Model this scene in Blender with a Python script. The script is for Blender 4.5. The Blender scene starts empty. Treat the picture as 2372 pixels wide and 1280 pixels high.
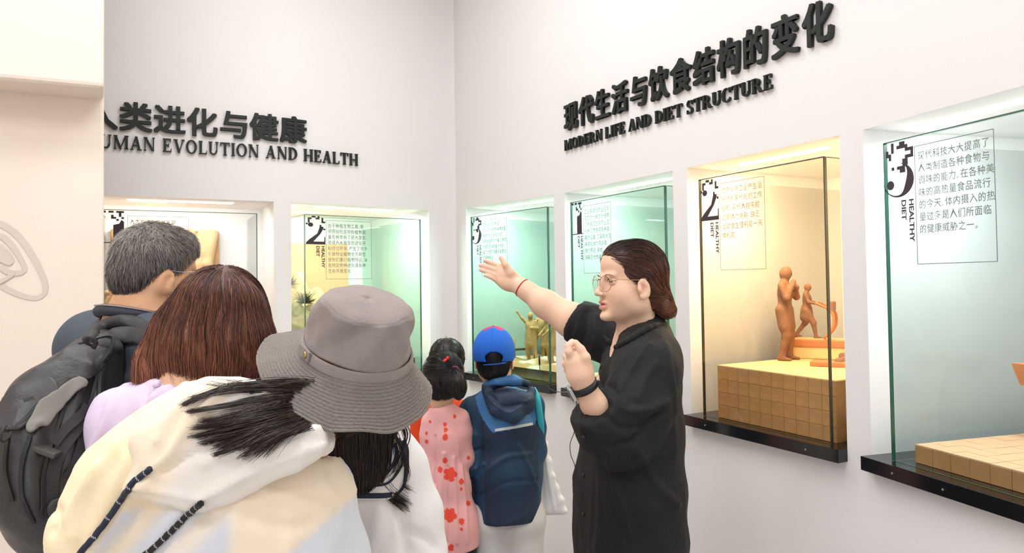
import bpy, bmesh, math, random
import numpy as np
from mathutils import Vector, Matrix, Euler
from mathutils.bvhtree import BVHTree
random.seed(7); rng = np.random.default_rng(7)
SC = bpy.context.scene; COL = SC.collection
R = math.radians
# ---------------------------------------------------------------- camera, world, exposure
F_PX, IW, IH = 1650.0, 2372.0, 1280.0
PITCH, ROLL, SHY = R(1.5), R(-0.8), -31.0
CAM = np.array([0.0, 0.0, 1.55])
cd = bpy.data.cameras.new('camera'); cam = bpy.data.objects.new('camera', cd); COL.objects.link(cam)
cd.sensor_fit = 'HORIZONTAL'; cd.sensor_width = 36.0; cd.lens = 36.0 * F_PX / IW
cd.shift_y = SHY / IW; cd.clip_start = 0.02
CM = Matrix.Rotation(R(90) + PITCH, 3, 'X') @ Matrix.Rotation(ROLL, 3, 'Z')
cam.matrix_world = Matrix.Translation(Vector(CAM)) @ CM.to_4x4()
SC.camera = cam
CMn = np.array(CM)
def ray(px, py):
    v = np.array([(px - IW / 2) / F_PX, -(py - IH / 2 - SHY) / F_PX, -1.0])
    d = CMn @ v
    return d / d[1]                       # scaled so that y advances by 1
def W(px, py, Y):                         # world point seen at that pixel, Y metres ahead
    return CAM + ray(px, py) * Y
def proj(p):
    v = CMn.T @ (np.asarray(p, float) - CAM)
    return (IW / 2 + F_PX * v[0] / -v[2], IH / 2 + SHY - F_PX * v[1] / -v[2])
wd = bpy.data.worlds.new('world'); SC.world = wd; wd.use_nodes = True
wd.node_tree.nodes['Background'].inputs[0].default_value = (1.0, 0.98, 0.96, 1)
wd.node_tree.nodes['Background'].inputs[1].default_value = 0.25
vs = SC.view_settings; vs.view_transform = 'Standard'; vs.look = 'None'; vs.gamma = 1.0; vs.use_curve_mapping = False
vs.exposure = 0.0
def area(name, loc, target, sx, sy, power, color=(1, 1, 1)):
    l = bpy.data.lights.new(name, 'AREA'); l.shape = 'RECTANGLE'; l.size = sx; l.size_y = sy
    l.energy = power; l.color = color
    o = bpy.data.objects.new(name, l); COL.objects.link(o); o.location = loc
    d = Vector(target) - Vector(loc); o.rotation_euler = d.to_track_quat('-Z', 'Y').to_euler()
    return o
CEIL = 3.75
ROOM_LAMPS = [(-1.3, 1.5), (-0.5, 2.7), (0.0, 1.1), (-1.6, -0.4), (0.0, -1.3), (-2.7, -0.7)]
for (x, y) in ROOM_LAMPS:
    area('ceiling_lamp', (x, y, CEIL - 0.065), (x, y, 0), 1.15, 0.30, 17.5, (0.97, 0.985, 1.0))
area('rear_fill', (-1.6, -2.9, 1.7), (-0.2, 3.0, 1.5), 3.4, 2.0, 28, (0.95, 0.975, 1.0))  # unseen broad fill behind the camera; the back wall has no window

# ---------------------------------------------------------------- helpers
def srgb(r, g, b):
    f = lambda c: (c / 255) / 12.92 if c / 255 <= 0.04045 else (((c / 255) + 0.055) / 1.055) ** 2.4
    return (f(r), f(g), f(b), 1.0)
def mat(name, col, rough=0.6, metal=0.0, spec=0.5, bump=0.0, bscale=200.0, var=0.0, vscale=8.0, attr=None,
        sheen=0.0, weave=0.0, wscale=900.0, sss=0.0, emit=None, estr=1.0, aniso=None, btype='noise'):
    m = bpy.data.materials.new(name); m.use_nodes = True
    nt = m.node_tree; N = nt.nodes; L = nt.links; b = N['Principled BSDF']
    b.inputs['Base Color'].default_value = col
    b.inputs['Roughness'].default_value = rough; b.inputs['Metallic'].default_value = metal
    b.inputs['Specular IOR Level'].default_value = spec
    if sheen: b.inputs['Sheen Weight'].default_value = sheen
    if sss:
        b.inputs['Subsurface Weight'].default_value = sss
        b.inputs['Subsurface Radius'].default_value = (0.012, 0.005, 0.003); b.inputs['Subsurface Scale'].default_value = 1.0
    if emit: b.inputs['Emission Color'].default_value = emit; b.inputs['Emission Strength'].default_value = estr
    src = None
    tc = N.new('ShaderNodeTexCoord')
    if attr:
        a = N.new('ShaderNodeAttribute'); a.attribute_name = attr; src = a.outputs['Color']
    if var:
        nz = N.new('ShaderNodeTexNoise'); nz.inputs['Scale'].default_value = vscale; nz.inputs['Detail'].default_value = 5
        L.new(tc.outputs['Object'], nz.inputs['Vector'])
        mr = N.new('ShaderNodeMapRange'); mr.inputs['From Min'].default_value = 0.3; mr.inputs['From Max'].default_value = 0.7
        mr.inputs['To Min'].default_value = 1 - var; mr.inputs['To Max'].default_value = 1 + var
        L.new(nz.outputs['Fac'], mr.inputs['Value'])
        mx = N.new('ShaderNodeMix'); mx.data_type = 'RGBA'; mx.blend_type = 'MULTIPLY'; mx.inputs[0].default_value = 1
        if src: L.new(src, mx.inputs[6])
        else: mx.inputs[6].default_value = col
        L.new(mr.outputs[0], mx.inputs[7]); src = mx.outputs[2]
    if src: L.new(src, b.inputs['Base Color'])
    last = None
    if bump:
        nz = N.new('ShaderNodeTexNoise'); nz.inputs['Scale'].default_value = bscale; nz.inputs['Detail'].default_value = 4
        L.new(tc.outputs['Object'], nz.inputs['Vector'])
        bp = N.new('ShaderNodeBump'); bp.inputs['Strength'].default_value = bump; bp.inputs['Distance'].default_value = 0.01
        L.new(nz.outputs['Fac'], bp.inputs['Height']); last = bp
    if weave:
        w1 = N.new('ShaderNodeTexWave'); w1.inputs['Scale'].default_value = wscale; w1.bands_direction = 'X'
        w2 = N.new('ShaderNodeTexWave'); w2.inputs['Scale'].default_value = wscale; w2.bands_direction = 'Z'
        L.new(tc.outputs['Object'], w1.inputs['Vector']); L.new(tc.outputs['Object'], w2.inputs['Vector'])
        ad = N.new('ShaderNodeMath'); ad.operation = 'ADD'; L.new(w1.outputs['Fac'], ad.inputs[0]); L.new(w2.outputs['Fac'], ad.inputs[1])
        bp = N.new('ShaderNodeBump'); bp.inputs['Strength'].default_value = weave; bp.inputs['Distance'].default_value = 0.002
        L.new(ad.outputs[0], bp.inputs['Height'])
        if last: L.new(last.outputs[0], bp.inputs['Normal'])
        last = bp
    if last: L.new(last.outputs[0], b.inputs['Normal'])
    return m
def tag(o, label=None, cat=None, group=None, kind=None):
    if label: o['label'] = label
    if cat: o['category'] = cat
    if group: o['group'] = group
    if kind: o['kind'] = kind
    return o
def mobj(name, V, Fc, m, parent=None, smooth=False, cols=None, mats=None, fmat=None):
    me = bpy.data.meshes.new(name)
    V = np.asarray(V, dtype=np.float32)
    if isinstance(Fc, np.ndarray):
        n, k = Fc.shape
        me.vertices.add(len(V)); me.vertices.foreach_set('co', V.ravel())
        me.loops.add(n * k); me.loops.foreach_set('vertex_index', Fc.astype(np.int32).ravel())
        me.polygons.add(n); me.polygons.foreach_set('loop_start', (np.arange(n) * k).astype(np.int32))
        me.polygons.foreach_set('loop_total', np.full(n, k, dtype=np.int32))
        me.update(calc_edges=True)
    else:
        me.from_pydata([tuple(map(float, v)) for v in V], [], Fc); me.update()
    for mm in (mats or [m]): me.materials.append(mm)
    if fmat is not None: me.polygons.foreach_set('material_index', np.asarray(fmat, dtype=np.int32))
    me.polygons.foreach_set('use_smooth', np.full(len(me.polygons), bool(smooth)))
    if cols is not None:
        a = me.color_attributes.new('Col', 'FLOAT_COLOR', 'POINT')
        c = np.ones((len(V), 4), dtype=np.float32); c[:, :3] = np.asarray(cols)[:, :3]
        a.data.foreach_set('color', c.ravel())
    o = bpy.data.objects.new(name, me); COL.objects.link(o)
    if parent is not None: o.parent = parent; o.matrix_parent_inverse = parent.matrix_world.inverted()
    return o
def empty(name, loc=(0, 0, 0), label=None, cat=None, group=None):
    o = bpy.data.objects.new(name, None); COL.objects.link(o); o.location = loc; o.empty_display_size = 0.05
    o.matrix_world = Matrix.Translation(Vector(loc))
    return tag(o, label, cat, group)
class MB:                                   # collects simple shapes into one mesh
    def __init__(s): s.V = []; s.F = []; s.M = []; s.n = 0
    def add(s, V, Fc, mi=0):
        V = [tuple(map(float, v)) for v in V]
        s.F += [tuple(i + s.n for i in f) for f in Fc]; s.M += [mi] * len(Fc); s.V += V; s.n += len(V); return s
    def box(s, c, half, ax=None, mi=0, bev=0.0):
        ax = np.eye(3) if ax is None else np.asarray(ax, float)
        c = np.asarray(c, float)
        if bev <= 0:
            V = [c + ax[0] * half[0] * i + ax[1] * half[1] * j + ax[2] * half[2] * k for i in (-1, 1) for j in (-1, 1) for k in (-1, 1)]
            return s.add(V, [(0, 1, 3, 2), (4, 6, 7, 5), (0, 4, 5, 1), (2, 3, 7, 6), (0, 2, 6, 4), (1, 5, 7, 3)], mi)
        bm = bmesh.new(); bmesh.ops.create_cube(bm, size=2)
        for v in bm.verts: v.co = Vector((v.co.x * half[0], v.co.y * half[1], v.co.z * half[2]))
        bmesh.ops.bevel(bm, geom=bm.edges[:], offset=bev, segments=2, profile=0.7, affect='EDGES')
        bm.verts.ensure_lookup_table()
        V = [c + ax[0] * v.co.x + ax[1] * v.co.y + ax[2] * v.co.z for v in bm.verts]
        Fc = [tuple(v.index for v in f.verts) for f in bm.faces]; bm.free()
        return s.add(V, Fc, mi)
    def prism(s, poly, o, u, v, w, d0, d1, mi=0):      # polygon (u,v) extruded along w between d0 and d1
        o, u, v, w = (np.asarray(q, float) for q in (o, u, v, w)); n = len(poly)
        V = [o + u * a + v * b + w * d0 for a, b in poly] + [o + u * a + v * b + w * d1 for a, b in poly]
        Fc = [tuple(range(n))[::-1], tuple(range(n, 2 * n))] + [(i, (i + 1) % n, n + (i + 1) % n, n + i) for i in range(n)]
        return s.add(V, Fc, mi)
    def tube(s, pts, r, n=8, mi=0, caps=True, flat=1.0, up=None):
        V, Fc = tube_vf(pts, r, n, caps, flat, up); return s.add(V, Fc, mi)
    def lathe(s, prof, o, ax=None, n=24, mi=0):
        ax = np.eye(3) if ax is None else np.asarray(ax, float); o = np.asarray(o, float); V = []; Fc = []
        for (rr, z) in prof:
            for k in range(n):
                a = 2 * math.pi * k / n
                V.append(o + ax[0] * rr * math.cos(a) + ax[1] * rr * math.sin(a) + ax[2] * z)
        for i in range(len(prof) - 1):
            for k in range(n): Fc.append((i * n + k, i * n + (k + 1) % n, (i + 1) * n + (k + 1) % n, (i + 1) * n + k))
        Fc.append(tuple(range(n))[::-1]); Fc.append(tuple(range((len(prof) - 1) * n, len(prof) * n)))
        return s.add(V, Fc, mi)
    def build(s, name, m, parent=None, smooth=False):
        mats = m if isinstance(m, (list, tuple)) else [m]
        return mobj(name, s.V, s.F, None, parent, smooth, mats=mats, fmat=s.M)
def tube_vf(pts, r, n=8, caps=True, flat=1.0, up=None):
    P = np.asarray(pts, float); m = len(P); r = np.broadcast_to(np.asarray(r, float), (m,))
    T = np.gradient(P, axis=0); T /= np.linalg.norm(T, axis=1)[:, None] + 1e-12
    ref = np.array(up if up is not None else ([0, 0, 1.0] if abs(T[0][2]) < 0.9 else [1.0, 0, 0]), float)
    V = []
    for i in range(m):
        u = np.cross(T[i], ref)
        u /= np.linalg.norm(u) + 1e-12
        v = np.cross(u, T[i])
        if up is None: ref = v
        for k in range(n):
            a = 2 * math.pi * k / n
            V.append(P[i] + r[i] * (u * math.cos(a) + v * math.sin(a) * flat))
    Fc = []
    for i in range(m - 1):
        for k in range(n): Fc.append((i * n + k, i * n + (k + 1) % n, (i + 1) * n + (k + 1) % n, (i + 1) * n + k))
    if caps: Fc.append(tuple(range(n))[::-1]); Fc.append(tuple(range((m - 1) * n, m * n)))
    return V, Fc
def spline(pts, n):                          # Catmull-Rom through the points
    P = np.asarray(pts, float); m = len(P)
    Q = np.vstack([2 * P[0] - P[1], P, 2 * P[-1] - P[-2]])
    out = []
    for t in np.linspace(0, m - 1, n):
        i = min(int(t), m - 2); f = t - i; a, b, c, d = Q[i], Q[i + 1], Q[i + 2], Q[i + 3]
        out.append(0.5 * (2 * b + (c - a) * f + (2 * a - 5 * b + 4 * c - d) * f * f + (3 * b - a - 3 * c + d) * f ** 3))
    return np.array(out)
# ---- text: glyph outlines of Blender's own font, as meshes in the (u, v) plane
def glyph(ch, size=1.0, offset=0.0, depth=0.0, res=3, font=None):
    c = bpy.data.curves.new('g', 'FONT'); c.body = ch; c.size = size; c.offset = offset; c.extrude = depth; c.resolution_u = res
    c.align_x = 'LEFT'
    o = bpy.data.objects.new('g', c); COL.objects.link(o)
    dg = bpy.context.evaluated_depsgraph_get(); ev = o.evaluated_get(dg); me = ev.to_mesh()
    V = np.array([v.co[:] for v in me.vertices]) if len(me.vertices) else np.zeros((0, 3))
    Fc = [tuple(p.vertices) for p in me.polygons]
    ev.to_mesh_clear(); bpy.data.objects.remove(o); bpy.data.curves.remove(c)
    return V, Fc

# ---------------------------------------------------------------- signed distance modelling (for bodies, cloth, hair)
def _rot(R3, P): return P @ R3
class Field:
    def __init__(s): s.P = []
    def _add(s, f, lo, hi, k, op):
        s.P.append((f, np.asarray(lo, float), np.asarray(hi, float), k, op)); return s
    def cap(s, a, b, ra, rb=None, k=0.02, op='u', sc=None, ax=None):
        # tapered capsule; sc=(sx,sy,sz) stretches its section along the axes ax (rows)
        a = np.asarray(a, float); b = np.asarray(b, float); rb = ra if rb is None else rb
        if sc is None:
            ab = b - a; L = ab @ ab + 1e-12
            def f(P):
                t = np.clip(((P - a) @ ab) / L, 0, 1)
                return np.linalg.norm(P - a - t[..., None] * ab, axis=-1) - (ra + (rb - ra) * t)
            rm = max(ra, rb)
        else:
            A = np.eye(3) if ax is None else np.asarray(ax, float)
            S = np.asarray(sc, float); mn = S.min()
            a2 = (A @ a) / S; b2 = (A @ b) / S; ab = b2 - a2; L = ab @ ab + 1e-12
            def f(P):
                Q = (P @ A.T) / S
                t = np.clip(((Q - a2) @ ab) / L, 0, 1)
                return (np.linalg.norm(Q - a2 - t[..., None] * ab, axis=-1) - (ra + (rb - ra) * t)) * mn
            rm = max(ra, rb) * S.max()
        return s._add(f, np.minimum(a, b) - rm, np.maximum(a, b) + rm, k, op)
    def chain(s, pts, rs, k=0.02, op='u', sc=None, ax=None):
        for i in range(len(pts) - 1): s.cap(pts[i], pts[i + 1], rs[i], rs[i + 1], k, op, sc, ax)
        return s
    def ell(s, c, r, ax=None, k=0.02, op='u'):
        c = np.asarray(c, float); r = np.asarray(r, float); A = np.eye(3) if ax is None else np.asarray(ax, float)
        def f(P):
            Q = (P - c) @ A.T
            k0 = np.linalg.norm(Q / r, axis=-1); k1 = np.linalg.norm(Q / (r * r), axis=-1) + 1e-9
            return k0 * (k0 - 1) / k1
        e = np.abs(A.T * r).sum(axis=1) if True else r
        return s._add(f, c - e, c + e, k, op)
    def box(s, c, h, ax=None, r=0.01, k=0.01, op='u'):
        c = np.asarray(c, float); h = np.asarray(h, float) - r; A = np.eye(3) if ax is None else np.asarray(ax, float)
        def f(P):
            q = np.abs((P - c) @ A.T) - h
            return np.linalg.norm(np.maximum(q, 0), axis=-1) + np.minimum(q.max(axis=-1), 0) - r
        e = np.abs(A.T * (h + r)).sum(axis=1)
        return s._add(f, c - e, c + e, k, op)
    def torus(s, c, Rr, r, ax, k=0.01, op='u', sc=(1, 1)):      # ax rows: u, v, normal
        c = np.asarray(c, float); A = np.asarray(ax, float)
        def f(P):
            Q = (P - c) @ A.T; x = Q[..., 0] / sc[0]; y = Q[..., 1] / sc[1]
            return np.sqrt((np.sqrt(x * x + y * y) - Rr) ** 2 + Q[..., 2] ** 2) - r
        e = (Rr * max(sc) + r) * np.ones(3)
        return s._add(f, c - e, c + e, k, op)
    def half(s, c, n, k=0.004, lo=None, hi=None):               # cut away the side the normal points to
        c = np.asarray(c, float); n = np.asarray(n, float) / np.linalg.norm(n)
        f = lambda P: -((P - c) @ n)
        return s._add(f, lo if lo is not None else [-99] * 3, hi if hi is not None else [99] * 3, k, 's')
    def fn(s, f, lo, hi, k=0.01, op='u'): return s._add(f, lo, hi, k, op)
    def sub(s, other, k=0.005):
        def f(P): return other(P)
        return s._add(f, [-99] * 3, [99] * 3, k, 's')
    @staticmethod
    def comb(D, d, k, op):
        if op == 'u':
            h = np.maximum(k - np.abs(D - d), 0) / k if k > 0 else 0
            return np.minimum(D, d) - h * h * k * 0.25
        if op == 's': d = -d
        h = np.maximum(k - np.abs(D - d), 0) / k if k > 0 else 0
        return np.maximum(D, d) + h * h * k * 0.25
    def __call__(s, P):
        P = np.asarray(P, float); D = np.full(P.shape[:-1], 9.0)
        for f, lo, hi, k, op in s.P: D = s.comb(D, f(P), k, op)
        return D
    def grad(s, P, e=0.0015):
        G = np.stack([s(P + np.eye(3)[i] * e) - s(P - np.eye(3)[i] * e) for i in range(3)], -1)
        return G / (np.linalg.norm(G, axis=-1, keepdims=True) + 1e-9)
    def bounds(s):
        L = np.array([p[1] for p in s.P if p[4] == 'u']); H = np.array([p[2] for p in s.P if p[4] == 'u'])
        return L.min(0), H.max(0)
    def grid(s, axes):
        xs, ys, zs = axes; D = np.full((len(xs), len(ys), len(zs)), 9.0, dtype=np.float32)
        for f, lo, hi, k, op in s.P:
            m = 0.035 + k
            sl = []
            for A, l, h in zip(axes, lo - m, hi + m):
                i0 = np.searchsorted(A, l); i1 = np.searchsorted(A, h); sl.append(slice(max(i0 - 1, 0), min(i1 + 1, len(A))))
            if any(q.stop <= q.start for q in sl): continue
            G = np.stack(np.meshgrid(xs[sl[0]], ys[sl[1]], zs[sl[2]], indexing='ij'), -1)
            D[tuple(sl)] = s.comb(D[tuple(sl)], f(G), k, op)
        return D
    def mesh(s, h=0.008, fine=(), lo=None, hi=None):
        l, u = s.bounds(); l = l - 0.02; u = u + 0.02
        if lo is not None: l = np.maximum(l, lo)
        if hi is not None: u = np.minimum(u, hi)
        axes = []
        for a in range(3):
            x = l[a]; A = [x]
            while x < u[a]:
                st = h
                for (fl, fh, fs) in fine:
                    if fl[a] - h <= x <= fh[a]: st = min(st, fs)
                x += st; A.append(x)
            axes.append(np.array(A))
        return surface_nets(s.grid(axes), axes)
def surface_nets(D, axes):
    S = D < 0
    nx, ny, nz = D.shape
    cnt = np.zeros((nx - 1, ny - 1, nz - 1), np.int8)
    for i in (0, 1):
        for j in (0, 1):
            for k in (0, 1): cnt += S[i:nx - 1 + i, j:ny - 1 + j, k:nz - 1 + k]
    act = np.argwhere((cnt > 0) & (cnt < 8))
    idx = np.full(cnt.shape, -1, np.int32); idx[tuple(act.T)] = np.arange(len(act))
    X = [np.asarray(a, float) for a in axes]
    acc = np.zeros((len(act), 3)); w = np.zeros(len(act))
    corners = [(i, j, k) for i in (0, 1) for j in (0, 1) for k in (0, 1)]
    dv = {c: D[act[:, 0] + c[0], act[:, 1] + c[1], act[:, 2] + c[2]].astype(float) for c in corners}
    pv = {c: np.stack([X[a][act[:, a] + c[a]] for a in range(3)], -1) for c in corners}
    for c in corners:
        for a in range(3):
            if c[a] == 0:
                e = list(c); e[a] = 1; e = tuple(e)
                m = (dv[c] < 0) != (dv[e] < 0)
                t = np.where(m, dv[c] / (dv[c] - dv[e] + 1e-12), 0)
                p = pv[c] + (pv[e] - pv[c]) * t[:, None]
                acc[m] += p[m]; w[m] += 1
    V = acc / np.maximum(w, 1)[:, None]
    Q = []
    for a in range(3):
        s0 = [slice(1, -1)] * 3; s1 = [slice(1, -1)] * 3; s0[a] = slice(0, -1); s1[a] = slice(1, None)
        A, B = S[tuple(s0)], S[tuple(s1)]
        for inv in (False, True):
            m = (A & ~B) if not inv else (~A & B)
            c = np.argwhere(m); off = np.ones(3, int); off[a] = 0; c = c + off
            b, g = (a + 1) % 3, (a + 2) % 3
            def cell(db, dg):
                q = c.copy(); q[:, b] -= db; q[:, g] -= dg; return idx[q[:, 0], q[:, 1], q[:, 2]]
            q = np.stack([cell(1, 1), cell(0, 1), cell(0, 0), cell(1, 0)], -1)
            Q.append(q if not inv else q[:, ::-1])
    return V, np.concatenate(Q)
def frame(fwd, up=(0, 0, 1)):               # rows: right, forward, up
    f = np.asarray(fwd, float); f = f / np.linalg.norm(f); r = np.cross(f, up); r /= np.linalg.norm(r); u = np.cross(r, f)
    return np.array([r, f, u])
def relax(V, Q, it=2, lam=0.5):
    V = V.copy(); n = len(V)
    E = np.concatenate([Q[:, [0, 1]], Q[:, [1, 2]], Q[:, [2, 3]], Q[:, [3, 0]]]); E = np.concatenate([E, E[:, ::-1]])
    cnt = np.bincount(E[:, 0], minlength=n)[:, None] + 1e-9
    for _ in range(it):
        A = np.stack([np.bincount(E[:, 0], weights=V[E[:, 1], a], minlength=n) for a in range(3)], -1) / cnt
        V += (A - V) * lam
    return V
def vnormals(V, Q):
    a, b, c, d = (V[Q[:, i]] for i in range(4)); n = np.cross(c - a, d - b); N = np.zeros_like(V)
    for k in range(4):
        for i in range(3): N[:, i] += np.bincount(Q[:, k], weights=n[:, i], minlength=len(V))
    return N / (np.linalg.norm(N, axis=1, keepdims=True) + 1e-12)
class Surf:                                 # a finished surface: fast ray hits, distances and normals
    def __init__(s, V, Q):
        s.V, s.Q = V, Q; s.N = vnormals(V, Q); s._b = None; s.P = []
    @property
    def bvh(s):
        if s._b is None: s._b = BVHTree.FromPolygons(s.V.tolist(), s.Q.tolist())
        return s._b
    def near(s, P):
        P = np.asarray(P, float); sh = P.shape[:-1]; F2 = P.reshape(-1, 3); D = np.empty(len(F2)); N = np.empty((len(F2), 3))
        for i, p in enumerate(F2):
            co, no, ix, d = s.bvh.find_nearest(Vector(p)); D[i] = d if (Vector(p) - co).dot(no) >= 0 else -d; N[i] = no
        return D.reshape(sh), N.reshape(P.shape)
    def __call__(s, P): return s.near(P)[0]
    def grad(s, P, e=0): return s.near(P)[1]
    @staticmethod
    def join(*ss):
        o = 0; V = []; Q = []
        for t in ss:
            t = t.surf if isinstance(t, Field) else t; V.append(t.V); Q.append(t.Q + o); o += len(t.V)
        return Surf(np.vstack(V), np.vstack(Q))
def wrinkle(P, freq, seed=0, warp=0.6, aniso=(1, 1, 1)):
    r = np.random.default_rng(seed); Q = P * np.asarray(aniso) * freq; out = np.zeros(len(P))
    W1 = np.zeros_like(Q)
    for i in range(3):
        d = r.normal(size=3); d /= np.linalg.norm(d); e = r.normal(size=3)
        W1 += np.sin(Q @ d * 0.7 + r.uniform(0, 6.28))[:, None] * e * warp
    for i in range(4):
        d = r.normal(size=3); d /= np.linalg.norm(d); out += np.sin((Q + W1) @ d * (1 + 0.35 * i) + r.uniform(0, 6.28)) / (1 + 0.3 * i)
    return out / 2.2
def crease(x): return 1 - 2 * np.abs(x) ** 0.7       # sharp ridges
def sdf_obj(name, fld, m, parent=None, h=0.008, fine=(), disp=None, color=None, it=1, lo=None, hi=None, fmat=None, mats=None):
    V, Q = fld.mesh(h, fine, lo, hi)
    if it: V = relax(V, Q, it)
    if disp is not None: V = V + vnormals(V, Q) * disp(V)[:, None]
    fld.surf = Surf(V, Q)
    cols = color(V) if color is not None else None
    fm = fmat(V[Q].mean(1)) if fmat is not None else None
    return mobj(name, V, Q, m, parent, True, cols, mats=mats, fmat=fm)
# ---- hair: strands traced along a field's surface
def strands(fld, roots, direction, length, steps=14, lift=0.001, r=0.0006, jitter=0.15, droop=0.0, seed=1, taper=0.25, clump=0.0):
    g = np.random.default_rng(seed); P = np.array(roots, float); n = len(P)
    L = np.broadcast_to(np.asarray(length, float), (n,)) * g.uniform(0.75, 1.1, n)
    jit = g.normal(size=(n, 3)) * jitter; lf = lift * g.uniform(0.2, 1.6, n)
    path = [P.copy()]
    for i in range(steps):
        nrm = fld.grad(P); d = direction(P) + jit
        d = d - nrm * (d * nrm).sum(1)[:, None]; d /= np.linalg.norm(d, axis=1)[:, None] + 1e-9
        P = P + d * (L / steps)[:, None]
        for _ in range(2):
            dd = fld(P) - lf * (1 + i * 0.1); P = P - fld.grad(P) * dd[:, None]
        path.append(P.copy())
        jit = jit * 0.9 + g.normal(size=(n, 3)) * jitter * 0.25
    return np.stack(path, 1)
def strand_mesh(paths, r, taper=0.2, n=3):
    m, k, _ = paths.shape
    T = np.gradient(paths, axis=1); T /= np.linalg.norm(T, axis=2, keepdims=True) + 1e-9
    ref = np.array([0.31, 0.5, 0.8]); u = np.cross(T, ref); u /= np.linalg.norm(u, axis=2, keepdims=True) + 1e-9
    v = np.cross(T, u)
    t = np.linspace(0, 1, k); rr = r * (1 - (1 - taper) * t ** 1.5)
    r2 = rr[None, :, None] if np.ndim(r) == 0 else rr
    V = np.stack([paths + r2 * (u * math.cos(2 * math.pi * q / n) + v * math.sin(2 * math.pi * q / n)) for q in range(n)], 2)
    base = (np.arange(m)[:, None] * k + np.arange(k - 1)[None, :]) * n
    Fs = []
    for q in range(n):
        a = base + q; b = base + (q + 1) % n
        Fs.append(np.stack([a, b, b + n, a + n], -1).reshape(-1, 4))
    return V.reshape(-1, 3), np.concatenate(Fs)
# ---------------------------------------------------------------- materials of the setting
M = {}
M['wall'] = mat('white_wall', srgb(232, 228, 227), 0.85, bump=0.05, bscale=60, spec=0.2)
M['niche'] = mat('white_niche_paint', srgb(238, 238, 238), 0.8, spec=0.2)
M['cream'] = mat('cream_wall', srgb(240, 225, 212), 0.85, bump=0.05, bscale=60, spec=0.2)
M['ceiling'] = mat('ceiling_paint', srgb(235, 233, 230), 0.9)
M['floor'] = mat('grey_floor', srgb(196, 192, 190), 0.35, var=0.04, vscale=2)
M['black_gloss'] = mat('black_gloss', srgb(22, 22, 25), 0.12)
M['letter'] = mat('letter_dark_green_grey', srgb(34, 39, 37), 0.5, spec=.3)
M['print'] = mat('print_dark_plum', srgb(58, 46, 56), 0.7)
M['caption'] = mat('print_grey', srgb(120, 130, 126), 0.8)
M['caption_red'] = mat('print_warm', srgb(196, 150, 118), 0.8)
M['steel'] = mat('steel', srgb(200, 200, 200), 0.25, metal=1)
M['lamp'] = mat('lamp_diffuser', srgb(255, 255, 255), 0.5, emit=(1, 0.98, 0.96, 1), estr=5.0)
M['mural'] = mat('mural_paint', srgb(216, 202, 190), 0.9)
M['mural2'] = mat('mural_blush_paint', srgb(243, 213, 192), 0.9)
M['pixelwhite'] = mat('print_white', srgb(235, 235, 235), 0.8)
def glass_mat(name, tint, refl=1.0):
    m = bpy.data.materials.new(name); m.use_nodes = True; nt = m.node_tree; N = nt.nodes; L = nt.links
    N.remove(N['Principled BSDF']); out = N['Material Output']
    t = N.new('ShaderNodeBsdfTransparent'); t.inputs[0].default_value = tuple(math.sqrt(c) for c in tint) + (1,)
    g = N.new('ShaderNodeBsdfGlossy'); g.inputs['Roughness'].default_value = 0.015
    fr = N.new('ShaderNodeFresnel'); fr.inputs['IOR'].default_value = 1.5
    geo = N.new('ShaderNodeNewGeometry'); sb = N.new('ShaderNodeMath'); sb.operation = 'SUBTRACT'; sb.inputs[0].default_value = 1
    L.new(geo.outputs['Backfacing'], sb.inputs[1])
    mu = N.new('ShaderNodeMath'); mu.operation = 'MULTIPLY'; L.new(fr.outputs[0], mu.inputs[0]); L.new(sb.outputs[0], mu.inputs[1])
    mx = N.new('ShaderNodeMixShader'); L.new(mu.outputs[0], mx.inputs[0]); L.new(t.outputs[0], mx.inputs[1]); L.new(g.outputs[0], mx.inputs[2])
    L.new(mx.outputs[0], out.inputs['Surface']); return m
# ---------------------------------------------------------------- the curved display wall
ZS, ZT = 1.02, 1.994                                   # top of the black ledges, top of the openings
NICHES = [  # key, left corner, right corner (plan), glass gaps (left, right), top gap, glass tint, light colour, power
    ('L1', (-2.05, 3.385), (-1.262, 3.775), (0.075, 0.085), 0.068, (0.93, 0.96, 0.955), (1, 1, 1), 2.9, 0.46),
    ('L2', (-1.185, 3.822), (-0.50, 4.325), (0.075, 0.062), 0.062, (0.71, 0.92, 0.81), (1, 1, 1), 9.5, 0.82),
    ('R0', (-0.272, 4.262), (0.219, 3.650), (0.052, 0.050), 0.058, (0.69, 0.92, 0.81), (1, 1, 1), 9.5, 0.82),
    ('R1', (0.270, 3.590), (0.662, 2.900), (0.055, 0.050), 0.055, (0.70, 0.91, 0.80), (1, 1, 1), 9.0, 0.82),
    ('R2', (0.703, 2.835), (1.031, 2.222), (0.070, 0.057), 0.058, (0.97, 0.95, 0.90), (1.0, 0.77, 0.46), 10.8, 0.82),
    ('R3', (1.066, 2.142), (1.266, 1.466), (0.080, 0.060), 0.058, (0.87, 0.95, 0.93), (1, 1, 1), 7.8, 0.82)]
POLY_L = [(-3.3, 2.95)] + [q for n in NICHES[:2] for q in (n[1], n[2])] + [(-0.40, 4.418), (-0.345, 4.435)]
POLY_R = [(-0.345, 4.435), (-0.315, 4.375)] + [q for n in NICHES[2:] for q in (n[1], n[2])] + [(1.30, 1.30), (1.34, 0.6), (1.30, -0.2), (1.15, -1.0), (0.8, -2.0), (0.3, -2.9)]
def seg(a, b):
    a = np.array([a[0], a[1], 0.0]); b = np.array([b[0], b[1], 0.0]); L = np.linalg.norm(b - a); t = (b - a) / L
    n = np.array([t[1], -t[0], 0.0])                   # towards the room
    return a, t, n, L
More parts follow.
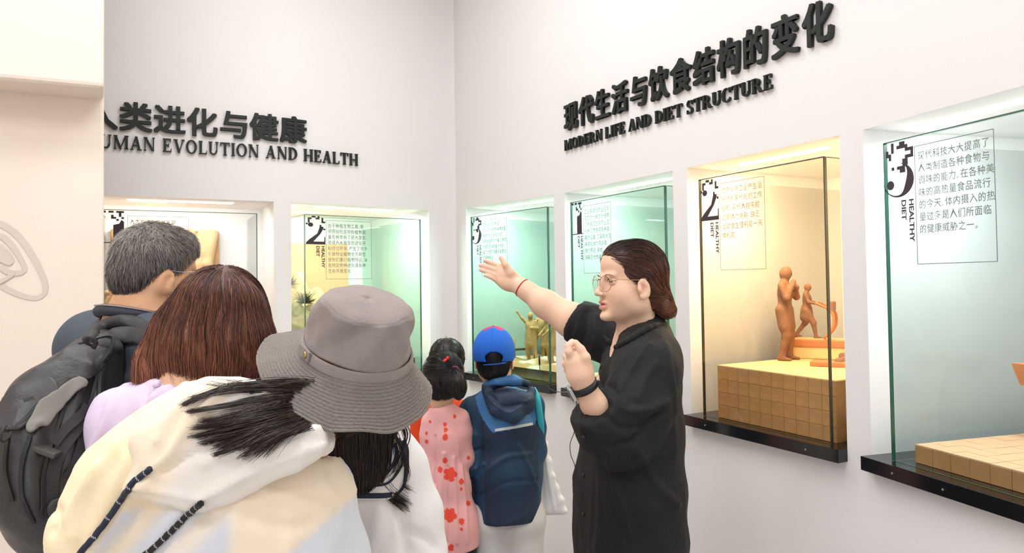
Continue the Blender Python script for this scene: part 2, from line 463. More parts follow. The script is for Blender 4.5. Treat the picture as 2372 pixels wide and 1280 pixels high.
def build_wall(name, poly, niches):
    V = []; Fc = []; op = {(n[1], n[2]) for n in niches}
    for i, p in enumerate(poly):
        for z in (0.0, ZS - 0.042, ZT, CEIL): V.append((p[0], p[1], z))
    for i in range(len(poly) - 1):
        for k in range(3):
            if k == 1 and (poly[i], poly[i + 1]) in op: continue
            a = i * 4 + k; Fc.append((a, a + 4, a + 5, a + 1))
    w = mobj(name, V, Fc, M['wall'], smooth=True); tag(w, kind='structure')
    for n in niches:
        a, t, nn, L = seg(n[1], n[2]); z0, z1 = ZS - 0.042, ZT
        NDEPTH = n[8]; A = a; B = a + t * L; C = B - nn * NDEPTH; D = a - nn * NDEPTH
        up = np.array([0, 0, 1.0])
        V = [q + up * z for z in (z0, z1) for q in (A, B, C, D)]
        Fc = [(0, 3, 2, 1), (4, 5, 6, 7), (3, 7, 6, 2), (0, 4, 7, 3), (1, 2, 6, 5)]
        o = mobj('niche', V, Fc, M['niche'], w)
    return w
wall_left = build_wall('wall_left', POLY_L, NICHES[:2])
wall_right = build_wall('wall_right', POLY_R, NICHES[2:])
# rest of the room shell (behind and beside the camera)
def quad(name, V, m):
    o = mobj(name, V, [(0, 1, 2, 3)], m); return tag(o, kind='structure')
quad('floor', [(-4.6, -3.1, 0), (2.2, -3.1, 0), (2.2, 5.4, 0), (-4.6, 5.4, 0)], M['floor'])
quad('ceiling', [(-4.6, -3.1, CEIL), (-4.6, 5.4, CEIL), (2.2, 5.4, CEIL), (2.2, -3.1, CEIL)], M['ceiling'])
quad('wall_back', [(-4.6, -3.1, 0), (-4.6, -3.1, CEIL), (2.2, -3.1, CEIL), (2.2, -3.1, 0)], M['wall'])
quad('wall_far_left', [(-4.6, -3.1, 0), (-4.6, 5.4, 0), (-4.6, 5.4, CEIL), (-4.6, -3.1, CEIL)], M['cream'])
# cream partition with a bulkhead above a ledge
pd = np.array([-0.9, -0.42, 0]); pd /= np.linalg.norm(pd); pn = np.array([0.42, -0.9, 0]); pn /= np.linalg.norm(pn)
E0 = W(241, 214, 2.60); E0[2] = 0
rdir = np.array([E0[0], E0[1], 0]); rdir /= np.linalg.norm(rdir)
E1 = E0 + rdir * 0.19
ledge_z = W(240, 205, 2.60)[2]
def block(name, c0, c1, z0, z1, m, bev=0.012):
    A = c0; B = c0 + pd * 2.6; Cc = B + rdir * (c1); D = A + rdir * c1
    pts = [A, B, Cc, D]
    bm = bmesh.new(); vs_ = [bm.verts.new((p[0], p[1], z)) for z in (z0, z1) for p in pts]
    for f in ((0, 1, 2, 3), (7, 6, 5, 4), (0, 4, 5, 1), (1, 5, 6, 2), (2, 6, 7, 3), (3, 7, 4, 0)): bm.faces.new([vs_[i] for i in f])
    bmesh.ops.recalc_face_normals(bm, faces=bm.faces[:])
    bmesh.ops.bevel(bm, geom=[e for e in bm.edges], offset=bev, segments=3, affect='EDGES', profile=0.5)
    me = bpy.data.meshes.new(name); bm.to_mesh(me); bm.free(); me.materials.append(m)
    o = bpy.data.objects.new(name, me); COL.objects.link(o); return tag(o, kind='structure')
wp = block('wall_partition', E1, 0.22, 0.0, ledge_z + 0.3, M['cream'])
tb = block('trim_1', E0, 0.45, ledge_z, CEIL - 0.01, M['cream'], 0.02)
# faded mural on the partition
def on_plane(px, py, a, t, off=0.0, n=None):           # pixel -> (distance along, z) on a vertical plane
    nn = np.array([t[1], -t[0], 0.0]); d = ray(px, py); a = a + nn * off
    k = ((a - CAM) @ nn) / (d @ nn); P = CAM + d * k
    return (P - a) @ t, P[2], P
mural = empty('wall_mural', E1, 'faded line mural of a slanted oval eye shape on the cream partition', 'mural')
mcount = [0]
def mural_stroke(px, wpx, name='painted_line', closed=False, fill=False):
    P2 = spline(px + ([px[0]] if closed else []), 60)
    pts = [on_plane(x, y, E1, -pd, 0.0)[:2] for x, y in P2]
    P2 = np.array(pts)
    mcount[0] += 1; mb = MB(); o = E1 + pn * (0.0010 + 0.0012 * mcount[0]); wv = wpx * 2.55 / F_PX / 2
    if fill:
        mb.prism([tuple(p) for p in P2[:-1]], o, -pd, (0, 0, 1), pn, 0, 0.0008)
    else:
        T = np.gradient(P2, axis=0); T /= np.linalg.norm(T, axis=1)[:, None] + 1e-9; Nn = np.stack([-T[:, 1], T[:, 0]], 1)
        wv = wv * (1 + 0.18 * np.sin(np.linspace(0, 9, len(P2))))[:, None]
        Lp = P2 + Nn * wv; Rp = P2 - Nn * wv
        V = [o - pd * p[0] + np.array([0, 0, p[1]]) for p in np.vstack([Lp, Rp])]
        n = len(P2); mb.add(V, [(i, i + 1, n + i + 1, n + i) for i in range(n - 1)])
    return mb.build(name, M['mural'], mural)
mural_stroke([(-60, 520), (-30, 512), (8, 522), (45, 550), (80, 600), (103, 650), (104, 676), (85, 690), (50, 684), (8, 664), (-30, 630), (-70, 570)], 13, closed=True)
mural_stroke([(-20, 548), (5, 548), (30, 572), (50, 604), (58, 622), (46, 632), (20, 630), (0, 618)], 11)
mural_stroke([(-30, 560), (0, 566), (22, 586), (32, 604), (22, 614), (0, 606), (-20, 598)], 12, fill=True)
mural_stroke([(-20, 655), (5, 650), (22, 640), (30, 630)], 10)
# ceiling lamps: a housing and a diffuser each
for i, (x, y) in enumerate(ROOM_LAMPS):
    t_ = empty('ceiling_light', (x, y, CEIL), 'white rectangular ceiling light panel ' + ['above the carved relief case', 'above the corner of the two walls', 'above the boy and the pointing woman', 'above the backpack', 'behind the bucket hat, over the right wall', 'in the far left corner behind the visitors'][i], 'ceiling light', 'ceiling light panels')
    MB().box((x, y, CEIL - 0.025), (0.62, 0.17, 0.025), bev=0.004).build('housing', M['steel'], t_)
    MB().box((x, y, CEIL - 0.053), (0.58, 0.145, 0.004)).build('diffuser', M['lamp'], t_)

# ---------------------------------------------------------------- lettering
def wall_path(poly):
    P = [np.array([p[0], p[1], 0.0]) for p in poly]; out = []
    for a, b in zip(P[:-1], P[1:]): out.append((a, b))
    return out
def hit_wall(px, py, poly):
    d = ray(px, py); best = None
    for a, b in wall_path(poly):
        t = (b - a); L = np.linalg.norm(t); t = t / L; nn = np.array([t[1], -t[0], 0.0])
        den = d @ nn
        if abs(den) < 1e-6: continue
        k = ((a - CAM) @ nn) / den
        if k <= 0: continue
        P = CAM + d * k; s = (P - a) @ t
        if -1e-4 <= s <= L + 1e-4 and (best is None or k < best[0]): best = (k, P, t, nn, a, s)
    return best
def wall_arc(poly, P):                                  # arc length of a point on the path
    acc = 0
    for a, b in wall_path(poly):
        L = np.linalg.norm(b - a); t = (b - a) / L; s = (np.array([P[0], P[1], 0]) - a) @ t
        d = np.linalg.norm(np.array([P[0], P[1], 0]) - a - t * s)
        if d < 2e-3 and -1e-3 <= s <= L + 1e-3: return acc + s
        acc += L
def at_arc(poly, s):
    for a, b in wall_path(poly):
        L = np.linalg.norm(b - a)
        if s <= L: return a + (b - a) / L * s
        s -= L
# Latin capitals with slab serifs, unit cap height: strokes on a grid
def serif_letter(ch):
    th, tn, sv, sh = 0.19, 0.075, 0.06, 0.055           # thick stem, thin stroke, serif overhang, serif height
    polys = []
    def rect(x0, y0, x1, y1): polys.append([(x0, y0), (x1, y0), (x1, y1), (x0, y1)])
    def stem(x, w=th, y0=0, y1=1, b=True, t=True):
        rect(x, y0, x + w, y1)
        if b: rect(x - sv, y0, x + w + sv, y0 + sh)
        if t: rect(x - sv, y1 - sh, x + w + sv, y1)
    def diag(x0, y0, x1, y1, w): polys.append([(x0, y0), (x0 + w, y0), (x1 + w, y1), (x1, y1)])
    def arc(cx, cy, rx, ry, a0, a1, w_side, w_top, n=18):
        out = []; inn = []
        for q in range(n + 1):
            a = R(a0 + (a1 - a0) * q / n); out.append((cx + rx * math.cos(a), cy + ry * math.sin(a)))
            inn.append((cx + (rx - w_side) * math.cos(a), cy + (ry - w_top) * math.sin(a)))
        for q in range(n): polys.append([out[q], out[q + 1], inn[q + 1], inn[q]])
    w = 0.8
    if ch == 'H': stem(sv); stem(0.62); rect(sv, 0.46, 0.7, 0.46 + tn); w = 0.87
    elif ch == 'I': stem(sv); w = 0.31
    elif ch == 'L': stem(sv); rect(sv, 0, 0.62, tn); polys.append([(0.56, 0), (0.64, 0), (0.64, 0.28), (0.6, 0.28)]); w = 0.66
    elif ch == 'E' or ch == 'F':
        stem(sv); rect(sv, 1 - tn, 0.6, 1); rect(sv, 0.48, 0.46, 0.48 + tn); rect(0.42, 0.38, 0.47, 0.66)
        polys.append([(0.54, 0.75), (0.6, 0.75), (0.62, 1), (0.52, 1)])
        if ch == 'E': rect(sv, 0, 0.62, tn); polys.append([(0.56, 0), (0.64, 0), (0.66, 0.26), (0.61, 0.26)])
        w = 0.68 if ch == 'E' else 0.63
    elif ch == 'T': stem(0.29, t=False); rect(0.0, 1 - tn, 0.77, 1); rect(0.0, 0.74, 0.05, 1); rect(0.72, 0.74, 0.77, 1); w = 0.77
    elif ch == 'U':
        rect(sv, 0.3, sv + th, 1); rect(0, 1 - sh, 2 * sv + th, 1); rect(0.62, 0.3, 0.62 + tn, 1); rect(0.53, 1 - sh, 0.79, 1)
        arc((sv + 0.695) / 2, 0.32, (0.695 - sv) / 2, 0.33, 180, 360, 0.14, 0.1); w = 0.81
    elif ch == 'A':
        diag(0.06, 0, 0.38, 1, tn); diag(0.58, 0, 0.34, 1, th); rect(0.2, 0.3, 0.62, 0.3 + tn); rect(0, 0, 0.24, sh); rect(0.5, 0, 0.86, sh); w = 0.86
    elif ch == 'V':
        diag(0.34, 0, 0.08, 1, th); diag(0.4, 0, 0.72, 1, tn); rect(0, 1 - sh, 0.34, 1); rect(0.6, 1 - sh, 0.86, 1); w = 0.84
    elif ch == 'M':
        stem(sv + 0.02, tn); stem(0.84, th); diag(0.42, 0.0, sv, 1, th * 0.95); diag(0.44, 0, 0.84, 1, tn); rect(sv - 0.06, 1 - sh, 0.3, 1); w = 1.08
    elif ch == 'N':
        stem(sv + 0.02, tn); stem(0.7, tn, b=False); diag(0.60, 0, sv - 0.02, 1, th); rect(0, 1 - sh, 0.3, 1); w = 0.85
    elif ch == 'D': stem(sv); arc(0.3, 0.5, 0.48, 0.5, -90, 90, th, tn); rect(sv, 0, 0.32, tn); rect(sv, 1 - tn, 0.32, 1); w = 0.82
    elif ch == 'O': arc(0.43, 0.5, 0.43, 0.52, 0, 360, th, tn, 32); w = 0.88
    elif ch == 'C': arc(0.43, 0.5, 0.43, 0.52, 42, 318, th, tn, 26); rect(0.68, 0.66, 0.76, 1.0); rect(0.70, 0.08, 0.75, 0.3); w = 0.8
    elif ch == 'S':
        arc(0.32, 0.74, 0.27, 0.28, 20, 250, 0.13, tn, 16); arc(0.32, 0.26, 0.29, 0.28, -160, 70, 0.13, tn, 16)
        diag(0.42, 0.36, 0.08, 0.66, 0.17); rect(0.5, 0.7, 0.57, 1.0); rect(0.05, 0.0, 0.12, 0.3); w = 0.66
    elif ch == 'R':
        stem(sv); arc(0.32, 0.73, 0.32, 0.27, -90, 90, 0.17, tn); rect(sv, 1 - tn, 0.34, 1); rect(sv, 0.46, 0.34, 0.46 + tn)
        diag(0.62, 0, 0.34, 0.5, th); rect(0.58, 0, 0.9, sh); w = 0.88
    return polys, w
def sign(name, label, poly, s0, z0, items, kind, height, depth=0.014, stand=0.004, cat='sign', pitch=None, total=None):
    g = at_arc(poly, s0); root = empty(name, (g[0], g[1], z0), label, cat)
    s = s0
    for ch in items:
        if ch == ' ': s += (pitch or 0.4) * height; continue
        if kind == 'cjk':
            Vg, Fg = glyph(ch, size=height * 1.02, depth=depth / 2)
            wid = total
        else:
            polys, w = serif_letter(ch); wid = w * height * KW
        Pm = at_arc(poly, s + wid / 2); P2 = at_arc(poly, s + wid / 2 + 0.01); t = (P2 - Pm) / np.linalg.norm(P2 - Pm)
        n = np.array([t[1], -t[0], 0.0]); up = np.array([0, 0, 1.0]); mb = MB()
        if kind == 'cjk':
            lo = Vg.min(0); hi = Vg.max(0); cx = (lo[0] + hi[0]) / 2
            o = Pm + up * z0 + n * (stand + depth / 2)
            for q, (bx_, by_) in enumerate(((0, 0), (-1, -.55), (1, -.55), (-1, .55), (1, .55), (-.5, 0), (.5, 0))):   # heavy face: overlaid shifts
                dx, dy = bx_ * height * 0.030 * CJK_W, by_ * height * 0.034
                mb.add([o + t * ((v[0] - cx) * CJK_W + dx) + up * (v[1] + dy) + n * (v[2] - 0.00025 * q) for v in Vg], Fg)
            s += wid
        else:
            o = Pm - t * wid / 2 + up * z0 + n * stand
            for q, pl in enumerate(polys):
                pl = [(a * height * KW, b * height) for a, b in pl]
                ar = sum(pl[i][0] * pl[(i + 1) % len(pl)][1] - pl[(i + 1) % len(pl)][0] * pl[i][1] for i in range(len(pl)))
                if ar < 0: pl = pl[::-1]
                mb.prism(pl, o, t, up, n, 0, depth - 0.0002 * (q % 5))
            s += wid + 0.10 * height
        ob = mb.build('letter', M['letter'], root)
    return root
KW, CJK_W = 1.0, 0.80
def arc_of(px, py, poly): return wall_arc(poly, hit_wall(px, py, poly)[1])
sr0 = arc_of(1310, 270, POLY_R); sr1 = arc_of(1940, 50, POLY_R)
KCH = 0.143
sign('wall_sign', 'large dark raised Chinese heading on the right wall above the cases', POLY_R, sr0, 2.312, '现代生活与饮食结构的变化', 'cjk', KCH, total=(sr1 - sr0) / 12)
sl0 = arc_of(315, 265, POLY_L); sl1 = arc_of(678, 302, POLY_L); pt = (sl1 - sl0) / 5
CJK_W = 0.98
sign('wall_sign', 'large dark raised Chinese heading on the left wall, its first character cut off', POLY_L, sl0 - 1.5 * pt, 2.327, '人类进化与健康', 'cjk', 0.148, total=pt)
def latin_len(txt, h, sp): return sum((sp * h if c == ' ' else (serif_letter(c)[1] * KW + 0.10) * h) for c in txt)
def latin_sign(label, poly, a0, a1, z, txt, h, sp=0.42):
    global KW
    L = a1 - a0; KW = 1.0
    nl = sum(1 for c in txt if c != ' ') * 0.10 * h + txt.count(' ') * sp * h; wl = latin_len(txt, h, sp) - nl
    KW = (L - nl) / wl
    sign('wall_sign', label, poly, a0, z, txt, 'latin', h, pitch=sp, depth=0.012)
latin_sign('small English line MODERN LIFE AND DIET STRUCTURE raised on the right wall', POLY_R, arc_of(1312, 330, POLY_R), arc_of(1797, 190, POLY_R), 2.203, 'MODERN LIFE AND DIET STRUCTURE', 0.052)
a0 = arc_of(258, 335, POLY_L); a1 = arc_of(830, 372, POLY_L)
latin_sign('small English line HUMAN EVOLUTION AND HEALTH raised on the left wall', POLY_L, a0 - 0.105, a1, 2.222, 'HUMAN EVOLUTION AND HEALTH', 0.066)

# ---------------------------------------------------------------- the glass cases
CAPTIONS = {
 'R3': ['现代科技大大提高了', '人类制造各种食物与', '调味的能力,在各种美', '味的高热量食品流行', '的今天,体内摄入的热', '量过多是人们所面临', '的健康威胁之一。'],
 'R2': ['城市化与工业产生活', '环境与现代化的工作', '结构,现代人越来越', '远离体力消耗,缺乏', '运动使生理机能一天', '体机能。'],
 'R1': ['工业革命后农业区与', '在农时代模式已经有', '了方便卫生的农业区,', '代人习惯使用各种高', '精的设备,工具和方法', '来简化体力劳动高', '体力劳动,身体', '消耗已大大减'],
 'R0': ['在农业时代的劳动', '农业生产使食物种类丰富', '使食物供应能稳定得了', '谷物和畜牧的产量,动物肉', '也使农民体能量大大提', '以了人类的体重逐渐增加', '农耕种植业', '农民的劳动', '种植和养殖的方式'],
 'L2': ['由于种植生物工具,使', '得原始社会中的植物驯', '量及种类有了很大变化,', '使得人从最早的进化开', '始经过环境,产生了许多', '形体特征植物也多样性', '使他们重行植物特征,以', '及特定物种进化具有种', '生存环境变化'],
 'L1': ['人类在漫长进化发展', '过程中逐渐形成的', '饮食习惯与健康']}
NUM = {'R3': '3', 'R2': '2', 'R1': '1', 'R0': '3', 'L2': '2', 'L1': '1'}
LAB = {'L1': 'leftmost glass display case, a brown carved diorama behind the grey-haired man',
       'L2': 'mint glass display case numbered 2 on the left wall behind the bucket hat',
       'R0': 'mint glass display case numbered 3 beyond the boy in the blue cap',
       'R1': 'mint glass display case numbered 1 directly behind the woman in black',
       'R2': 'amber-lit glass display case numbered 2 on a black ledge',
       'R3': 'large pale glass display case numbered 3 at the right edge'}
WHERE = {'L1': 'leftmost case', 'L2': 'left wall case 2', 'R0': 'case beyond the boy', 'R1': 'case behind the woman in black', 'R2': 'amber case', 'R3': 'rightmost case'}
def digit(ch):                                          # polygons in a unit box (width .62, height 1); the top breaks into squares
    P = []; sq = 0.062
    def px(lst, x0=0, y0=0):
        for (i, j) in lst: P.append([(x0 + i * sq, y0 + j * sq), (x0 + (i + 1) * sq, y0 + j * sq), (x0 + (i + 1) * sq, y0 + (j + 1) * sq), (x0 + i * sq, y0 + (j + 1) * sq)])
    def ring(c, rx, ry, a0, a1, w0, w1, n=20):
        for q in range(n):
            f0, f1 = q / n, (q + 1) / n; A0, A1 = R(a0 + (a1 - a0) * f0), R(a0 + (a1 - a0) * f1)
            ww = lambda f: w0 + (w1 - w0) * math.sin(math.pi * min(f * 1.15, 1)) ** 1.5
            g = lambda A, w: (c[0] + (rx - w) * math.cos(A), c[1] + (ry - w * 0.35) * math.sin(A))
            P.append([g(A0, 0), g(A1, 0), g(A1, ww(f1)), g(A0, ww(f0))])
    if ch == '3':
        ring((0.27, 0.31), 0.35, 0.31, 80, -170, 0.03, 0.19)
        n = 18; P.append([(0.09 + 0.085 * math.cos(6.2832 * q / n), 0.235 + 0.085 * math.sin(6.2832 * q / n)) for q in range(n)])
        px([(0, 12), (1, 12), (0, 13), (1, 11), (2, 14), (2, 15), (2, 13), (4, 14), (5, 14), (5, 15), (6, 15), (6, 14), (7, 14), (7, 13), (8, 13), (9, 12), (9, 13), (8, 11), (9, 11), (7, 10), (6, 10), (7, 11), (6, 9), (2, 8), (5, 8), (6, 8), (5, 7), (6, 7), (4, 8), (7, 9)])
    elif ch == '2':
        P.append([(0.0, 0.0), (0.62, 0.0), (0.62, 0.10), (0.08, 0.10)]); P.append([(0.58, 0.10), (0.62, 0.10), (0.62, 0.27), (0.59, 0.27)])
        P.append([(0.0, 0.0), (0.0, 0.06), (0.12, 0.19), (0.24, 0.10)])
        P.append([(0.10, 0.17), (0.24, 0.10), (0.46, 0.36), (0.36, 0.38)]); P.append([(0.36, 0.38), (0.46, 0.36), (0.56, 0.55), (0.44, 0.62)])
        n = 16; P.append([(0.15 + 0.085 * math.cos(6.2832 * q / n), 0.68 + 0.075 * math.sin(6.2832 * q / n)) for q in range(n)])
        px([(1, 13), (1, 14), (2, 14), (3, 15), (4, 15), (5, 14), (6, 14), (6, 15), (0, 11), (8, 14), (8, 13), (9, 12), (8, 12), (7, 9), (7, 10), (9, 8), (8, 9), (1, 12)])
    else:
        P.append([(0.30, 0.02), (0.56, 0.02), (0.56, 0.66), (0.50, 0.72), (0.44, 0.60), (0.30, 0.56)]); P.append([(0.02, 0.0), (0.62, 0.0), (0.62, 0.03), (0.02, 0.03)])
        px([(0, 15), (1, 15), (3, 15), (4, 15), (6, 15), (7, 15), (7, 14), (8, 15), (4, 13), (4, 12), (5, 12), (8, 12), (7, 13), (6, 11)])
    return P
CASE = {}
def make_case(nc):
    key, pa, pb, (gl, gr), gt, tint, lc, pw, NDEPTH = nc
    a, t, n, L = seg(pa, pb); up = np.array([0, 0, 1.0]); ax = np.array([t, n, up])
    P = lambda s, d, z: a + t * s + n * d + up * z      # s along the wall, d towards the room, z height
    CASE[key] = dict(P=P, D=NDEPTH, ax=ax, L=L, gl=gl, gr=gr, gt=gt)
    root = empty('display_case', P(L / 2, 0, ZS), LAB[key], 'display case')
    # black ledge
    led = MB().box(P(L / 2, -NDEPTH / 2 + 0.02, ZS - 0.021), (L / 2 - 0.001, NDEPTH / 2 + 0.022, 0.0205), ax, bev=0.002).build('ledge', M['black_gloss'], root)
    for s in (0.12, L - 0.12 - 0.3 * (key == 'R3')):
        MB().lathe([(0.003, 0), (0.003, 0.002), (0.0015, 0.0028)], P(s, 0.0425, ZS - 0.022), np.array([t, up, n]), 10).build('screw', M['steel'], led)
    zt = ZT - gt; th = 0.0022; zm = (ZS + zt) / 2; hz = (zt - ZS) / 2 - 0.0005
    gm = glass_mat('glass_' + key, tint); gs = glass_mat('glass_side_' + key, tuple(c ** 0.55 for c in tint))
    ge = M.setdefault('edge' + key, mat('glass_edge_' + key, srgb(44, 92, 74) if key != 'R2' else srgb(62, 56, 40), 0.25))
    def pane(name, c, half, eax):                       # faces seen edge-on take the green edge colour
        mb = MB(); c = np.asarray(c, float)
        V = [c + ax[0] * half[0] * i + ax[1] * half[1] * j + ax[2] * half[2] * k for i in (-1, 1) for j in (-1, 1) for k in (-1, 1)]
        Fs = [(0, 1, 3, 2), (4, 6, 7, 5), (0, 4, 5, 1), (2, 3, 7, 6), (0, 2, 6, 4), (1, 5, 7, 3)]; Ax = [0, 0, 1, 1, 2, 2]
        mb.V = V; mb.n = 8; mb.F = Fs; mb.M = [0 if (q == eax or eax == 0) else 1 for q in Ax]
        return mb.build(name, [gm if eax else gs, ge], root)
    front = pane('front_pane', P((gl + L - gr) / 2, -0.006, zm), ((L - gl - gr) / 2, th, hz), 1)
    dside = NDEPTH - 0.013
    pane('side_pane', P(gl + th, -0.012 - dside / 2, zm), (th, dside / 2, hz), 0)
    pane('side_pane', P(L - gr - th, -0.012 - dside / 2, zm), (th, dside / 2, hz), 0)
    # polished edge strips
    es = MB(); e = 0.0017
    es.box(P((gl + L - gr) / 2, -0.0015, zt), ((L - gl - gr) / 2, 0.0055, e * 0.8), ax)
    es.box(P(gl, -0.003, zm), (e * 0.8, 0.006, hz), ax); es.box(P(L - gr, -0.003, zm), (e, 0.006, hz), ax)
    es.box(P(L - gr if key[0] == 'R' else gl, -0.012 - dside / 2, zt), (e * 0.8, dside / 2, e * 0.7), ax)
    es.build('glass_edge', ge, root)
    # printing on the front pane
    d0 = 0.0006
    kx = 1.15 if key[0] == 'L' else 1.0; hN = 0.158; wN = 0.155 * kx
    mb = MB()
    for q, pl in enumerate(digit(NUM[key])):
        ar = sum(pl[i][0] * pl[(i + 1) % len(pl)][1] - pl[(i + 1) % len(pl)][0] * pl[i][1] for i in range(len(pl)))
        if ar < 0: pl = pl[::-1]
        pl = [(x * wN, y * hN) for x, y in pl]
        mb.prism(pl, P(gl + 0.006, 0, zt - hN - 0.004), t, up, n, d0, d0 + 0.0003 + 0.00002 * (q % 4))
    mb.build('numeral', M['print'], front)
    mb = MB(); x0 = gl + 0.006 + 0.62 * wN
    for txt, off in (('HEALTHY', 0.0), ('DIET', 0.026 * kx)):
        Vg, Fg = glyph(txt, size=0.022, offset=0.0008)
        Vg = Vg.copy(); Vg[:, 0] *= 1.25
        mb.add([P(x0 - 0.019 * kx - off + v[1] * kx, d0, zt - hN - 0.012 - v[0]) for v in Vg], Fg)
    mb.build('side_lettering', M['print'], front)
    bx0 = x0 + 0.004; bw = 0.235 * kx * (0.92 if key in ('R1', 'R2') else 1.0); bz1 = zt - 0.028; bh = 0.325
    fr = MB(); lw = 0.0010
    fr.box(P(bx0 + bw / 2, d0, bz1), (bw / 2, 0.0003, lw), ax); fr.box(P(bx0 + bw / 2, d0, bz1 - bh), (bw / 2, 0.0003, lw), ax)
    fr.box(P(bx0, d0, bz1 - bh / 2), (lw, 0.0003, bh / 2), ax); fr.box(P(bx0 + bw, d0, bz1 - bh / 2), (lw, 0.0003, bh / 2), ax)
    cpm = M['caption_red' if key == 'R2' else 'caption']; fr.build('caption_frame', cpm, front)
    lines = CAPTIONS[key]; mb = MB(); nch = 9 if key in ('R3', 'R2', 'R1') else 11
    cs = (bw - 0.02) / nch; lp = 0.0335 if len(lines) < 8 else 0.0315
    for li, ln in enumerate(lines):
        adv = -1.0
        for ch in ln:
            adv += 1.0 if adv < 0 or pch != ',' else .45; pch = ch; ci = adv
            Vg, Fg = glyph_c(ch)
            if not len(Vg): continue
            sx = cs * 0.95; o = bz1 - 0.038 - li * lp
            for q in (-1, 1): mb.add([P(bx0 + 0.01 + ci * cs + v[0] * sx + q * .00030, d0 + q * .00003, o + v[1] * 0.026 + q * .0002) for v in Vg], Fg)
    mb.build('caption_text', cpm, front)
    # strip lamp under the niche ceiling
    MB().box(P(L / 2, -0.14, ZT - 0.003), (L * 0.28, 0.012, 0.003), ax, bev=0.002).build('lamp_strip', mat('lamp_' + key, srgb(255, 255, 255), emit=tuple(lc) + (1,), estr=13), root)
    lo = area('case_lamp', tuple(P(L / 2, -0.16, ZT - 0.014)), tuple(P(L / 2, -0.34, ZS)), L * 0.7, 0.10, pw, lc)
    return root
_gc = {}
def glyph_c(ch):
    if ch not in _gc: _gc[ch] = glyph(ch, size=1.0, offset=0.0, res=1)
    return _gc[ch]
for nc in NICHES: make_case(nc)
# ---------------------------------------------------------------- dioramas inside the cases
M['clay'] = mat('terracotta_clay', srgb(138, 96, 70), 0.75, bump=0.25, bscale=120, var=0.12, vscale=18)
M['clay2'] = mat('ochre_clay', srgb(190, 142, 90), 0.75, bump=0.25, bscale=120, var=0.15, vscale=18)
M['clay3'] = mat('sand_relief', srgb(214, 176, 130), 0.85, bump=0.4, bscale=60, var=0.18, vscale=12)
M['twig'] = mat('dark_twigs', srgb(92, 74, 50), 0.9)
M['cork'] = mat('cork_board', srgb(176, 132, 80), 0.75, bump=0.2, bscale=300, var=0.12, vscale=30)
M['tile'] = mat('pale_wood_tile', srgb(216, 172, 134), 0.6, var=0.06, vscale=20)
M['tile_y'] = mat('pale_yellow_tile', srgb(228, 196, 140), 0.6, var=0.06, vscale=20)
M['orange_wood'] = mat('orange_wood', srgb(196, 122, 74), 0.5, var=0.1, vscale=25)
M['snow'] = mat('pale_plaster', srgb(226, 214, 196), 0.9, bump=0.3, bscale=60)
def cloned(proto, n, places, parent):                   # alike pieces share one mesh
    for k, (loc, rot) in enumerate(places):
        o = proto if k == 0 else proto.copy()
        if k: COL.objects.link(o)
        o.parent = parent; o.matrix_world = Matrix.Translation(Vector(loc)) @ rot
def platform(key, s0, s1, d0, d1, h, mb_mat, tile_mat, tsz, front_rows, label):
    C = CASE[key]; P = C['P']; ax = C['ax']; root = empty('diorama_platform', P((s0 + s1) / 2, -(d0 + d1) / 2, ZS), label, 'platform')
    tt = 0.004
    MB().box(P((s0 + s1) / 2, -(d0 + d1) / 2, ZS + h / 2 - tt / 2), ((s1 - s0) / 2 - tt, (d1 - d0) / 2 - tt, h / 2 - tt / 2), ax).build('body', mb_mat, root)
    rot = Matrix([ax[0], ax[1], ax[2]]).transposed().to_4x4()
    nx = max(1, round((s1 - s0) / tsz)); ny = max(1, round((d1 - d0) / tsz)); wx = (s1 - s0) / nx; wy = (d1 - d0) / ny
    if nx * ny > 290: raise ValueError
    pr = MB().box((0, 0, 0), (wx / 2 - 0.0007, wy / 2 - 0.0007, tt / 2)).build('tile', tile_mat)
    pl = []
    for i in range(nx):
        for j in range(ny):
            pl.append((P(s0 + (i + .5) * wx, -(d0 + (j + .5) * wy), ZS + h - tt / 2 + rng.uniform(-3e-4, 3e-4)), rot))
    cloned(pr, len(pl), pl, root)
    if front_rows:
        hz = (h - tt) / front_rows
        pr = MB().box((0, 0, 0), (wx / 2 - 0.0006, tt / 2, hz / 2 - 0.0006)).build('brick', mb_mat); pl = []
        for r_ in range(front_rows):
            for i in range(nx):
                pl.append((P(s0 + (i + .5) * wx, -d0 - tt / 2 + rng.uniform(-3e-4, 3e-4), ZS + (r_ + .5) * hz), rot))
        cloned(pr, len(pl), pl, root)
    return root
def on_z(px, py, z):
    d = ray(px, py); return CAM + d * ((z - CAM[2]) / d[2])
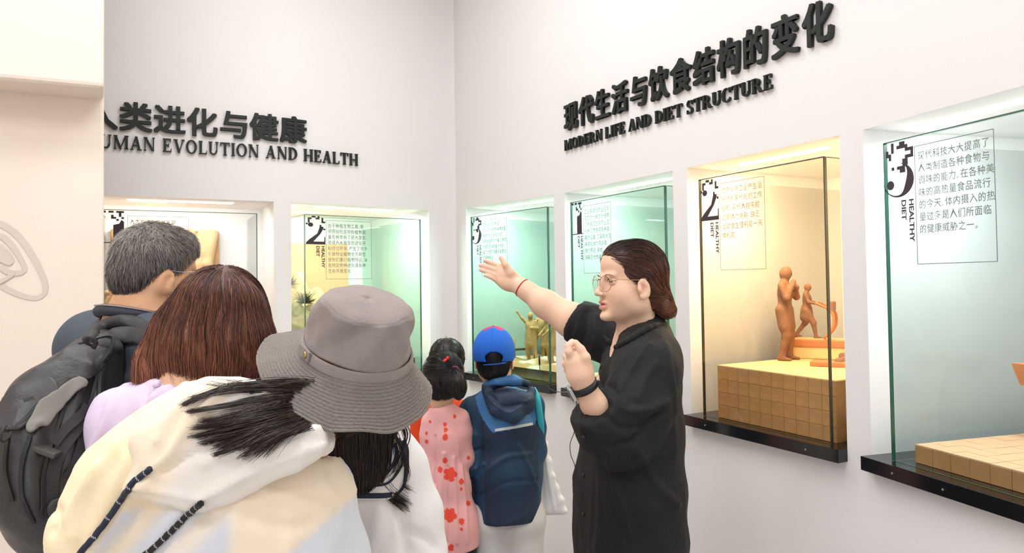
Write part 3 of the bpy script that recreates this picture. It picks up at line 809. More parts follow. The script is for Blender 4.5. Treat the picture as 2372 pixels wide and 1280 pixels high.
def statuette(name, label, foot, H, face, pose, m, cat='statuette', extra=None):
    # foot: point on the ground; face: heading in plan (unit); pose: joint offsets as (side, forward, up) in units of H
    f = np.array([face[0], face[1], 0.0]); f /= np.linalg.norm(f); r = np.array([f[1], -f[0], 0.0]); u = np.array([0, 0, 1.0])
    Q = lambda p: np.asarray(foot) + (r * p[0] + f * p[1] + u * p[2]) * H
    J = dict(hip=(0, 0, .52), chest=(0, 0.01, .72), neck=(0, 0.01, .83), head=(0, 0.03, .925), lsh=(-.105, 0, .80), rsh=(.105, 0, .80),
             lel=(-.14, -.02, .64), rel=(.14, -.02, .64), lha=(-.13, .06, .50), rha=(.13, .06, .50), lhip=(-.05, 0, .50), rhip=(.05, 0, .50),
             lkn=(-.07, .03, .27), rkn=(.07, .03, .27), lan=(-.08, 0, .04), ran=(.08, 0, .04))
    J.update(pose); J = {k: Q(v) for k, v in J.items()}; F_ = Field(); k = 0.03 * H
    F_.chain([J['hip'], J['chest'], (J['lsh'] + J['rsh']) / 2], [.082 * H, .09 * H, .07 * H], k, sc=(1.15, .8, 1), ax=np.array([r, f, u]))
    F_.cap(J['chest'], J['neck'], .05 * H, .03 * H, k); F_.cap(J['neck'], J['head'], .03 * H, .04 * H, k * .5)
    F_.ell(J['head'], (.055 * H, .066 * H, .078 * H), np.array([r, f, u]), k * .3)
    F_.ell(J['head'] + f * .068 * H - u * .008 * H, (.008 * H, .01 * H, .016 * H), np.array([r, f, u]), k * .3)
    for s in 'lr':
        F_.chain([J[s + 'sh'], J[s + 'el'], J[s + 'ha']], [.04 * H, .03 * H, .022 * H], k)
        F_.ell(J[s + 'ha'] + (J[s + 'ha'] - J[s + 'el']) * .15, (.024 * H,) * 3, None, k)
        F_.chain([J[s + 'hip'], J[s + 'kn'], J[s + 'an']], [.07 * H, .05 * H, .032 * H], k)
        F_.cap(J[s + 'an'] - f * .02 * H - u * .015 * H, J[s + 'an'] + f * .10 * H - u * .022 * H, .028 * H, .018 * H, k)
    if extra: extra(F_, J, H, f, r, u)
    V, Qd = F_.mesh(H * 0.016); V = relax(V, Qd, 1); V += F_.grad(V) * (wrinkle(V, 22 / H, 3) * 0.004 * H)[:, None]
    V[:, 2] = np.maximum(V[:, 2], foot[2])
    o = mobj(name, V, Qd, m, None, True); return tag(o, label, cat)
# ---- amber case
C2 = CASE['R2']; HB = 0.2
platform('R2', 0.115, C2['L'] - 0.06, 0.03, 0.80, HB, M['cork'], M['tile_y'], 0.052, 4, 'tiled cork-sided platform in the amber-lit case under the clay figures')
def shorts(F_, J, H, f, r, u):
    A = np.array([r, f, u])
    for s in 'lr': F_.cap(J[s + 'hip'] + u * .03 * H, J[s + 'kn'] + (J[s + 'hip'] - J[s + 'kn']) * .35, .082 * H, .072 * H, .01 * H)
zf = ZS + HB + 0.001
fp = W(1820, 834, 2.87); fp[2] = zf
statuette('clay_figure', 'terracotta figure in shorts raising a cup to its mouth in the amber case', fp, 0.375, (0.75, -0.5),
          dict(lan=(-.10, 0.02, .035), ran=(.07, -.03, .035), lkn=(-.08, .03, .27), rel=(.15, .06, .66), rha=(.03, .10, .82), lel=(-.12, .10, .67), lha=(-.01, .13, .77), head=(0, .02, .925)), M['clay'], extra=shorts)
# raised slab with the treadmill
sb_c = W(1900, 782, 2.93); sb_c[2] -= 0.02
tr = empty('treadmill', sb_c, 'small orange model treadmill with curved handrails in the amber case', 'treadmill')
tax = frame((0.86, -0.5, 0)); tax = np.array([tax[1], -tax[0], tax[2]])      # long axis first
MB().box(sb_c, (0.14, 0.055, 0.014), tax, bev=0.005).build('deck', M['orange_wood'], tr)
hl = (sb_c[2] - 0.014 - zf) / 2
MB().box(sb_c - np.array([0, 0, 0.014 + hl]), (0.11, 0.05, hl), tax, bev=0.004).build('base', M['tile_y'], tr)
MB().box(sb_c + np.array([0, 0, 0.016]), (0.125, 0.036, 0.003), tax, bev=0.001).build('belt', M['tile_y'], tr)
for sgn in (-1, 1):
    b0 = sb_c + tax[0] * 0.02 + tax[1] * 0.05 * sgn
    pts = spline([b0 + np.array([0, 0, .02]), b0 + tax[0] * .035 + np.array([0, 0, .07]), b0 + tax[0] * .03 + np.array([0, 0, .13]), b0 - tax[0] * .03 + np.array([0, 0, .165])], 16)
    MB().tube(pts, 0.0055, 8).build('handrail', M['orange_wood'], tr, True)
MB().box(sb_c + tax[0] * 0.045 + np.array([0, 0, .15]), (0.012, 0.055, 0.018), tax, bev=0.003).build('console', M['clay'], tr)
fb = sb_c - tax[0] * 0.05 + np.array([0, 0, 0.019])
def skirt(F_, J, H, f, r, u):
    F_.cap(J['hip'] + u * .02 * H, J['hip'] - u * .13 * H, .095 * H, .12 * H, .01 * H)
statuette('clay_figure', 'small terracotta figure striding on the model treadmill in the amber case', fb, 0.225, tax[0][:2],
          dict(lan=(-.05, -.20, .05), lkn=(-.06, -.03, .28), ran=(.05, .16, .035), rkn=(.05, .12, .28), rel=(.14, .06, .66), rha=(.13, .22, .62), lel=(-.14, .05, .66), lha=(-.13, .22, .62)), M['clay'], extra=skirt)
bd = W(1940, 838, 2.66); bd[2] = zf + 0.008
tag(MB().box(bd, (0.09, 0.05, 0.008), tax, bev=0.003).build('wooden_board', M['orange_wood']), 'flat orange board lying at the right end of the amber case', 'board')
for k, (x, y, rr_) in enumerate([(1938, 800, .016), (1950, 806, .018), (1958, 796, .015), (1946, 792, .014)]):
    q = W(x + 5, y, 2.66 + .02 * k); q[2] = zf + rr_ * 0.9 + .016 * (k > 1)
    F_ = Field().ell(q, (rr_, rr_ * 1.15, rr_), None); V, Qd = F_.mesh(rr_ / 5); V += wrinkle(V, 180, k)[:, None] * 0.0012
    V[:, 2] = np.maximum(V[:, 2], zf)
    tag(mobj('clay_lump', V, Qd, M['clay'], None, True), 'reddish brown clay lump heaped beside the model treadmill', 'lump', 'clay lumps beside the treadmill')
# ---- rightmost case
C3 = CASE['R3']
platform('R3', 0.115, C3['L'] - 0.07, 0.045, 0.80, 0.052, mat('board_edge_brown', srgb(186, 132, 84), .6, var=.08, vscale=20), M['tile'], 0.055, 1, 'low platform of square wooden tiles in the rightmost case')
z3 = ZS + 0.053
q = W(2500, 960, 1.93)
P3 = CASE['R3']['P']
bw_ = empty('wooden_stand', (q[0], q[1], z3), 'brown slanted wooden stand cut off by the right edge of the rightmost case', 'stand')
c = np.array([q[0] + 0.02, q[1] + .05, z3])
a3 = CASE['R3']['ax']
mbx = MB(); mbx.prism([(-.10, .16), (.10, .16), (.06, .22), (-.125, .22)], c, a3[0], (0, 0, 1), a3[1], -.06, .06); mbx.build('tray', M['orange_wood'], bw_)
MB().box(c + np.array([0, 0, .08]), (.015, .015, .08), a3, bev=.003).build('post', M['orange_wood'], bw_)
MB().box(c + np.array([0, 0, .006]), (.06, .05, .006), a3, bev=.002).build('foot_plate', M['orange_wood'], bw_)
# ---- terrain bases
def terrain(key, s0, s1, d0, d1, h, amp, m, label, seed, white=None, res=0.012, name='terrain_base', tilt=0.0):
    C = CASE[key]; P = C['P']; nx = int((s1 - s0) / res) + 2; ny = int((d1 - d0) / res) + 2
    S, Dd = np.meshgrid(np.linspace(s0, s1, nx), np.linspace(d0, d1, ny), indexing='ij')
    X = np.stack([S.ravel(), Dd.ravel(), np.zeros(S.size)], -1)
    zz = h + amp * wrinkle(X, 16, seed) + amp * 0.35 * wrinkle(X, 55, seed + 1) + tilt * (X[:, 1] - d0)
    edge = np.minimum.reduce([X[:, 0] - s0, s1 - X[:, 0], X[:, 1] - d0, d1 - X[:, 1]])
    zz = np.where(edge < 1e-6, h * 0.8, zz); zz = np.maximum(zz, 0.01)
    V = [P(a, -b, ZS + z) for a, b, z in zip(X[:, 0], X[:, 1], zz)]; n = len(V)
    Fc = [(i * ny + j, (i + 1) * ny + j, (i + 1) * ny + j + 1, i * ny + j + 1) for i in range(nx - 1) for j in range(ny - 1)]
    ring = [i * ny for i in range(nx)] + [(nx - 1) * ny + j for j in range(1, ny)] + [i * ny + ny - 1 for i in range(nx - 2, -1, -1)] + [j for j in range(ny - 2, 0, -1)]
    V += [P(X[i, 0], -X[i, 1], ZS + 0.001) for i in ring]; L = len(ring)
    Fc += [(ring[i], ring[(i + 1) % L], n + (i + 1) % L, n + i) for i in range(L)][:]
    cols = None
    if white is not None:
        w = np.clip(wrinkle(X, 26, seed + 7) * 2.0 + white, 0, 1)[:, None]
        cl = np.array(srgb(188, 142, 92)[:3]) * (1 - w) + np.array(srgb(226, 208, 180)[:3]) * w
        cols = np.vstack([cl, np.tile(np.array(srgb(186, 138, 84)[:3]), (L, 1))])
    o = mobj(name, V, Fc, m, None, True, cols); return tag(o, label, 'diorama base'), (lambda s, d: P(s, -d, ZS + h))
M['terrain'] = mat('terrain_paint', srgb(190, 142, 90), 0.9, attr='Col', bump=0.4, bscale=90)
_, g0 = terrain('R0', 0.075, CASE['R0']['L'] - 0.06, 0.05, 0.80, 0.07, 0.018, M['terrain'], 'brown terrain base with pale patches in the case beyond the boy', 4, white=-0.05)
C0 = CASE['R0']
z0_ = ZS + 0.072
def coat(F_, J, H, f, r, u):
    F_.cap(J['chest'], J['hip'] - u * .14 * H, .10 * H, .135 * H, .02 * H)
def at_row(px, py, z): q = on_z(px, py, z); q[2] = z; return q
fa = at_row(1231, 845, z0_)
fa = W(1231, 846, 4.22); fa[2] = z0_ - 0.008
statuette('clay_farmer', 'ochre clay farmer in a coat with one arm raised in the case beyond the boy', fa, 0.285, (-0.2, -1.0),
          dict(rel=(.18, 0.03, .88), rha=(.27, .04, 1.0), lel=(-.15, .02, .66), lha=(-.05, .12, .68), lan=(-.12, .06, .03), ran=(.06, -.05, .03)), M['clay2'], extra=coat)
fb = W(1277, 862, 4.05); fb[2] = z0_ - 0.008
statuette('clay_farmer', 'ochre clay farmer bending forward by the glass corner of the case beyond the boy', fb, 0.28, (-1, -0.3),
          dict(rel=(.15, .10, .66), rha=(.12, .20, .58), lel=(-.15, .10, .66), lha=(-.12, .2, .58), head=(0, .08, .90), neck=(0, .05, .82)), M['clay2'], extra=coat)
def ox(foot, L_, face, label):
    f = np.array([face[0], face[1], 0]); f /= np.linalg.norm(f); r = np.array([f[1], -f[0], 0.0]); u = np.array([0, 0, 1.0]); A = np.array([r, f, u])
    Q = lambda s, a, h: np.asarray(foot) + (r * s + f * a + u * h) * L_
    F_ = Field(); k = .05 * L_
    F_.ell(Q(0, -.22, .52), (.15 * L_, .24 * L_, .17 * L_), A, k).ell(Q(0, .14, .53), (.15 * L_, .20 * L_, .19 * L_), A, k)
    F_.chain([Q(0, .28, .6), Q(0, .42, .68), Q(0, .5, .68)], [.12 * L_, .085 * L_, .07 * L_], k)
    F_.cap(Q(0, .5, .68), Q(0, .66, .55), .07 * L_, .045 * L_, k)
    for s in (-1, 1):
        F_.chain([Q(.06 * s, .52, .74), Q(.13 * s, .55, .80), Q(.12 * s, .58, .87)], [.018 * L_, .014 * L_, .006 * L_], .01 * L_)
        F_.cap(Q(.07 * s, .48, .71), Q(.13 * s, .46, .70), .018 * L_, .012 * L_, .01 * L_)
        F_.chain([Q(.08 * s, .2, .42), Q(.08 * s, .21, .22), Q(.08 * s, .19, .03)], [.06 * L_, .035 * L_, .03 * L_], k)
        F_.chain([Q(.09 * s, -.34, .45), Q(.09 * s, -.30, .30), Q(.09 * s, -.39, .2), Q(.09 * s, -.35, .03)], [.09 * L_, .05 * L_, .034 * L_, .03 * L_], k)
    F_.chain([Q(0, -.46, .6), Q(0, -.5, .45), Q(0, -.49, .28)], [.02 * L_, .013 * L_, .02 * L_], .01 * L_)
    V, Qd = F_.mesh(L_ * .018); V = relax(V, Qd, 1); V[:, 2] = np.maximum(V[:, 2], foot[2])
    return tag(mobj('clay_ox', V, Qd, M['clay2'], None, True), label, 'statuette')
fo = W(1262, 852, 4.38); fo[2] = z0_ - 0.01
ox(fo, 0.36, (0.25, -1.0), 'large ochre clay ox facing out behind the two clay farmers')
for k, (x, y0, y1, Y, lb) in enumerate([(1238, 738, 850, 4.25, 'green-grey hoe standing upright behind the arm-raising clay farmer'), (1265, 742, 850, 4.3, 'green-grey hoe standing upright in front of the clay ox')]):
    t_ = empty('model_hoe', W(x, y1, Y), lb, 'hoe'); a_ = W(x, y1, Y); b_ = W(x, y0, Y); a_[2] = z0_ - .01
    MB().tube([a_, b_], 0.004, 8).build('shaft', M['twig'], t_, True)
    MB().box(b_ - np.array([0, 0, .012]), (.022, .006, .006), bev=.002).build('blade', M['twig'], t_)
q = W(1192, 808, 4.3)
t_ = empty('model_cart_pole', (q[0], q[1], z0_ - .01), 'brown model post with a crossbar at the left end behind the blue cap', 'post')
MB().tube([(q[0], q[1], z0_ - .01), (q[0], q[1], z0_ + .12)], 0.006, 8).build('shaft', M['clay2'], t_, True)
MB().tube([(q[0] - .01, q[1], z0_ + .05), (q[0] + .07, q[1] - .02, z0_ + .055)], 0.007, 8).build('crossbar', M['twig'], t_, True)
# ---- case 1 behind the woman
terrain('R1', 0.075, CASE['R1']['L'] - 0.06, 0.05, 0.80, 0.08, 0.012, M['terrain'], 'brown terrain base in the case behind the woman in black', 9, white=0.3)
P1 = CASE['R1']['P']; L1_ = CASE['R1']['L']
q = P1(L1_ - 0.17, -0.30, ZS + 0.08); F_ = Field()
F_.chain([q, q + [0.01, 0, .16], q + [-.01, .0, .33], q + [.0, .01, .46]], [.075, .06, .055, .03], .03)
F_.chain([q + [0, 0, .30], q + [.06, .02, .40], q + [.05, .02, .47]], [.035, .025, .012], .02)
F_.chain([q + [0, 0, .05], q + [.07, -.05, .0]], [.04, .02], .03); F_.chain([q + [0, 0, .05], q + [-.08, .04, .0]], [.04, .02], .03)
V, Qd = F_.mesh(.009); V += F_.grad(V) * (wrinkle(V, 60, 5, aniso=(1, 1, .25)) * .004)[:, None]; V[:, 2] = np.maximum(V[:, 2], ZS + .06)
tag(mobj('clay_tree_trunk', V, Qd, M['clay2'], None, True), 'ochre clay tree trunk behind the shoulder of the woman in black', 'statuette')
q = P1(0.26, -0.40, ZS + 0.075)
statuette('clay_worker', 'ochre clay worker hidden behind the head of the woman in black', q, 0.30, (-.8, -.6), {}, M['clay2'], extra=shorts)
# ---- left wall, case 2: sandy relief and dry bushes
terrain('L2', 0.09, CASE['L2']['L'] - 0.08, 0.05, 0.80, 0.10, 0.02, M['terrain'], 'sandy terrain base with pale patches in the mint case above the bucket hat', 14, white=0.4)
def hills(key, s0, s1, d, zs, m, label, seed, name, thick=0.05):
    C = CASE[key]; P = C['P']; F_ = Field(); A = C['ax']; g = np.random.default_rng(seed)
    n = len(zs)
    for i, z in enumerate(zs):
        s = s0 + (s1 - s0) * i / max(n - 1, 1); w = (s1 - s0) / n
        F_.ell(P(s, -d, ZS + z * 0.5), (w * 0.95, thick, z * 0.52), A, .05)
    V, Qd = F_.mesh(.010); V = relax(V, Qd, 1); V += F_.grad(V) * (wrinkle(V, 40, seed) * .008 + wrinkle(V, 110, seed + 1) * .003)[:, None]
    V[:, 2] = np.maximum(V[:, 2], ZS + .01)
    return tag(mobj(name, V, Qd, m, None, True), label, 'relief')
hills('L2', 0.12, 0.46, 0.55, [.52, .60, .50, .40], M['clay3'], 'sandy carved hillside in the mint case behind the bucket hat', 3, 'carved_hill', 0.09)
hills('L2', 0.13, 0.32, 0.28, [.44, .42, .26], M['clay3'], 'nearer sandy carved boulder left of the bucket hat', 8, 'carved_boulder', 0.06)
bp_ = MB().box(CASE['L2']['P'](0.375, -0.79, ZS + 0.40), (0.285, 0.006, 0.40), CASE['L2']['ax']).build('backdrop_panel', mat('peach_backdrop', srgb(238, 182, 142), 0.9, var=0.05, vscale=3))
tag(bp_, 'plain peach backdrop panel behind the carved hillside', 'panel')
def bush(key, s, d, z, r_, label, seed, n=150, name='dry_bush'):
    C = CASE[key]; c = C['P'](s, -d, ZS + z); g = np.random.default_rng(seed); pts = []
    for _ in range(n):
        a = g.uniform(0, 6.28); b = g.uniform(0.1, 1.35); dv = np.array([math.cos(a) * math.cos(b), math.sin(a) * math.cos(b), math.sin(b)])
        L = r_ * g.uniform(.5, 1.1); w = g.normal(size=3) * .25
        pts.append([c + dv * L * q + w * L * q * q * .5 for q in np.linspace(0, 1, 6)])
    V, Qd = strand_mesh(np.array(pts), .0014, .3)
    return tag(mobj(name, V, Qd, M['twig']), label, 'bush')
bush('L2', 0.17, 0.26, 0.42, .085, 'dark dry bush on the boulder in the mint case above the bucket hat', 1, 260)
bush('L2', 0.24, 0.24, 0.36, .07, 'paler dry bush to the right of the taller dark bush in the mint case', 2)
bush('L2', 0.16, 0.50, 0.53, .05, 'small dry bush on the hilltop in the mint case', 5)
pL2 = CASE['L2']['P']
lp = bpy.data.lights.new('backdrop_lamp', 'AREA'); lp.size = 0.06; lp.energy = 1.8; lp.color = (1, .80, .60)
lo = bpy.data.objects.new('backdrop_lamp', lp); COL.objects.link(lo); lo.location = pL2(0.24, -0.40, ZT - 0.02)
lo.rotation_euler = (Vector(pL2(0.34, -0.79, ZS + .5)) - lo.location).to_track_quat('-Z', 'Y').to_euler()
# ---- leftmost case: carved relief
pL1 = CASE['L1']['P']; LL1 = CASE['L1']['L']
terrain('L1', 0.10, LL1 - 0.10, 0.05, 0.44, 0.10, 0.02, M['terrain'], 'brown terrain base in the leftmost case behind the grey-haired man', 21, white=-0.2)
rl = empty('carved_relief', pL1(0.36, -0.42, ZS), 'brown carved cave relief with hanging folds in the leftmost case', 'relief')
MB().box(pL1(0.37, -0.435, ZS + 0.42), (0.27, 0.015, 0.42), CASE['L1']['ax'], bev=.004).build('back_board', mat('relief_board', srgb(196, 152, 104), 0.9, bump=.3, bscale=40, var=.2, vscale=6), rl)
F_ = Field()
g = np.random.default_rng(4)
for i in range(9):
    s = 0.13 + i * 0.058; t_ = 0.60 + .14 * g.uniform(); A = [pL1(s + g.normal() * .01, -.40, ZS + .82), pL1(s + g.normal() * .012, -.385, ZS + t_), pL1(s + g.normal() * .015, -.39, ZS + .45 + .1 * g.uniform()), pL1(s + g.normal() * .02, -.40, ZS + .25 * g.uniform() + .1)]
    F_.chain(A, [.03, .024, .03, .036], .02)
V, Qd = F_.mesh(.008); V += F_.grad(V) * (wrinkle(V, 70, 5, aniso=(1, 1, .3)) * .004)[:, None]
mobj('hanging_folds', V, Qd, M['clay3'], rl, True)
F_ = Field(); F_.ell(pL1(.13, -.30, ZS + .28), (.05, .05, .30), None, .04).ell(pL1(.20, -.32, ZS + .2), (.07, .05, .18), None, .04).ell(pL1(.5, -.3, ZS + .12), (.12, .06, .10), None, .04)
V, Qd = F_.mesh(.008); V += F_.grad(V) * (wrinkle(V, 60, 15) * .009 + wrinkle(V, 150, 6) * .003)[:, None]; V[:, 2] = np.maximum(V[:, 2], ZS + .03)
mobj('rock_mound', V, Qd, M['clay2'], rl, True)
statuette('clay_figure', 'crouching clay figure at the left glass corner of the leftmost case', pL1(.14, -.16, ZS + .10), .46, (.3, -1),
          dict(rel=(.17, .05, .70), rha=(.08, .12, .86)), M['clay3'])
lp = bpy.data.lights.new('relief_lamp', 'AREA'); lp.size = 0.10; lp.energy = 1.8; lp.color = (1, .70, .40)
lo = bpy.data.objects.new('relief_lamp', lp); COL.objects.link(lo); lo.location = pL1(0.30, -0.12, ZT - 0.03)
lo.rotation_euler = (Vector(pL1(0.30, -0.42, ZS + .5)) - lo.location).to_track_quat('-Z', 'Y').to_euler()
# ---- thin cable on the glass of the farming case
cb = empty('cable', W(1250, 830, 4.05), 'thin dark cable hanging from the glass of the farming case to the next ledge', 'cable')
P0 = CASE['R0']['P']; LR0 = CASE['R0']['L']
k0 = [W(1249, 828, 3.66), W(1252, 862, 3.64), W(1262, 887, 3.60), W(1280, 903, 3.55), W(1300, 908, 3.50), W(1318, 908, 3.46)]
MB().tube(spline(k0, 40), .0022, 6).build('wire', M['black_gloss'], cb, True)
MB().tube([W(1249, 822, 3.66), W(1250, 845, 3.655)], .005, 8).build('plug', M['black_gloss'], cb, True)
# ---------------------------------------------------------------- people: shared tools
SKIN = np.array(srgb(226, 182, 150)[:3]); SKIN_L = np.array(srgb(246, 208, 182)[:3])
M['skin'] = mat('skin', srgb(240, 200, 172), 0.5, attr='Col', sss=0.12, spec=0.35, bump=0.05, bscale=500)
M['hair'] = mat('hair', srgb(40, 28, 24), 0.42, attr='Col', spec=0.45)
M['eye_white'] = mat('eye_white', srgb(206, 194, 188), 0.25); M['iris'] = mat('iris_dark_brown', srgb(40, 24, 18), 0.15)
M['gold'] = mat('gold_wire', srgb(214, 176, 140), 0.25, metal=1.0)
M['silver'] = mat('silver_wire', srgb(190, 192, 196), 0.25, metal=1.0)
M['rubber'] = mat('black_rubber', srgb(26, 27, 30), 0.45)
M['lens'] = glass_mat('lens', (0.97, 0.97, 0.97))
def as_surf(Fd):
    if isinstance(Fd, Surf): return Fd
    if getattr(Fd, 'surf', None) is None or getattr(Fd, 'np_', None) not in (None, len(Fd.P)):
        V, Q = Fd.mesh(.011); Fd.surf = Surf(relax(V, Q, 1), Q)
    Fd.np_ = len(Fd.P); return Fd.surf
def hit(Fd, px, py, lift=0.0, y0=0.6, y1=4.5):
    px = np.atleast_1d(np.asarray(px, float)); py = np.atleast_1d(np.asarray(py, float))
    sf = as_surf(Fd); out = []; last = None
    for a, b in zip(px, py):
        d = ray(a, b); co, no, ix, t = sf.bvh.ray_cast(Vector(CAM + d * .3), Vector(d))
        if co is None:                                   # beside the surface: the closest point of it to the line of sight
            P_ = CAM + d * (last if last is not None else np.median(sf.V[:, 1])); co, no, ix, t = sf.bvh.find_nearest(Vector(P_))
        last = co[1]; no = Vector(no)
        if no.dot(Vector(d)) > 0: no = -no
        out.append(np.array(co) + np.array(no) * lift)
    return np.array(out)
def hpath(Fd, pts, n=24, lift=0.0):
    c = spline([(a, b, 0) for a, b in pts], n); return hit(Fd, c[:, 0], c[:, 1], lift)
def line_dist(V, pts):
    P = np.asarray(pts); best = np.full(len(V), 9.0)
    for a, b in zip(P[:-1], P[1:]):
        ab = b - a; t = np.clip(((V - a) @ ab) / (ab @ ab + 1e-12), 0, 1); best = np.minimum(best, np.linalg.norm(V - a - t[:, None] * ab, axis=1))
    return best
def ridges(V, Fd, specs):                               # specs: (pixel polyline, width m, height m)
    out = np.zeros(len(V))
    for pts, w, a in specs:
        P = hpath(Fd, pts, 14); lo, hi = P.min(0) - 3 * w, P.max(0) + 3 * w
        m = np.all((V > lo) & (V < hi), axis=1)
        if not m.any(): continue
        d = line_dist(V[m], P); out[m] += a * np.exp(-(d / w) ** 2)
    return out
def head_field(fem=True, s=1.0, fat=1.0, full=True):    # local: x = to the person's right, y forward, z up; origin between the ears at eye height
    F_ = Field()
    F_.ell((0, -.018, .035), (.074, .092, .080), None, .02)
    F_.ell((0, .040, .050), (.060, .046, .052), None, .02)
    F_.ell((0, .022, -.035), (.063 * fat, .066, .080), None, .02)
    F_.ell((0, .034, -.078), (.046 * fat, .044, .036), None, .02)
    for q in (-1, 1):
        F_.ell((.037 * q, .046, -.040), (.026, .028, .032), None, .02)
        F_.ell((.043 * q * fat, .004, -.066), (.022, .036, .026), None, .02)
    F_.ell((0, .077, -.101), (.020, .018, .014), None, .018)
    if full:
        F_.cap((-.036, .072, .018), (-.012, .082, .015), .008, .008, .012); F_.cap((.036, .072, .018), (.012, .082, .015), .008, .008, .012)
        F_.cap((0, .083, .010), (0, .103, -.030), .0065, .0085, .010); F_.ell((0, .1055, -.034), (.0095, .009, .0085), None, .006)
        for q in (-1, 1):
            F_.ell((.0115 * q, .096, -.037), (.0065, .009, .0065), None, .006)
            F_.ell((.031 * q, .094, -.001), (.0155, .013, .0095), None, .010, 's')
        F_.chain([(-.022, .078, -.066), (-.010, .0905, -.0595), (0, .0935, -.0605), (.010, .0905, -.0595), (.022, .078, -.066)], [.0025, .0048, .0042, .0048, .0025], .004)
        F_.chain([(-.020, .077, -.069), (-.008, .0895, -.0745), (0, .0915, -.0755), (.008, .0895, -.0745), (.020, .077, -.069)], [.0025, .0054, .0060, .0054, .0025], .004)
        F_.chain([(-.021, .080, -.067), (-.008, .0985, -.0674), (.008, .0985, -.0674), (.021, .080, -.067)], [.0014, .0032, .0032, .0014], .0015, 's')
        F_.ell((0, .094, -.051), (.003, .004, .008), None, .004, 's')
    for q in (-1, 1):                                   # ears
        A = np.array([[1, 0, 0], [0, math.cos(.25), -math.sin(.25)], [0, math.sin(.25), math.cos(.25)]]); c = np.array([.0765 * q, -.004, -.020])
        A = A @ np.array([[math.cos(.22 * q), math.sin(.22 * q), 0], [-math.sin(.22 * q), math.cos(.22 * q), 0], [0, 0, 1]])
        F_.ell(c, (.0075, .0190, .031), A, .005)
        F_.ell(c + [.0065 * q, .002, .004], (.0055, .0125, .0205), A, .003, 's')
        F_.ell(c + [.002 * q, .006, -.024], (.006, .008, .009), A, .006)
        F_.chain([c + [.003 * q, .004, .016], c + [.0035 * q, -.007, .008], c + [.003 * q, -.007, -.008]], [.0022, .0026, .0022], .003); F_.ell(c + [.0025 * q, .014, -.004], (.004, .004, .007), A, .009)
    return F_
def place_field(F_, loc, c, A, s=1.0, k=0.02, rad=0.17):  # put a local field (rows of A = world directions of local x, y, z) into another field
    c = np.asarray(c, float)
    F_.fn(lambda P: loc(((P - c) @ A.T) / s) * s, c - rad * s, c + rad * s, k)
def local(V, c, A, s=1.0): return ((V - np.asarray(c)) @ A.T) / s
def world(v, c, A, s=1.0): return np.asarray(c) + (np.asarray(v) * s) @ A
def hax(yaw, pitch=0.0, roll=0.0):                      # yaw from +Y towards +X; rows right, forward, up
    f = np.array([math.sin(yaw) * math.cos(pitch), math.cos(yaw) * math.cos(pitch), math.sin(pitch)])
    r = np.array([math.cos(yaw), -math.sin(yaw), 0.0]); u = np.cross(r, f)
    r2 = r * math.cos(roll) - u * math.sin(roll); u2 = np.cross(r2, f)
    return np.array([r2, f, u2])
def hand(F_, w, d, n, t, s=1.0, curl=0.35, k=0.006):    # wrist, direction, palm normal, side of the thumb
    d, n, t = (np.asarray(q, float) / np.linalg.norm(q) for q in (d, n, t)); w = np.asarray(w, float)
    A = np.array([t, d, n])
    F_.cap(w - d * .02 * s, w + d * .02 * s, .024 * s, .024 * s, k * 2, sc=(1.1, 1, .75), ax=A)
    F_.box(w + d * .050 * s, (.039 * s, .045 * s, .0125 * s), A, .011 * s, k * 2)
    for o, L in ((.030, .070), (.010, .078), (-.011, .072), (-.031, .056)):
        p = w + d * .082 * s + t * o * s; a = curl * .6; q = [p - d * .03 * s]
        for i, f in enumerate((.45, .32, .25)):
            q.append(p); p = p + (d * math.cos(a) + n * math.sin(a)) * L * f * s; a += curl
        q.append(p); F_.chain(q, [.010 * s, .0098 * s, .009 * s, .008 * s, .007 * s][:len(q)], k * .5)
    b = w + d * .018 * s + t * .026 * s + n * .006 * s
    F_.chain([b, b + (d * .6 + t * .6 + n * .3) * .038 * s, b + (d * .85 + t * .75 + n * .55) * .062 * s, b + (d * 1.2 + t * .65 + n * .8) * .078 * s], [.015 * s, .0115 * s, .0095 * s, .0075 * s], k)
def skin_cols(V, base=SKIN, pinks=(), lips=None):
    c = np.tile(base, (len(V), 1)); c = c * (1 + 0.03 * wrinkle(V, 30, 3))[:, None]
    for p, r_, col, a in pinks:
        w = a * np.exp(-(np.linalg.norm((V - p), axis=1) / r_) ** 2)[:, None]; c = c * (1 - w) + np.array(col) * w
    return c
def legs(F_, hips, face, floor=0.0, shoe=True, hz=None, k=.03, s=1.0, step=.0):
    f = np.array([face[0], face[1], 0]); f /= np.linalg.norm(f); r = np.array([f[1], -f[0], 0.0])
    out = []
    for q in (-1, 1):
        h = hips + r * .085 * q * s; kn = np.array([h[0], h[1], hips[2] * .52]) + f * .02 * s + f * step * q * .5; an = np.array([h[0], h[1], .085 * s]) + f * step * q
        F_.chain([h, kn, an], [.088 * s, .058 * s, .038 * s], k); out.append((h, kn, an))
        F_.cap(an - f * .03 * s - [0, 0, .045 * s], an + f * .15 * s - [0, 0, .055 * s], .032 * s, .026 * s, k)
    return out
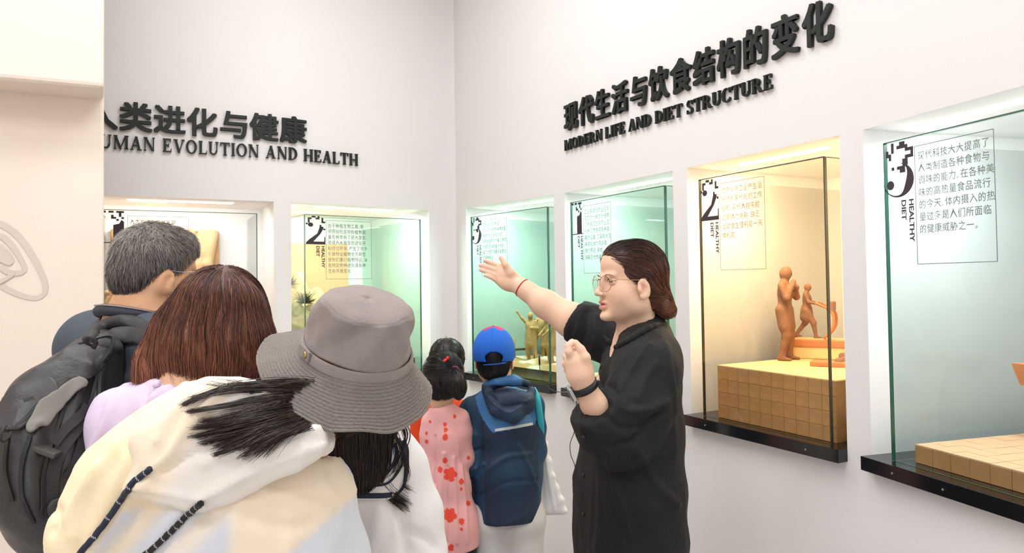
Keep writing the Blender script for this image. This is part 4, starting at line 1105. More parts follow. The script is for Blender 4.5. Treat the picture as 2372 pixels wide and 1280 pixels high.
def clothed_legs(root, L, face, col, parent_scale=1.0, shoe_col=srgb(40, 40, 44), name='trousers', top=None):
    f = np.array([face[0], face[1], 0]); f /= np.linalg.norm(f); s = parent_scale
    T = Field(); T.ell((L[0][0] + L[1][0]) / 2 + [0, 0, .02 * s], (.15 * s, .13 * s, .13 * s), None, .04)
    for h, kn, an in L: T.chain([h, kn, an + [0, 0, .03 * s]], [.105 * s, .078 * s, .062 * s], .02)
    sdf_obj(name, T, mat(name + '_cloth', col, .8, bump=.1, bscale=200), root, h=.016, disp=lambda V: wrinkle(V, 30, 3, aniso=(1, 1, .5)) * .004)
    for h, kn, an in L:
        S = Field(); a = an - f * .035 * s; a[2] = .045 * s; b = an + f * .17 * s; b[2] = .04 * s
        S.cap(a, b, .045 * s, .038 * s, .01, sc=(1, 1, .9)); V, Q = S.mesh(.012); V[:, 2] = np.maximum(V[:, 2], 0.002)
        mobj('shoe', V, Q, mat('shoe', shoe_col, .5), root, True)
def make_hair(root, F_, n, dirf, length, r_, colf, h=.007, seed=1, lift=.0012, steps=12, jitter=.12, keep=None, base_dark=.7, extra=None, name='hair', taper=.2, clip=None, disp=None):
    V, Q = F_.mesh(h); V = relax(V, Q, 1)
    if disp is not None: V = V + F_.grad(V) * disp(V)[:, None]
    g = np.random.default_rng(seed); idx = g.choice(len(V), n); R0 = V[idx] + g.normal(size=(n, 3)) * h * .4
    if keep is not None:
        R0 = R0[keep(R0)]
    P = strands(F_, R0, dirf, length, steps, lift, r_, jitter, seed=seed)
    if extra is not None: P = extra(P, g)
    SV, SQ = strand_mesh(P, r_, taper); m, k, _ = P.shape
    cb = colf(V, g.uniform(size=len(V)) * 0 + .5) * base_dark
    cs = colf(P[:, 0], g.uniform(size=m)); cs = np.repeat(cs, k * 3, axis=0)
    return mobj(name, np.vstack([V, SV]), np.vstack([Q, SQ + len(V)]), M['hair'], root, True, np.vstack([cb, cs]))
def pal(cols):
    A = np.array([srgb(*c)[:3] for c in cols])
    return lambda t: A[np.minimum((np.asarray(t) * len(A)).astype(int), len(A) - 1)]
def glasses(root, c, A, s, m, rr=.0235, seed=0, temples=(-1, 1), wire=.0011):
    g = empty('glasses', c); g.parent = root; g.matrix_parent_inverse = root.matrix_world.inverted()
    X = lambda v: world(v, c, A, s)
    for q in (-1, 1):
        pts = [];
        for i in range(29):
            a = 6.28318 * i / 28; rx = rr * (1 + .06 * math.cos(2 * a)); rz = rr * .92
            pts.append(X((q * .032 + rx * math.cos(a), .1015 - .18 * abs(q * .032 + rx * math.cos(a)) , -.006 + rz * math.sin(a))))
        MB().tube(pts, wire, 6, caps=False).build('rim', m, g, True)
        mb = MB(); mb.add(pts[:-1] + [np.mean(pts[:-1], 0)], [(i, (i + 1) % 28, 28) for i in range(28)]); mb.build('lens', M['lens'], g)
        if q in temples: MB().tube(spline([X((q * .055, .0925, .002)), X((q * .066, .075, .006)), X((q * .074, .03, .004)), X((q * .0765, -.006, .005)), X((q * .074, -.02, -.006))], 16), wire, 6).build('temple', m, g, True)
    MB().tube(spline([X((-.010, .100, .0)), X((0, .104, .004)), X((.010, .100, .0))], 8), wire, 6).build('bridge', m, g, True)
    return g
def ribbon(name, fld, P, w, m, parent, thick=.35, smooth=6):      # a flat band lying on a surface
    P = np.array(P); n = len(P)
    for _ in range(smooth): P[1:-1] = (P[:-2] + P[1:-1] * 2 + P[2:]) / 4
    g = as_surf(fld).grad(P)
    for _ in range(smooth): g[1:-1] = (g[:-2] + g[1:-1] + g[2:]) / 3
    T = np.gradient(P, axis=0); T /= np.linalg.norm(T, axis=1)[:, None]; V = []; Fc = []
    for i in range(n):
        g[i] = g[i] if g[i] @ (P[i] - CAM) < 0 else -g[i]
        sd = np.cross(T[i], g[i]); sd /= np.linalg.norm(sd)
        for a_, b_ in ((-1, -.3), (-.8, .3), (.8, .3), (1, -.3)): V.append(P[i] + sd * w * a_ + g[i] * w * thick * b_)
    for i in range(n - 1):
        for k in range(4): Fc.append((i * 4 + k, i * 4 + (k + 1) % 4, (i + 1) * 4 + (k + 1) % 4, (i + 1) * 4 + k))
    Fc += [(0, 1, 2, 3), ((n - 1) * 4 + 3, (n - 1) * 4 + 2, (n - 1) * 4 + 1, (n - 1) * 4)]
    return mobj(name, V, Fc, m, parent)
px2m = lambda r_, Y: r_ * Y / F_PX

# ---------------------------------------------------------------- the woman in black, pointing
def make_guide():
    yaw = math.atan2(-math.cos(R(20)), -math.sin(R(20))); A = hax(yaw, R(1)); c = W(1458, 652, 2.10); s = 1.0
    root = empty('person', W(1455, 1280, 2.12) * np.array([1, 1, 0]), 'woman in an oversized black shirt pointing left with one raised bare forearm', 'person')
    bf = np.array([-.95, -.30, 0]); br = np.array([bf[1], -bf[0], 0.0])      # body forward, body right
    HF = head_field(fat=1.02)
    B = Field()
    place_field(B, HF, c, A, s, k=.001)
    nk = W(1478, 795, 2.13)
    B.cap(world((0, -.022, -.045), c, A), nk, .050, .056, .03)
    B.chain([nk, W(1470, 900, 2.12), W(1460, 1060, 2.12), W(1455, 1180, 2.12)], [.06, .10, .095, .11], .05, sc=(1.0, 1.25, 1), ax=np.array([bf, br, [0, 0, 1.0]]))
    # far (right) arm, raised; palm to the viewer
    shR = W(1452, 812, 2.30); elR = W(1325, 742, 2.36); wrR = W(1207, 664, 2.44)
    B.chain([nk - [0, 0, .03], shR], [.06, .065], .04)
    B.chain([shR, elR, W(1262, 703, 2.40), W(1222, 674, 2.43), wrR], [.066, .056, .0455, .031, .0285], .02)
    Wp = lambda x, y, Y=2.46: W(x, y, Y)
    kf = .006
    B.chain([wrR, Wp(1190, 652), Wp(1172, 637)], [.028, .025, .022], .012)
    for (b, t1, Yb, Yt, r0, r1) in (((1160, 617), (1123, 603), 2.465, 2.49, .0100, .0072), ((1157, 627), (1113, 614), 2.463, 2.495, .0105, .0074), ((1156, 639), (1113, 624.5), 2.46, 2.49, .0100, .0072), ((1160, 650), (1124, 637.5), 2.455, 2.475, .0090, .0065)):
        m_ = ((b[0] + t1[0]) / 2 - 1, (b[1] + t1[1]) / 2 - 1.0)
        B.cap(Wp(1186, 652), Wp(*b, Yb), .020, .0125, .012)
        B.chain([Wp(*b, Yb), Wp(*m_, (Yb + Yt) / 2 + .004), Wp(*t1, Yt)], [r0 * 1.05, r0 * .92, r1], .0025)
    B.chain([Wp(1194, 646), Wp(1182, 632, 2.445), Wp(1172, 614, 2.44), Wp(1160, 596, 2.445)], [.021, .016, .0105, .0078], .007)   # thumb
    B.ell(Wp(1180, 660, 2.455), (.032, .018, .020), None, .02); B.ell(Wp(1164, 644, 2.475), (.026, .015, .028), None, .02)
    # near (left) arm, bent up; fist holding a clip microphone
    shL = W(1500, 850, 1.98); elL = W(1432, 1040, 1.93); wrL = W(1353, 893, 1.86)
    B.chain([nk - [0, 0, .03], shL], [.06, .065], .04)
    B.chain([shL, elL], [.062, .052], .02)
    B.chain([elL, W(1405, 985, 1.90), W(1375, 935, 1.875), wrL], [.040, .035, .033, .029], .015)
    hd = lambda x, y, Y=1.85: W(x, y, Y)
    B.chain([wrL, hd(1344, 866), hd(1339, 842)], [.029, .034, .032], .012)
    B.ell(hd(1337, 838, 1.855), (.030, .024, .036), None, .015)
    B.chain([hd(1330, 832, 1.845), hd(1318, 815, 1.835), hd(1317, 801, 1.84), hd(1325, 790, 1.85)], [.014, .0105, .0095, .0075], .005)      # index, bent up to the pinch
    B.chain([hd(1324, 840, 1.865), hd(1313, 826, 1.865), hd(1316, 812, 1.875), hd(1328, 806, 1.88)], [.014, .0108, .0095, .008], .004)
    B.chain([hd(1322, 852, 1.875), hd(1311, 842, 1.88), hd(1316, 829, 1.89), hd(1328, 826, 1.895)], [.014, .0105, .0092, .008], .004)
    B.chain([hd(1324, 864, 1.88), hd(1314, 856, 1.89), hd(1320, 845, 1.90), hd(1330, 843, 1.90)], [.012, .0095, .0085, .007], .004)
    B.chain([hd(1356, 852, 1.84), hd(1356, 828, 1.83), hd(1346, 809, 1.835), hd(1334, 793, 1.84)], [.019, .0130, .0105, .0080], .006)         # thumb
    L = legs(B, W(1458, 1290, 2.12) + [0, 0, .02], bf)
    hairy = srgb(120, 50, 45)
    lipU, lipL = world((0, .094, -.060), c, A), world((0, .092, -.076), c, A)
    def cols(V):
        lv = local(V, c, A); C_ = skin_cols(V, np.array(srgb(232, 192, 165)[:3]))
        lm = np.exp(-((lv[:, 0] / .019) ** 4)) * np.exp(-(((lv[:, 2] + .0675) / .0118) ** 6)) * (lv[:, 1] > .074) * np.clip(1 - ((np.abs(lv[:, 0]) / .020) ** 2) * ((np.abs(lv[:, 2] + .0675) / .012) ** 1), 0, 1)
        w = (lm * .8)[:, None]; C_ = C_ * (1 - w) + np.array(srgb(206, 92, 96)[:3]) * w
        ch = .28 * np.exp(-(np.linalg.norm((lv - [-.042, .060, -.035]) / [.02, .022, .02], axis=1) ** 2))[:, None]
        C_ = C_ * (1 - ch) + np.array(srgb(236, 150, 130)[:3]) * ch
        er = .55 * np.exp(-(np.linalg.norm((lv - [-.0765, .0, -.016]) / [.008, .008, .012], axis=1) ** 2))[:, None]
        C_ = C_ * (1 - er) + np.array(srgb(214, 100, 84)[:3]) * er
        pt = .35 * np.exp(-(np.linalg.norm(V - W(1116, 618, 2.48), axis=1) / .03) ** 2)[:, None]
        return C_ * (1 - pt) + np.array(srgb(240, 160, 150)[:3]) * pt
    fine = [(c - .125, c + .125, .0034), (W(1105, 690, 2.4), W(1225, 585, 2.52), .0034), (W(1308, 905, 1.80), W(1372, 780, 1.89), .0034)]
    sdf_obj('body', B, M['skin'], root, h=.012, fine=fine, color=cols, it=1)
    # eyes, lids, brows, lashes
    for q in (-1, 1):
        e = world((.0305 * q, .0690, -.001), c, A)
        b_ = bmesh.new(); bmesh.ops.create_uvsphere(b_, u_segments=48, v_segments=32, radius=.0122)
        V = [np.array(v.co) + e for v in b_.verts]; Fc = [tuple(v.index for v in f.verts) for f in b_.faces]; b_.free()
        look = A[1] * .93 - A[2] * .05 - A[0] * .32; look /= np.linalg.norm(look)
        fm = [1 if (np.mean([V[i] for i in f], 0) - e) @ look > .0108 else 0 for f in Fc]
        mobj('eyeball', V, Fc, None, root, True, mats=[M['eye_white'], M['iris']], fmat=fm)
        br_ = MB(); br_.tube(spline([world(v, c, A) for v in ((.016 * q, .0895, .015), (.028 * q, .0905, .0195), (.042 * q, .082, .018), (.050 * q, .074, .013))], 12), [.0010, .0018, .0020, .0020, .0020, .0019, .0018, .0017, .0015, .0012, .0008, .0004], 6, flat=.6)
        br_.build('eyebrow', mat('brow', srgb(120, 84, 66), .8), root, True)
        ls = MB(); ls.tube(spline([world(v, c, A) for v in ((.020 * q, .0815, .0015), (.031 * q, .0855, .0075), (.042 * q, .0785, .003))], 12), .0011, 5); ls.build('eyelash', M['iris'], root, True)
        ld = Field(); ld.ell(e + A[2] * .0012, (.0136, .0136, .0136), None, .001); ld.half(e + A[2] * .0028, -A[2], .001); l2 = Field(); l2.ell(e, (.0136, .0136, .0136), None, .001); l2.half(e - A[2] * .0026, A[2], .001)
        V, Q = l2.mesh(.0016); mobj('eyelid', V, Q, M['skin'], root, True, np.tile(np.array(srgb(228, 180, 156)[:3]), (len(V), 1)))
        V, Q = ld.mesh(.0016); mobj('eyelid', V, Q, M['skin'], root, True, np.tile(np.array(srgb(226, 176, 150)[:3]), (len(V), 1)))
    # hair: cap swept back into a low bun
    H = Field()
    lf = Field(); lf.ell((0, -.022, .036), (.081, .098, .088), None, .02); lf.ell((0, .030, .060), (.064, .052, .052), None, .02); lf.ell((0, -.060, -.035), (.064, .058, .060), None, .03)
    lf.ell((0, .102, -.085), (.130, .086, .145), None, .005, 's'); lf.ell((0, .052, -.092), (.13, .066, .062), None, .008, 's'); lf.half((0, 0, -.085), (0, 0, -1), .01)
    for q in (-1, 1): lf.ell((.078 * q, -.010, -.014), (.02, .019, .030), None, .004, 's')
    place_field(H, lf, c, A, 1.0, k=.001, rad=.18)
    bun = W(1536, 702, 2.10)
    H.ell(bun, (.028, .030, .034), None, .012); H.ell(W(1547, 722, 2.10), (.024, .026, .022), None, .012); H.ell(W(1527, 676, 2.10), (.020, .024, .020), None, .02)
    p_ = pal([(40, 30, 27), (58, 41, 35), (80, 53, 42), (104, 66, 48), (132, 80, 55), (164, 96, 62)])
    def cf(P, t):
        dk = np.clip((P[:, 2] - (c[2] + .03)) / .08, 0, 1); rr_ = np.clip((P[:, 0] - c[0]) / .09, 0, 1)
        return p_(np.clip(t * (.70 + .40 * rr_) * (1 - .45 * dk) + .10, 0, .999))
    bt = W(1527, 682, 2.10)
    def df(P):
        d = bt - P; ds = np.linalg.norm(d, axis=1, keepdims=True); d = d / ds
        dn = P - bun; tang = np.cross(dn, np.array([.2, -1, .1])); tang /= np.linalg.norm(tang, axis=1, keepdims=True) + 1e-9
        near = (np.linalg.norm(P - bun, axis=1) < .042)[:, None]
        lp = local(P, c, A); arch = np.clip((lp[:, 1:2] + .06) / .1, 0, 1)
        fr_ = np.clip((lp[:, 1:2] + .045) / .06, 0, 1)
        d = d * (1 - fr_) + (-A[1] * 1.0 - A[2] * (.15 + .35 * np.clip((.09 - lp[:, 2:3]) / .06, 0, 1) * np.clip((lp[:, 1:2]) / .05, 0, 1))) * fr_
        return np.where(near, tang, d)
    def kp_(P):
        lv = local(P, c, A); e1 = np.linalg.norm((lv - [0, .102, -.085]) / [.130, .086, .145], axis=1); e2 = np.linalg.norm((lv - [0, .052, -.092]) / [.13, .066, .062], axis=1)
        return (e1 > 1.10) & (e2 > 1.06)
    make_hair(root, H, 3300, df, .085, .0007, cf, h=.0050, seed=3, lift=.0016, jitter=.07, base_dark=.8, keep=kp_)
    glasses(root, c, A, 1.0, M['gold'], rr=.0255, wire=.0010)
    # earring
    MB().lathe([(.0005, 0), (.003, .001), (.003, .002), (.0005, .003)], world((-.079, -.003, -.035), c, A), np.array([A[1], A[2], -A[0]]), 10).build('earring', M['gold'], root, True)
    # shirt
    S = Field(); ax = np.array([bf, br, [0, 0, 1.0]])
    S.chain([W(1486, 800, 2.13), W(1478, 880, 2.12), W(1462, 1000, 2.12), W(1456, 1120, 2.12), W(1455, 1230, 2.12), W(1446, 1340, 2.12)],
            [.080, .108, .138, .150, .150, .140], .04, sc=(1.0, 1.28, 1), ax=ax)
    S.chain([W(1488, 775, 2.13), W(1500, 830, 2.02), W(1495, 870, 1.98)], [.055, .080, .085], .05)
    S.chain([W(1488, 775, 2.13), W(1450, 800, 2.27)], [.055, .085], .05)
    S.chain([W(1495, 865, 1.98), W(1472, 945, 1.94), W(1440, 1005, 1.93)], [.088, .092, .088], .03)       # near sleeve
    S.chain([W(1440, 1005, 1.93), W(1405, 985, 1.90), W(1375, 950, 1.88)], [.086, .075, .066], .03)
    S.chain([W(1452, 800, 2.27), W(1392, 775, 2.32), W(1346, 748, 2.345), W(1332, 745, 2.35)], [.086, .078, .070, .069], .03)     # far sleeve
    cut = lambda p, q: S.half(np.asarray(p), np.asarray(q) - np.asarray(p), .003, lo=np.minimum(p, q) - .10, hi=np.maximum(p, q) + .12)
    def localhalf(p, d, rad):
        p = np.asarray(p); d = np.asarray(d) / np.linalg.norm(d)
        S.fn(lambda P: np.maximum(-((P - p) @ d), np.linalg.norm(P - p - d * rad * .8, axis=-1) - rad * 1.3), p - rad * 2.4, p + rad * 2.4, .003, 's')
    localhalf(W(1326, 742, 2.35), elR - shR, .085); localhalf(W(1368, 945, 1.885), wrL - elL, .08)
    S.half(W(1455, 1335, 2.12), (0, 0, -1), .005)
    # collar opening round the neck
    S.cap(world((0, .0, -.05), c, A), nk + [0, 0, .018], .058, .058, .006, 's')
    S.cap(nk + bf * .03 + [0, 0, .03], nk + bf * .11 - [0, 0, .035], .035, .018, .01, 's')
    cl = []
    collar_c = nk + [0, 0, .022]
    ring = []
    for i in range(15):
        a = R(-140 + 280 * i / 14); ring.append(collar_c - bf * math.cos(a) * .066 + br * math.sin(a) * .064 + [0, 0, .020 * math.cos(a)])
    S.chain(ring, [.010] * 15, .012)
    for q in (ring[0], ring[-1]): S.chain([q, q + bf * .045 - [0, 0, .045]], [.013, .007], .01)
    fo = [([(1500, 800), (1465, 850), (1435, 905)], .008, .006), ([(1520, 845), (1495, 880), (1480, 920)], .010, .006), ([(1400, 905), (1440, 945), (1500, 950), (1545, 930)], .011, .010),
          ([(1400, 960), (1440, 990), (1490, 985), (1540, 955)], .009, -.008), ([(1420, 1035), (1470, 1020), (1530, 960)], .010, -.010), ([(1480, 1050), (1520, 1120), (1570, 1170)], .012, .008),
          ([(1410, 1050), (1430, 1130), (1460, 1230)], .012, .008), ([(1380, 1000), (1390, 1120), (1385, 1270)], .012, .006), ([(1540, 800), (1556, 900), (1560, 1000)], .010, .006),
          ([(1345, 720), (1338, 760), (1325, 788)], .006, .005), ([(1362, 722), (1355, 770), (1345, 800)], .006, -.006), ([(1380, 730), (1376, 780), (1370, 815)], .008, .006), ([(1400, 745), (1395, 790), (1385, 830)], .008, -.006),
          ([(1350, 960), (1370, 940), (1392, 925)], .006, .004), ([(1362, 985), (1390, 955), (1410, 935)], .006, -.005), ([(1372, 800), (1380, 860), (1400, 900)], .007, -.005)]
    sdf_obj('shirt', S, mat('black_cotton', srgb(24, 24, 26), .7, spec=.3, sheen=0, bump=.12, bscale=120, weave=.15), root, h=.0075,
            disp=lambda V: crease(wrinkle(V, 15, 5, aniso=(1, 1, .5))) * .006 + crease(wrinkle(V, 34, 6, aniso=(1, 1, .6))) * .002 + ridges(V, S, fo), it=2)
    K = Field(); kp = hpath(S, [(1526, 752), (1500, 762), (1468, 782), (1438, 800), (1422, 806)], 9, .002)
    K.chain(kp, [.008, .010, .0105, .0105, .0105, .010, .009, .007, .004], .008)
    kq = hpath(S, [(1422, 800), (1412, 790), (1404, 783), (1396, 779)], 5, .002); K.chain(kq, [.006, .008, .008, .007, .004], .008)
    sdf_obj('collar', K, bpy.data.materials['black_cotton'], root, h=.0045, it=2)
    for y in (850, 930, 1010, 1100, 1190):
        p = hit(S, 1352 if y > 950 else 1392, y, .001)[0]; MB().lathe([(.005, 0), (.0055, .002), (.003, .003)], p, frame(-as_surf(S).grad(p[None])[0])[[0, 2, 1]] * np.array([[1], [1], [-1]]), 10).build('button', M['rubber'], root, True)
    clothed_legs(root, L, bf, srgb(30, 30, 34))
    # watch and bracelet
    wx = wrL - (wrL - W(1375, 935, 1.875)) * 0.02; wd_ = wrL - W(1375, 935, 1.875); wd_ /= np.linalg.norm(wd_)
    wA = frame(wd_, (0.1, -1, 0)); T = Field(); T.torus(wx, .0315, .0035, np.array([wA[0], wA[2], wA[1]]), .001)
    wt = empty('watch', wx); wt.parent = root; wt.matrix_parent_inverse = root.matrix_world.inverted()
    n_ = 40; V = []; Fc = []
    for i in range(n_):
        a = 6.28318 * i / n_; rad = wA[0] * math.cos(a) + wA[2] * math.sin(a)
        for (rr_, zz) in ((.0335, -.010), (.0365, -.009), (.0365, .009), (.0335, .010)): V.append(wx + rad * rr_ + wA[1] * zz)
    for i in range(n_):
        for k_ in range(4): Fc.append((i * 4 + k_, i * 4 + (k_ + 1) % 4, ((i + 1) % n_) * 4 + (k_ + 1) % 4, ((i + 1) % n_) * 4 + k_))
    mobj('band', V, Fc, M['rubber'], wt, True)
    fdir = np.array([-1, -.15, 0]); fdir -= wA[1] * (fdir @ wA[1]); fdir /= np.linalg.norm(fdir); fs = np.cross(wA[1], fdir)
    MB().box(wx + fdir * .038, (.019, .017, .0050), np.array([wA[1], fs, fdir]), bev=.004).build('watch_case', M['silver'], wt)
    MB().box(wx + fdir * .0437, (.017, .015, .0008), np.array([wA[1], fs, fdir]), bev=.0006).build('screen', M['black_gloss'], wt)
    bx = W(1210, 666, 2.437); bd_ = wrR - W(1262, 703, 2.40); bd_ /= np.linalg.norm(bd_); bA = frame(bd_, (0, -.4, 1))
    pts = [bx + bA[0] * math.cos(6.28318 * i / 40) * .0325 + bA[2] * math.sin(6.28318 * i / 40) * .0325 for i in range(41)]
    MB().tube(pts, .0022, 8, caps=False).build('bracelet', mat('red_cord', srgb(186, 40, 44), .6), root, True)
    # clip microphone and its wire
    mc = empty('microphone', W(1333, 792, 1.85), 'tiny black clip microphone pinched in the raised fist of the woman in black', 'microphone')
    MB().tube([W(1335, 800, 1.845), W(1329, 786, 1.85)], .0045, 8).build('capsule', M['rubber'], mc, True)
    wire = [W(1336, 800, 1.845), W(1342, 830, 1.895), W(1338, 880, 1.92), W(1334, 960, 1.90), W(1330, 1000, 1.90), W(1321, 1025, 1.93), W(1322, 1052, 1.95), W(1332, 1080, 1.96), W(1338, 1130, 1.95), W(1330, 1145, 1.93), W(1334, 1158, 1.95), W(1345, 1190, 2.0)]
    MB().tube(spline(wire, 60), .0011, 5).build('wire', M['rubber'], mc, True)
make_guide()
# ---------------------------------------------------------------- the other visitors
def simple_body(root, c, A, s, nk, pel, shs, arms, face, fine_head=.006, hand_curl=.5, fem=False, col=SKIN, extra_cols=None, full=False, h=.014, fat=1.0, neck_r=(.056, .064), tw=1.0, ls=1.0):
    B = Field(); HF = head_field(fat=fat, full=full)
    place_field(B, HF, c, A, s, k=.001, rad=.17 * s)
    B.cap(world((0, -.028, -.050), c, A, s), nk, neck_r[0] * s, neck_r[1] * s, .03)
    f = np.array([face[0], face[1], 0]); f /= np.linalg.norm(f); r = np.array([f[1], -f[0], 0.0]); ax = np.array([r, f, [0, 0, 1.0]])
    mid = (np.asarray(nk) * .55 + np.asarray(pel) * .45)
    B.chain([nk, nk * .8 + pel * .2, mid, pel], [.05 * s * tw, .095 * s * tw, .088 * s * tw, .10 * s * tw], .05 * tw, sc=(1.3, 1, 1), ax=ax)
    for sh, (el, wr, pn, th) in zip(shs, arms):
        B.cap(np.asarray(nk) - [0, 0, .02], sh, .05 * s * tw ** 1.4, .055 * s * tw ** 1.4, .04 * tw); B.chain([sh, el, wr], [.052 * s * tw, .040 * s * tw, .027 * s * tw ** .5], .02)
        hand(B, wr, np.asarray(wr) - np.asarray(el), pn, th, s * .9, hand_curl)
    L = legs(B, np.asarray(pel), f, s=s * ls)
    def cols(V):
        C_ = skin_cols(V, col)
        lv = local(V, c, A, s)
        for q in (-1, 1):
            er = .5 * np.exp(-(np.linalg.norm((lv - [.070 * q, -.022, -.014]) / [.014, .012, .024], axis=1) ** 2))[:, None]
            C_ = C_ * (1 - er) + np.array(srgb(206, 110, 92)[:3]) * er
        return C_
    rr_ = .13 * s
    sdf_obj('body', B, M['skin'], root, h=h, fine=[(c - rr_, c + rr_, fine_head)], color=cols)
    if full:
        for q in (-1, 1):
            e = world((.031 * q, .0715, -.001), c, A, s); F2 = Field(); F2.ell(e, (.0122 * s,) * 3, None, 0); V, Q = F2.mesh(.004)
            fm = ((V[Q].mean(1) - e) @ A[1] > .0103 * s).astype(int); mobj('eyeball', V, Q, None, root, True, mats=[M['eye_white'], M['iris']], fmat=fm)
    return B, L, f, r, ax

# ---- the grey-haired man and his backpack
def make_man():
    c = W(370, 629, 1.62); A = hax(R(47), R(-4), R(3)); s = .85
    pel = W(250, 1290, 1.68); nk = W(322, 752, 1.60)
    root = empty('person', [pel[0], pel[1], 0], 'grey-haired man in glasses and a dark slate shirt carrying a black backpack', 'person')
    face = (.5, .87); f = np.array([*face, 0]); f /= np.linalg.norm(f); r = np.array([f[1], -f[0], 0.0]); u = np.array([0, 0, 1.0])
    shL = nk - r * .175 - u * .055; shR = nk + r * .175 - u * .06
    arms = [(shL - u * .28 + f * .03, shL - u * .48 + f * .17, r, -r * 0 + f + u * .4), (shR - u * .28, shR - u * .46 + f * .16, -r, f + u * .4)]
    simple_body(root, c, A, s, nk, pel, [shL, shR], arms, face, fine_head=.0042, full=True, neck_r=(.070, .084), col=np.array(srgb(226, 176, 138)[:3]))
    glasses(root, c, A, s, M['silver'], rr=.022)
    H = Field(); lf = Field()
    lf.ell((0, -.020, .040), (.079, .097, .087), None, .02); lf.ell((0, .036, .066), (.062, .052, .048), None, .02); lf.ell((0, -.062, -.020), (.070, .056, .058), None, .03)
    lf.ell((0, .092, -.075), (.130, .086, .128), None, .006, 's'); lf.half((0, -.05, -.072), (0, .25, -1), .006)
    for q in (-1, 1): lf.ell((.080 * q, -.004, -.030), (.022, .026, .040), None, .004, 's')
    place_field(H, lf, c, A, s, k=.001, rad=.19)
    whorl = world((-.015, -.062, .105), c, A, s)
    pg = pal([(84, 77, 78), (116, 108, 107), (146, 138, 133), (168, 160, 153), (188, 180, 171), (208, 200, 191)]); pd_ = pal([(34, 31, 33), (52, 48, 50), (74, 70, 72), (112, 108, 108)])
    def cf(P, t):
        z = np.clip((local(P, c, A, s)[:, 2] + .055) / .12, 0, 1)[:, None]; t = np.broadcast_to(t, (len(P),))
        return pg(t) * z + pd_(t) * (1 - z)
    def df(P):
        d = P - whorl; l = np.linalg.norm(d, axis=1, keepdims=True); d = d / (l + 1e-6); sw = np.cross(d, A[2]); lv = local(P, c, A, s)
        top = np.clip((lv[:, 2:3] - .03) / .05, 0, 1); fwd = np.clip((lv[:, 1:2] + .03) / .05, 0, 1)
        return d * .7 + sw * .35 * top - A[2] * (1 - top) * 1.0 + (A[1] * .6 + A[0] * .5) * top * fwd
    def lift_tips(P, g):
        k = P.shape[1]; n = H.grad(P[:, 0]); a = g.uniform(.002, .007, len(P)) * np.clip((local(P[:, 0], c, A, s)[:, 2] + .06) / .08, .15, 1)
        return P + n[:, None, :] * (a[:, None] * np.linspace(0, 1, k)[None, :] ** 1.5)[..., None]
    def kp(P):
        lv = local(P, c, A, s); return np.linalg.norm((lv - [0, .092, -.075]) / [.130, .086, .128], axis=1) > 1.03
    make_hair(root, H, 9000, df, .026, .00050, cf, h=.006, seed=5, lift=.002, steps=7, jitter=.28, base_dark=.85, extra=lift_tips, keep=kp)
    S = Field(); ax = np.array([r, f, u])
    S.chain([nk - u * .06, nk - u * .2, nk * .5 + pel * .5, pel - u * .06], [.10, .125, .125, .125], .05, sc=(1.32, 1, 1), ax=ax)
    for sh, (el, wr, _, _) in zip((shL, shR), arms):
        S.cap(nk - u * .045, sh, .062, .078, .05); S.cap(sh, sh * .35 + el * .65, .080, .084, .03)
    S.cap(W(338, 812, 1.54), W(292, 940, 1.51), .045, .055, .05)
    S.cap(world((0, -.03, -.03), c, A, s), nk + u * .03, .068, .074, .006, 's'); S.half(pel - u * .05, -u, .006)
    for sh, (el, wr, _, _) in zip((shL, shR), arms):
        p = sh * .35 + el * .65; d = (el - sh) / np.linalg.norm(el - sh)
        S.fn(lambda P, p=p, d=d: np.maximum(-((P - p) @ d), np.linalg.norm(P - p - d * .08, axis=-1) - .13), p - .22, p + .22, .003, 's')
    sdf_obj('shirt', S, mat('slate_jersey', srgb(72, 80, 90), .85, bump=.15, bscale=260, var=.06, vscale=10), root, h=.009,
            disp=lambda V: crease(wrinkle(V, 16, 15, aniso=(1, 1, .6))) * .005 + wrinkle(V, 40, 6) * .001 + ridges(V, S, [([(345, 850), (290, 880), (260, 930)], .010, .009), ([(330, 800), (270, 840), (245, 880)], .012, .006)]), it=2)
    # striped knitted collar
    ring = []
    for i in range(21):
        a = R(-165 + 330 * i / 20); ring.append(nk - f * math.cos(a) * .078 + r * math.sin(a) * .080 + u * (.014 + .022 * math.cos(a)))
    for dz, w, col, nm in ((0, .012, srgb(54, 56, 66), 'collar'), (.0085, .0022, srgb(222, 210, 214), 'collar_stripe'), (.0135, .0018, srgb(140, 84, 70), 'collar_stripe')):
        MB().tube(spline([p + u * dz - (p - nk) * (0.02 if dz else 0) * 0 for p in ring], 60), w if not dz else .0125 * math.sqrt(max(1 - (dz / .0135) ** 2, .0)) + .0012, 10, flat=1.0 if not dz else .12).build(nm, mat(nm + str(dz), col, .8), root, True)
    clothed_legs(root, legs(Field(), pel, f), f, srgb(60, 62, 70))
    # backpack
    bp = empty('backpack', W(150, 1200, 1.38), 'large black nylon backpack with a grey-lined flap on the back of the grey-haired man', 'backpack')
    nyl = mat('black_nylon', srgb(46, 46, 47), .38, spec=.55, bump=.1, bscale=180); web = mat('webbing', srgb(50, 47, 48), .7, weave=.4, wscale=500)
    as_surf(S)
    K = Field(); Wb = lambda x, y, Y: W(x, y, Y + .05)
    # main body: a bulging sack hugging the back
    K.chain([Wb(232, 828, 1.40), Wb(180, 905, 1.38), Wb(165, 1010, 1.36), Wb(160, 1110, 1.35), Wb(165, 1175, 1.35)], [.040, .070, .100, .110, .100], .06, sc=(1, 1, 1.05))
    K.chain([Wb(175, 850, 1.33), Wb(105, 930, 1.30), Wb(88, 1040, 1.28), Wb(98, 1130, 1.28), Wb(130, 1180, 1.29)], [.034, .050, .064, .068, .055], .04)
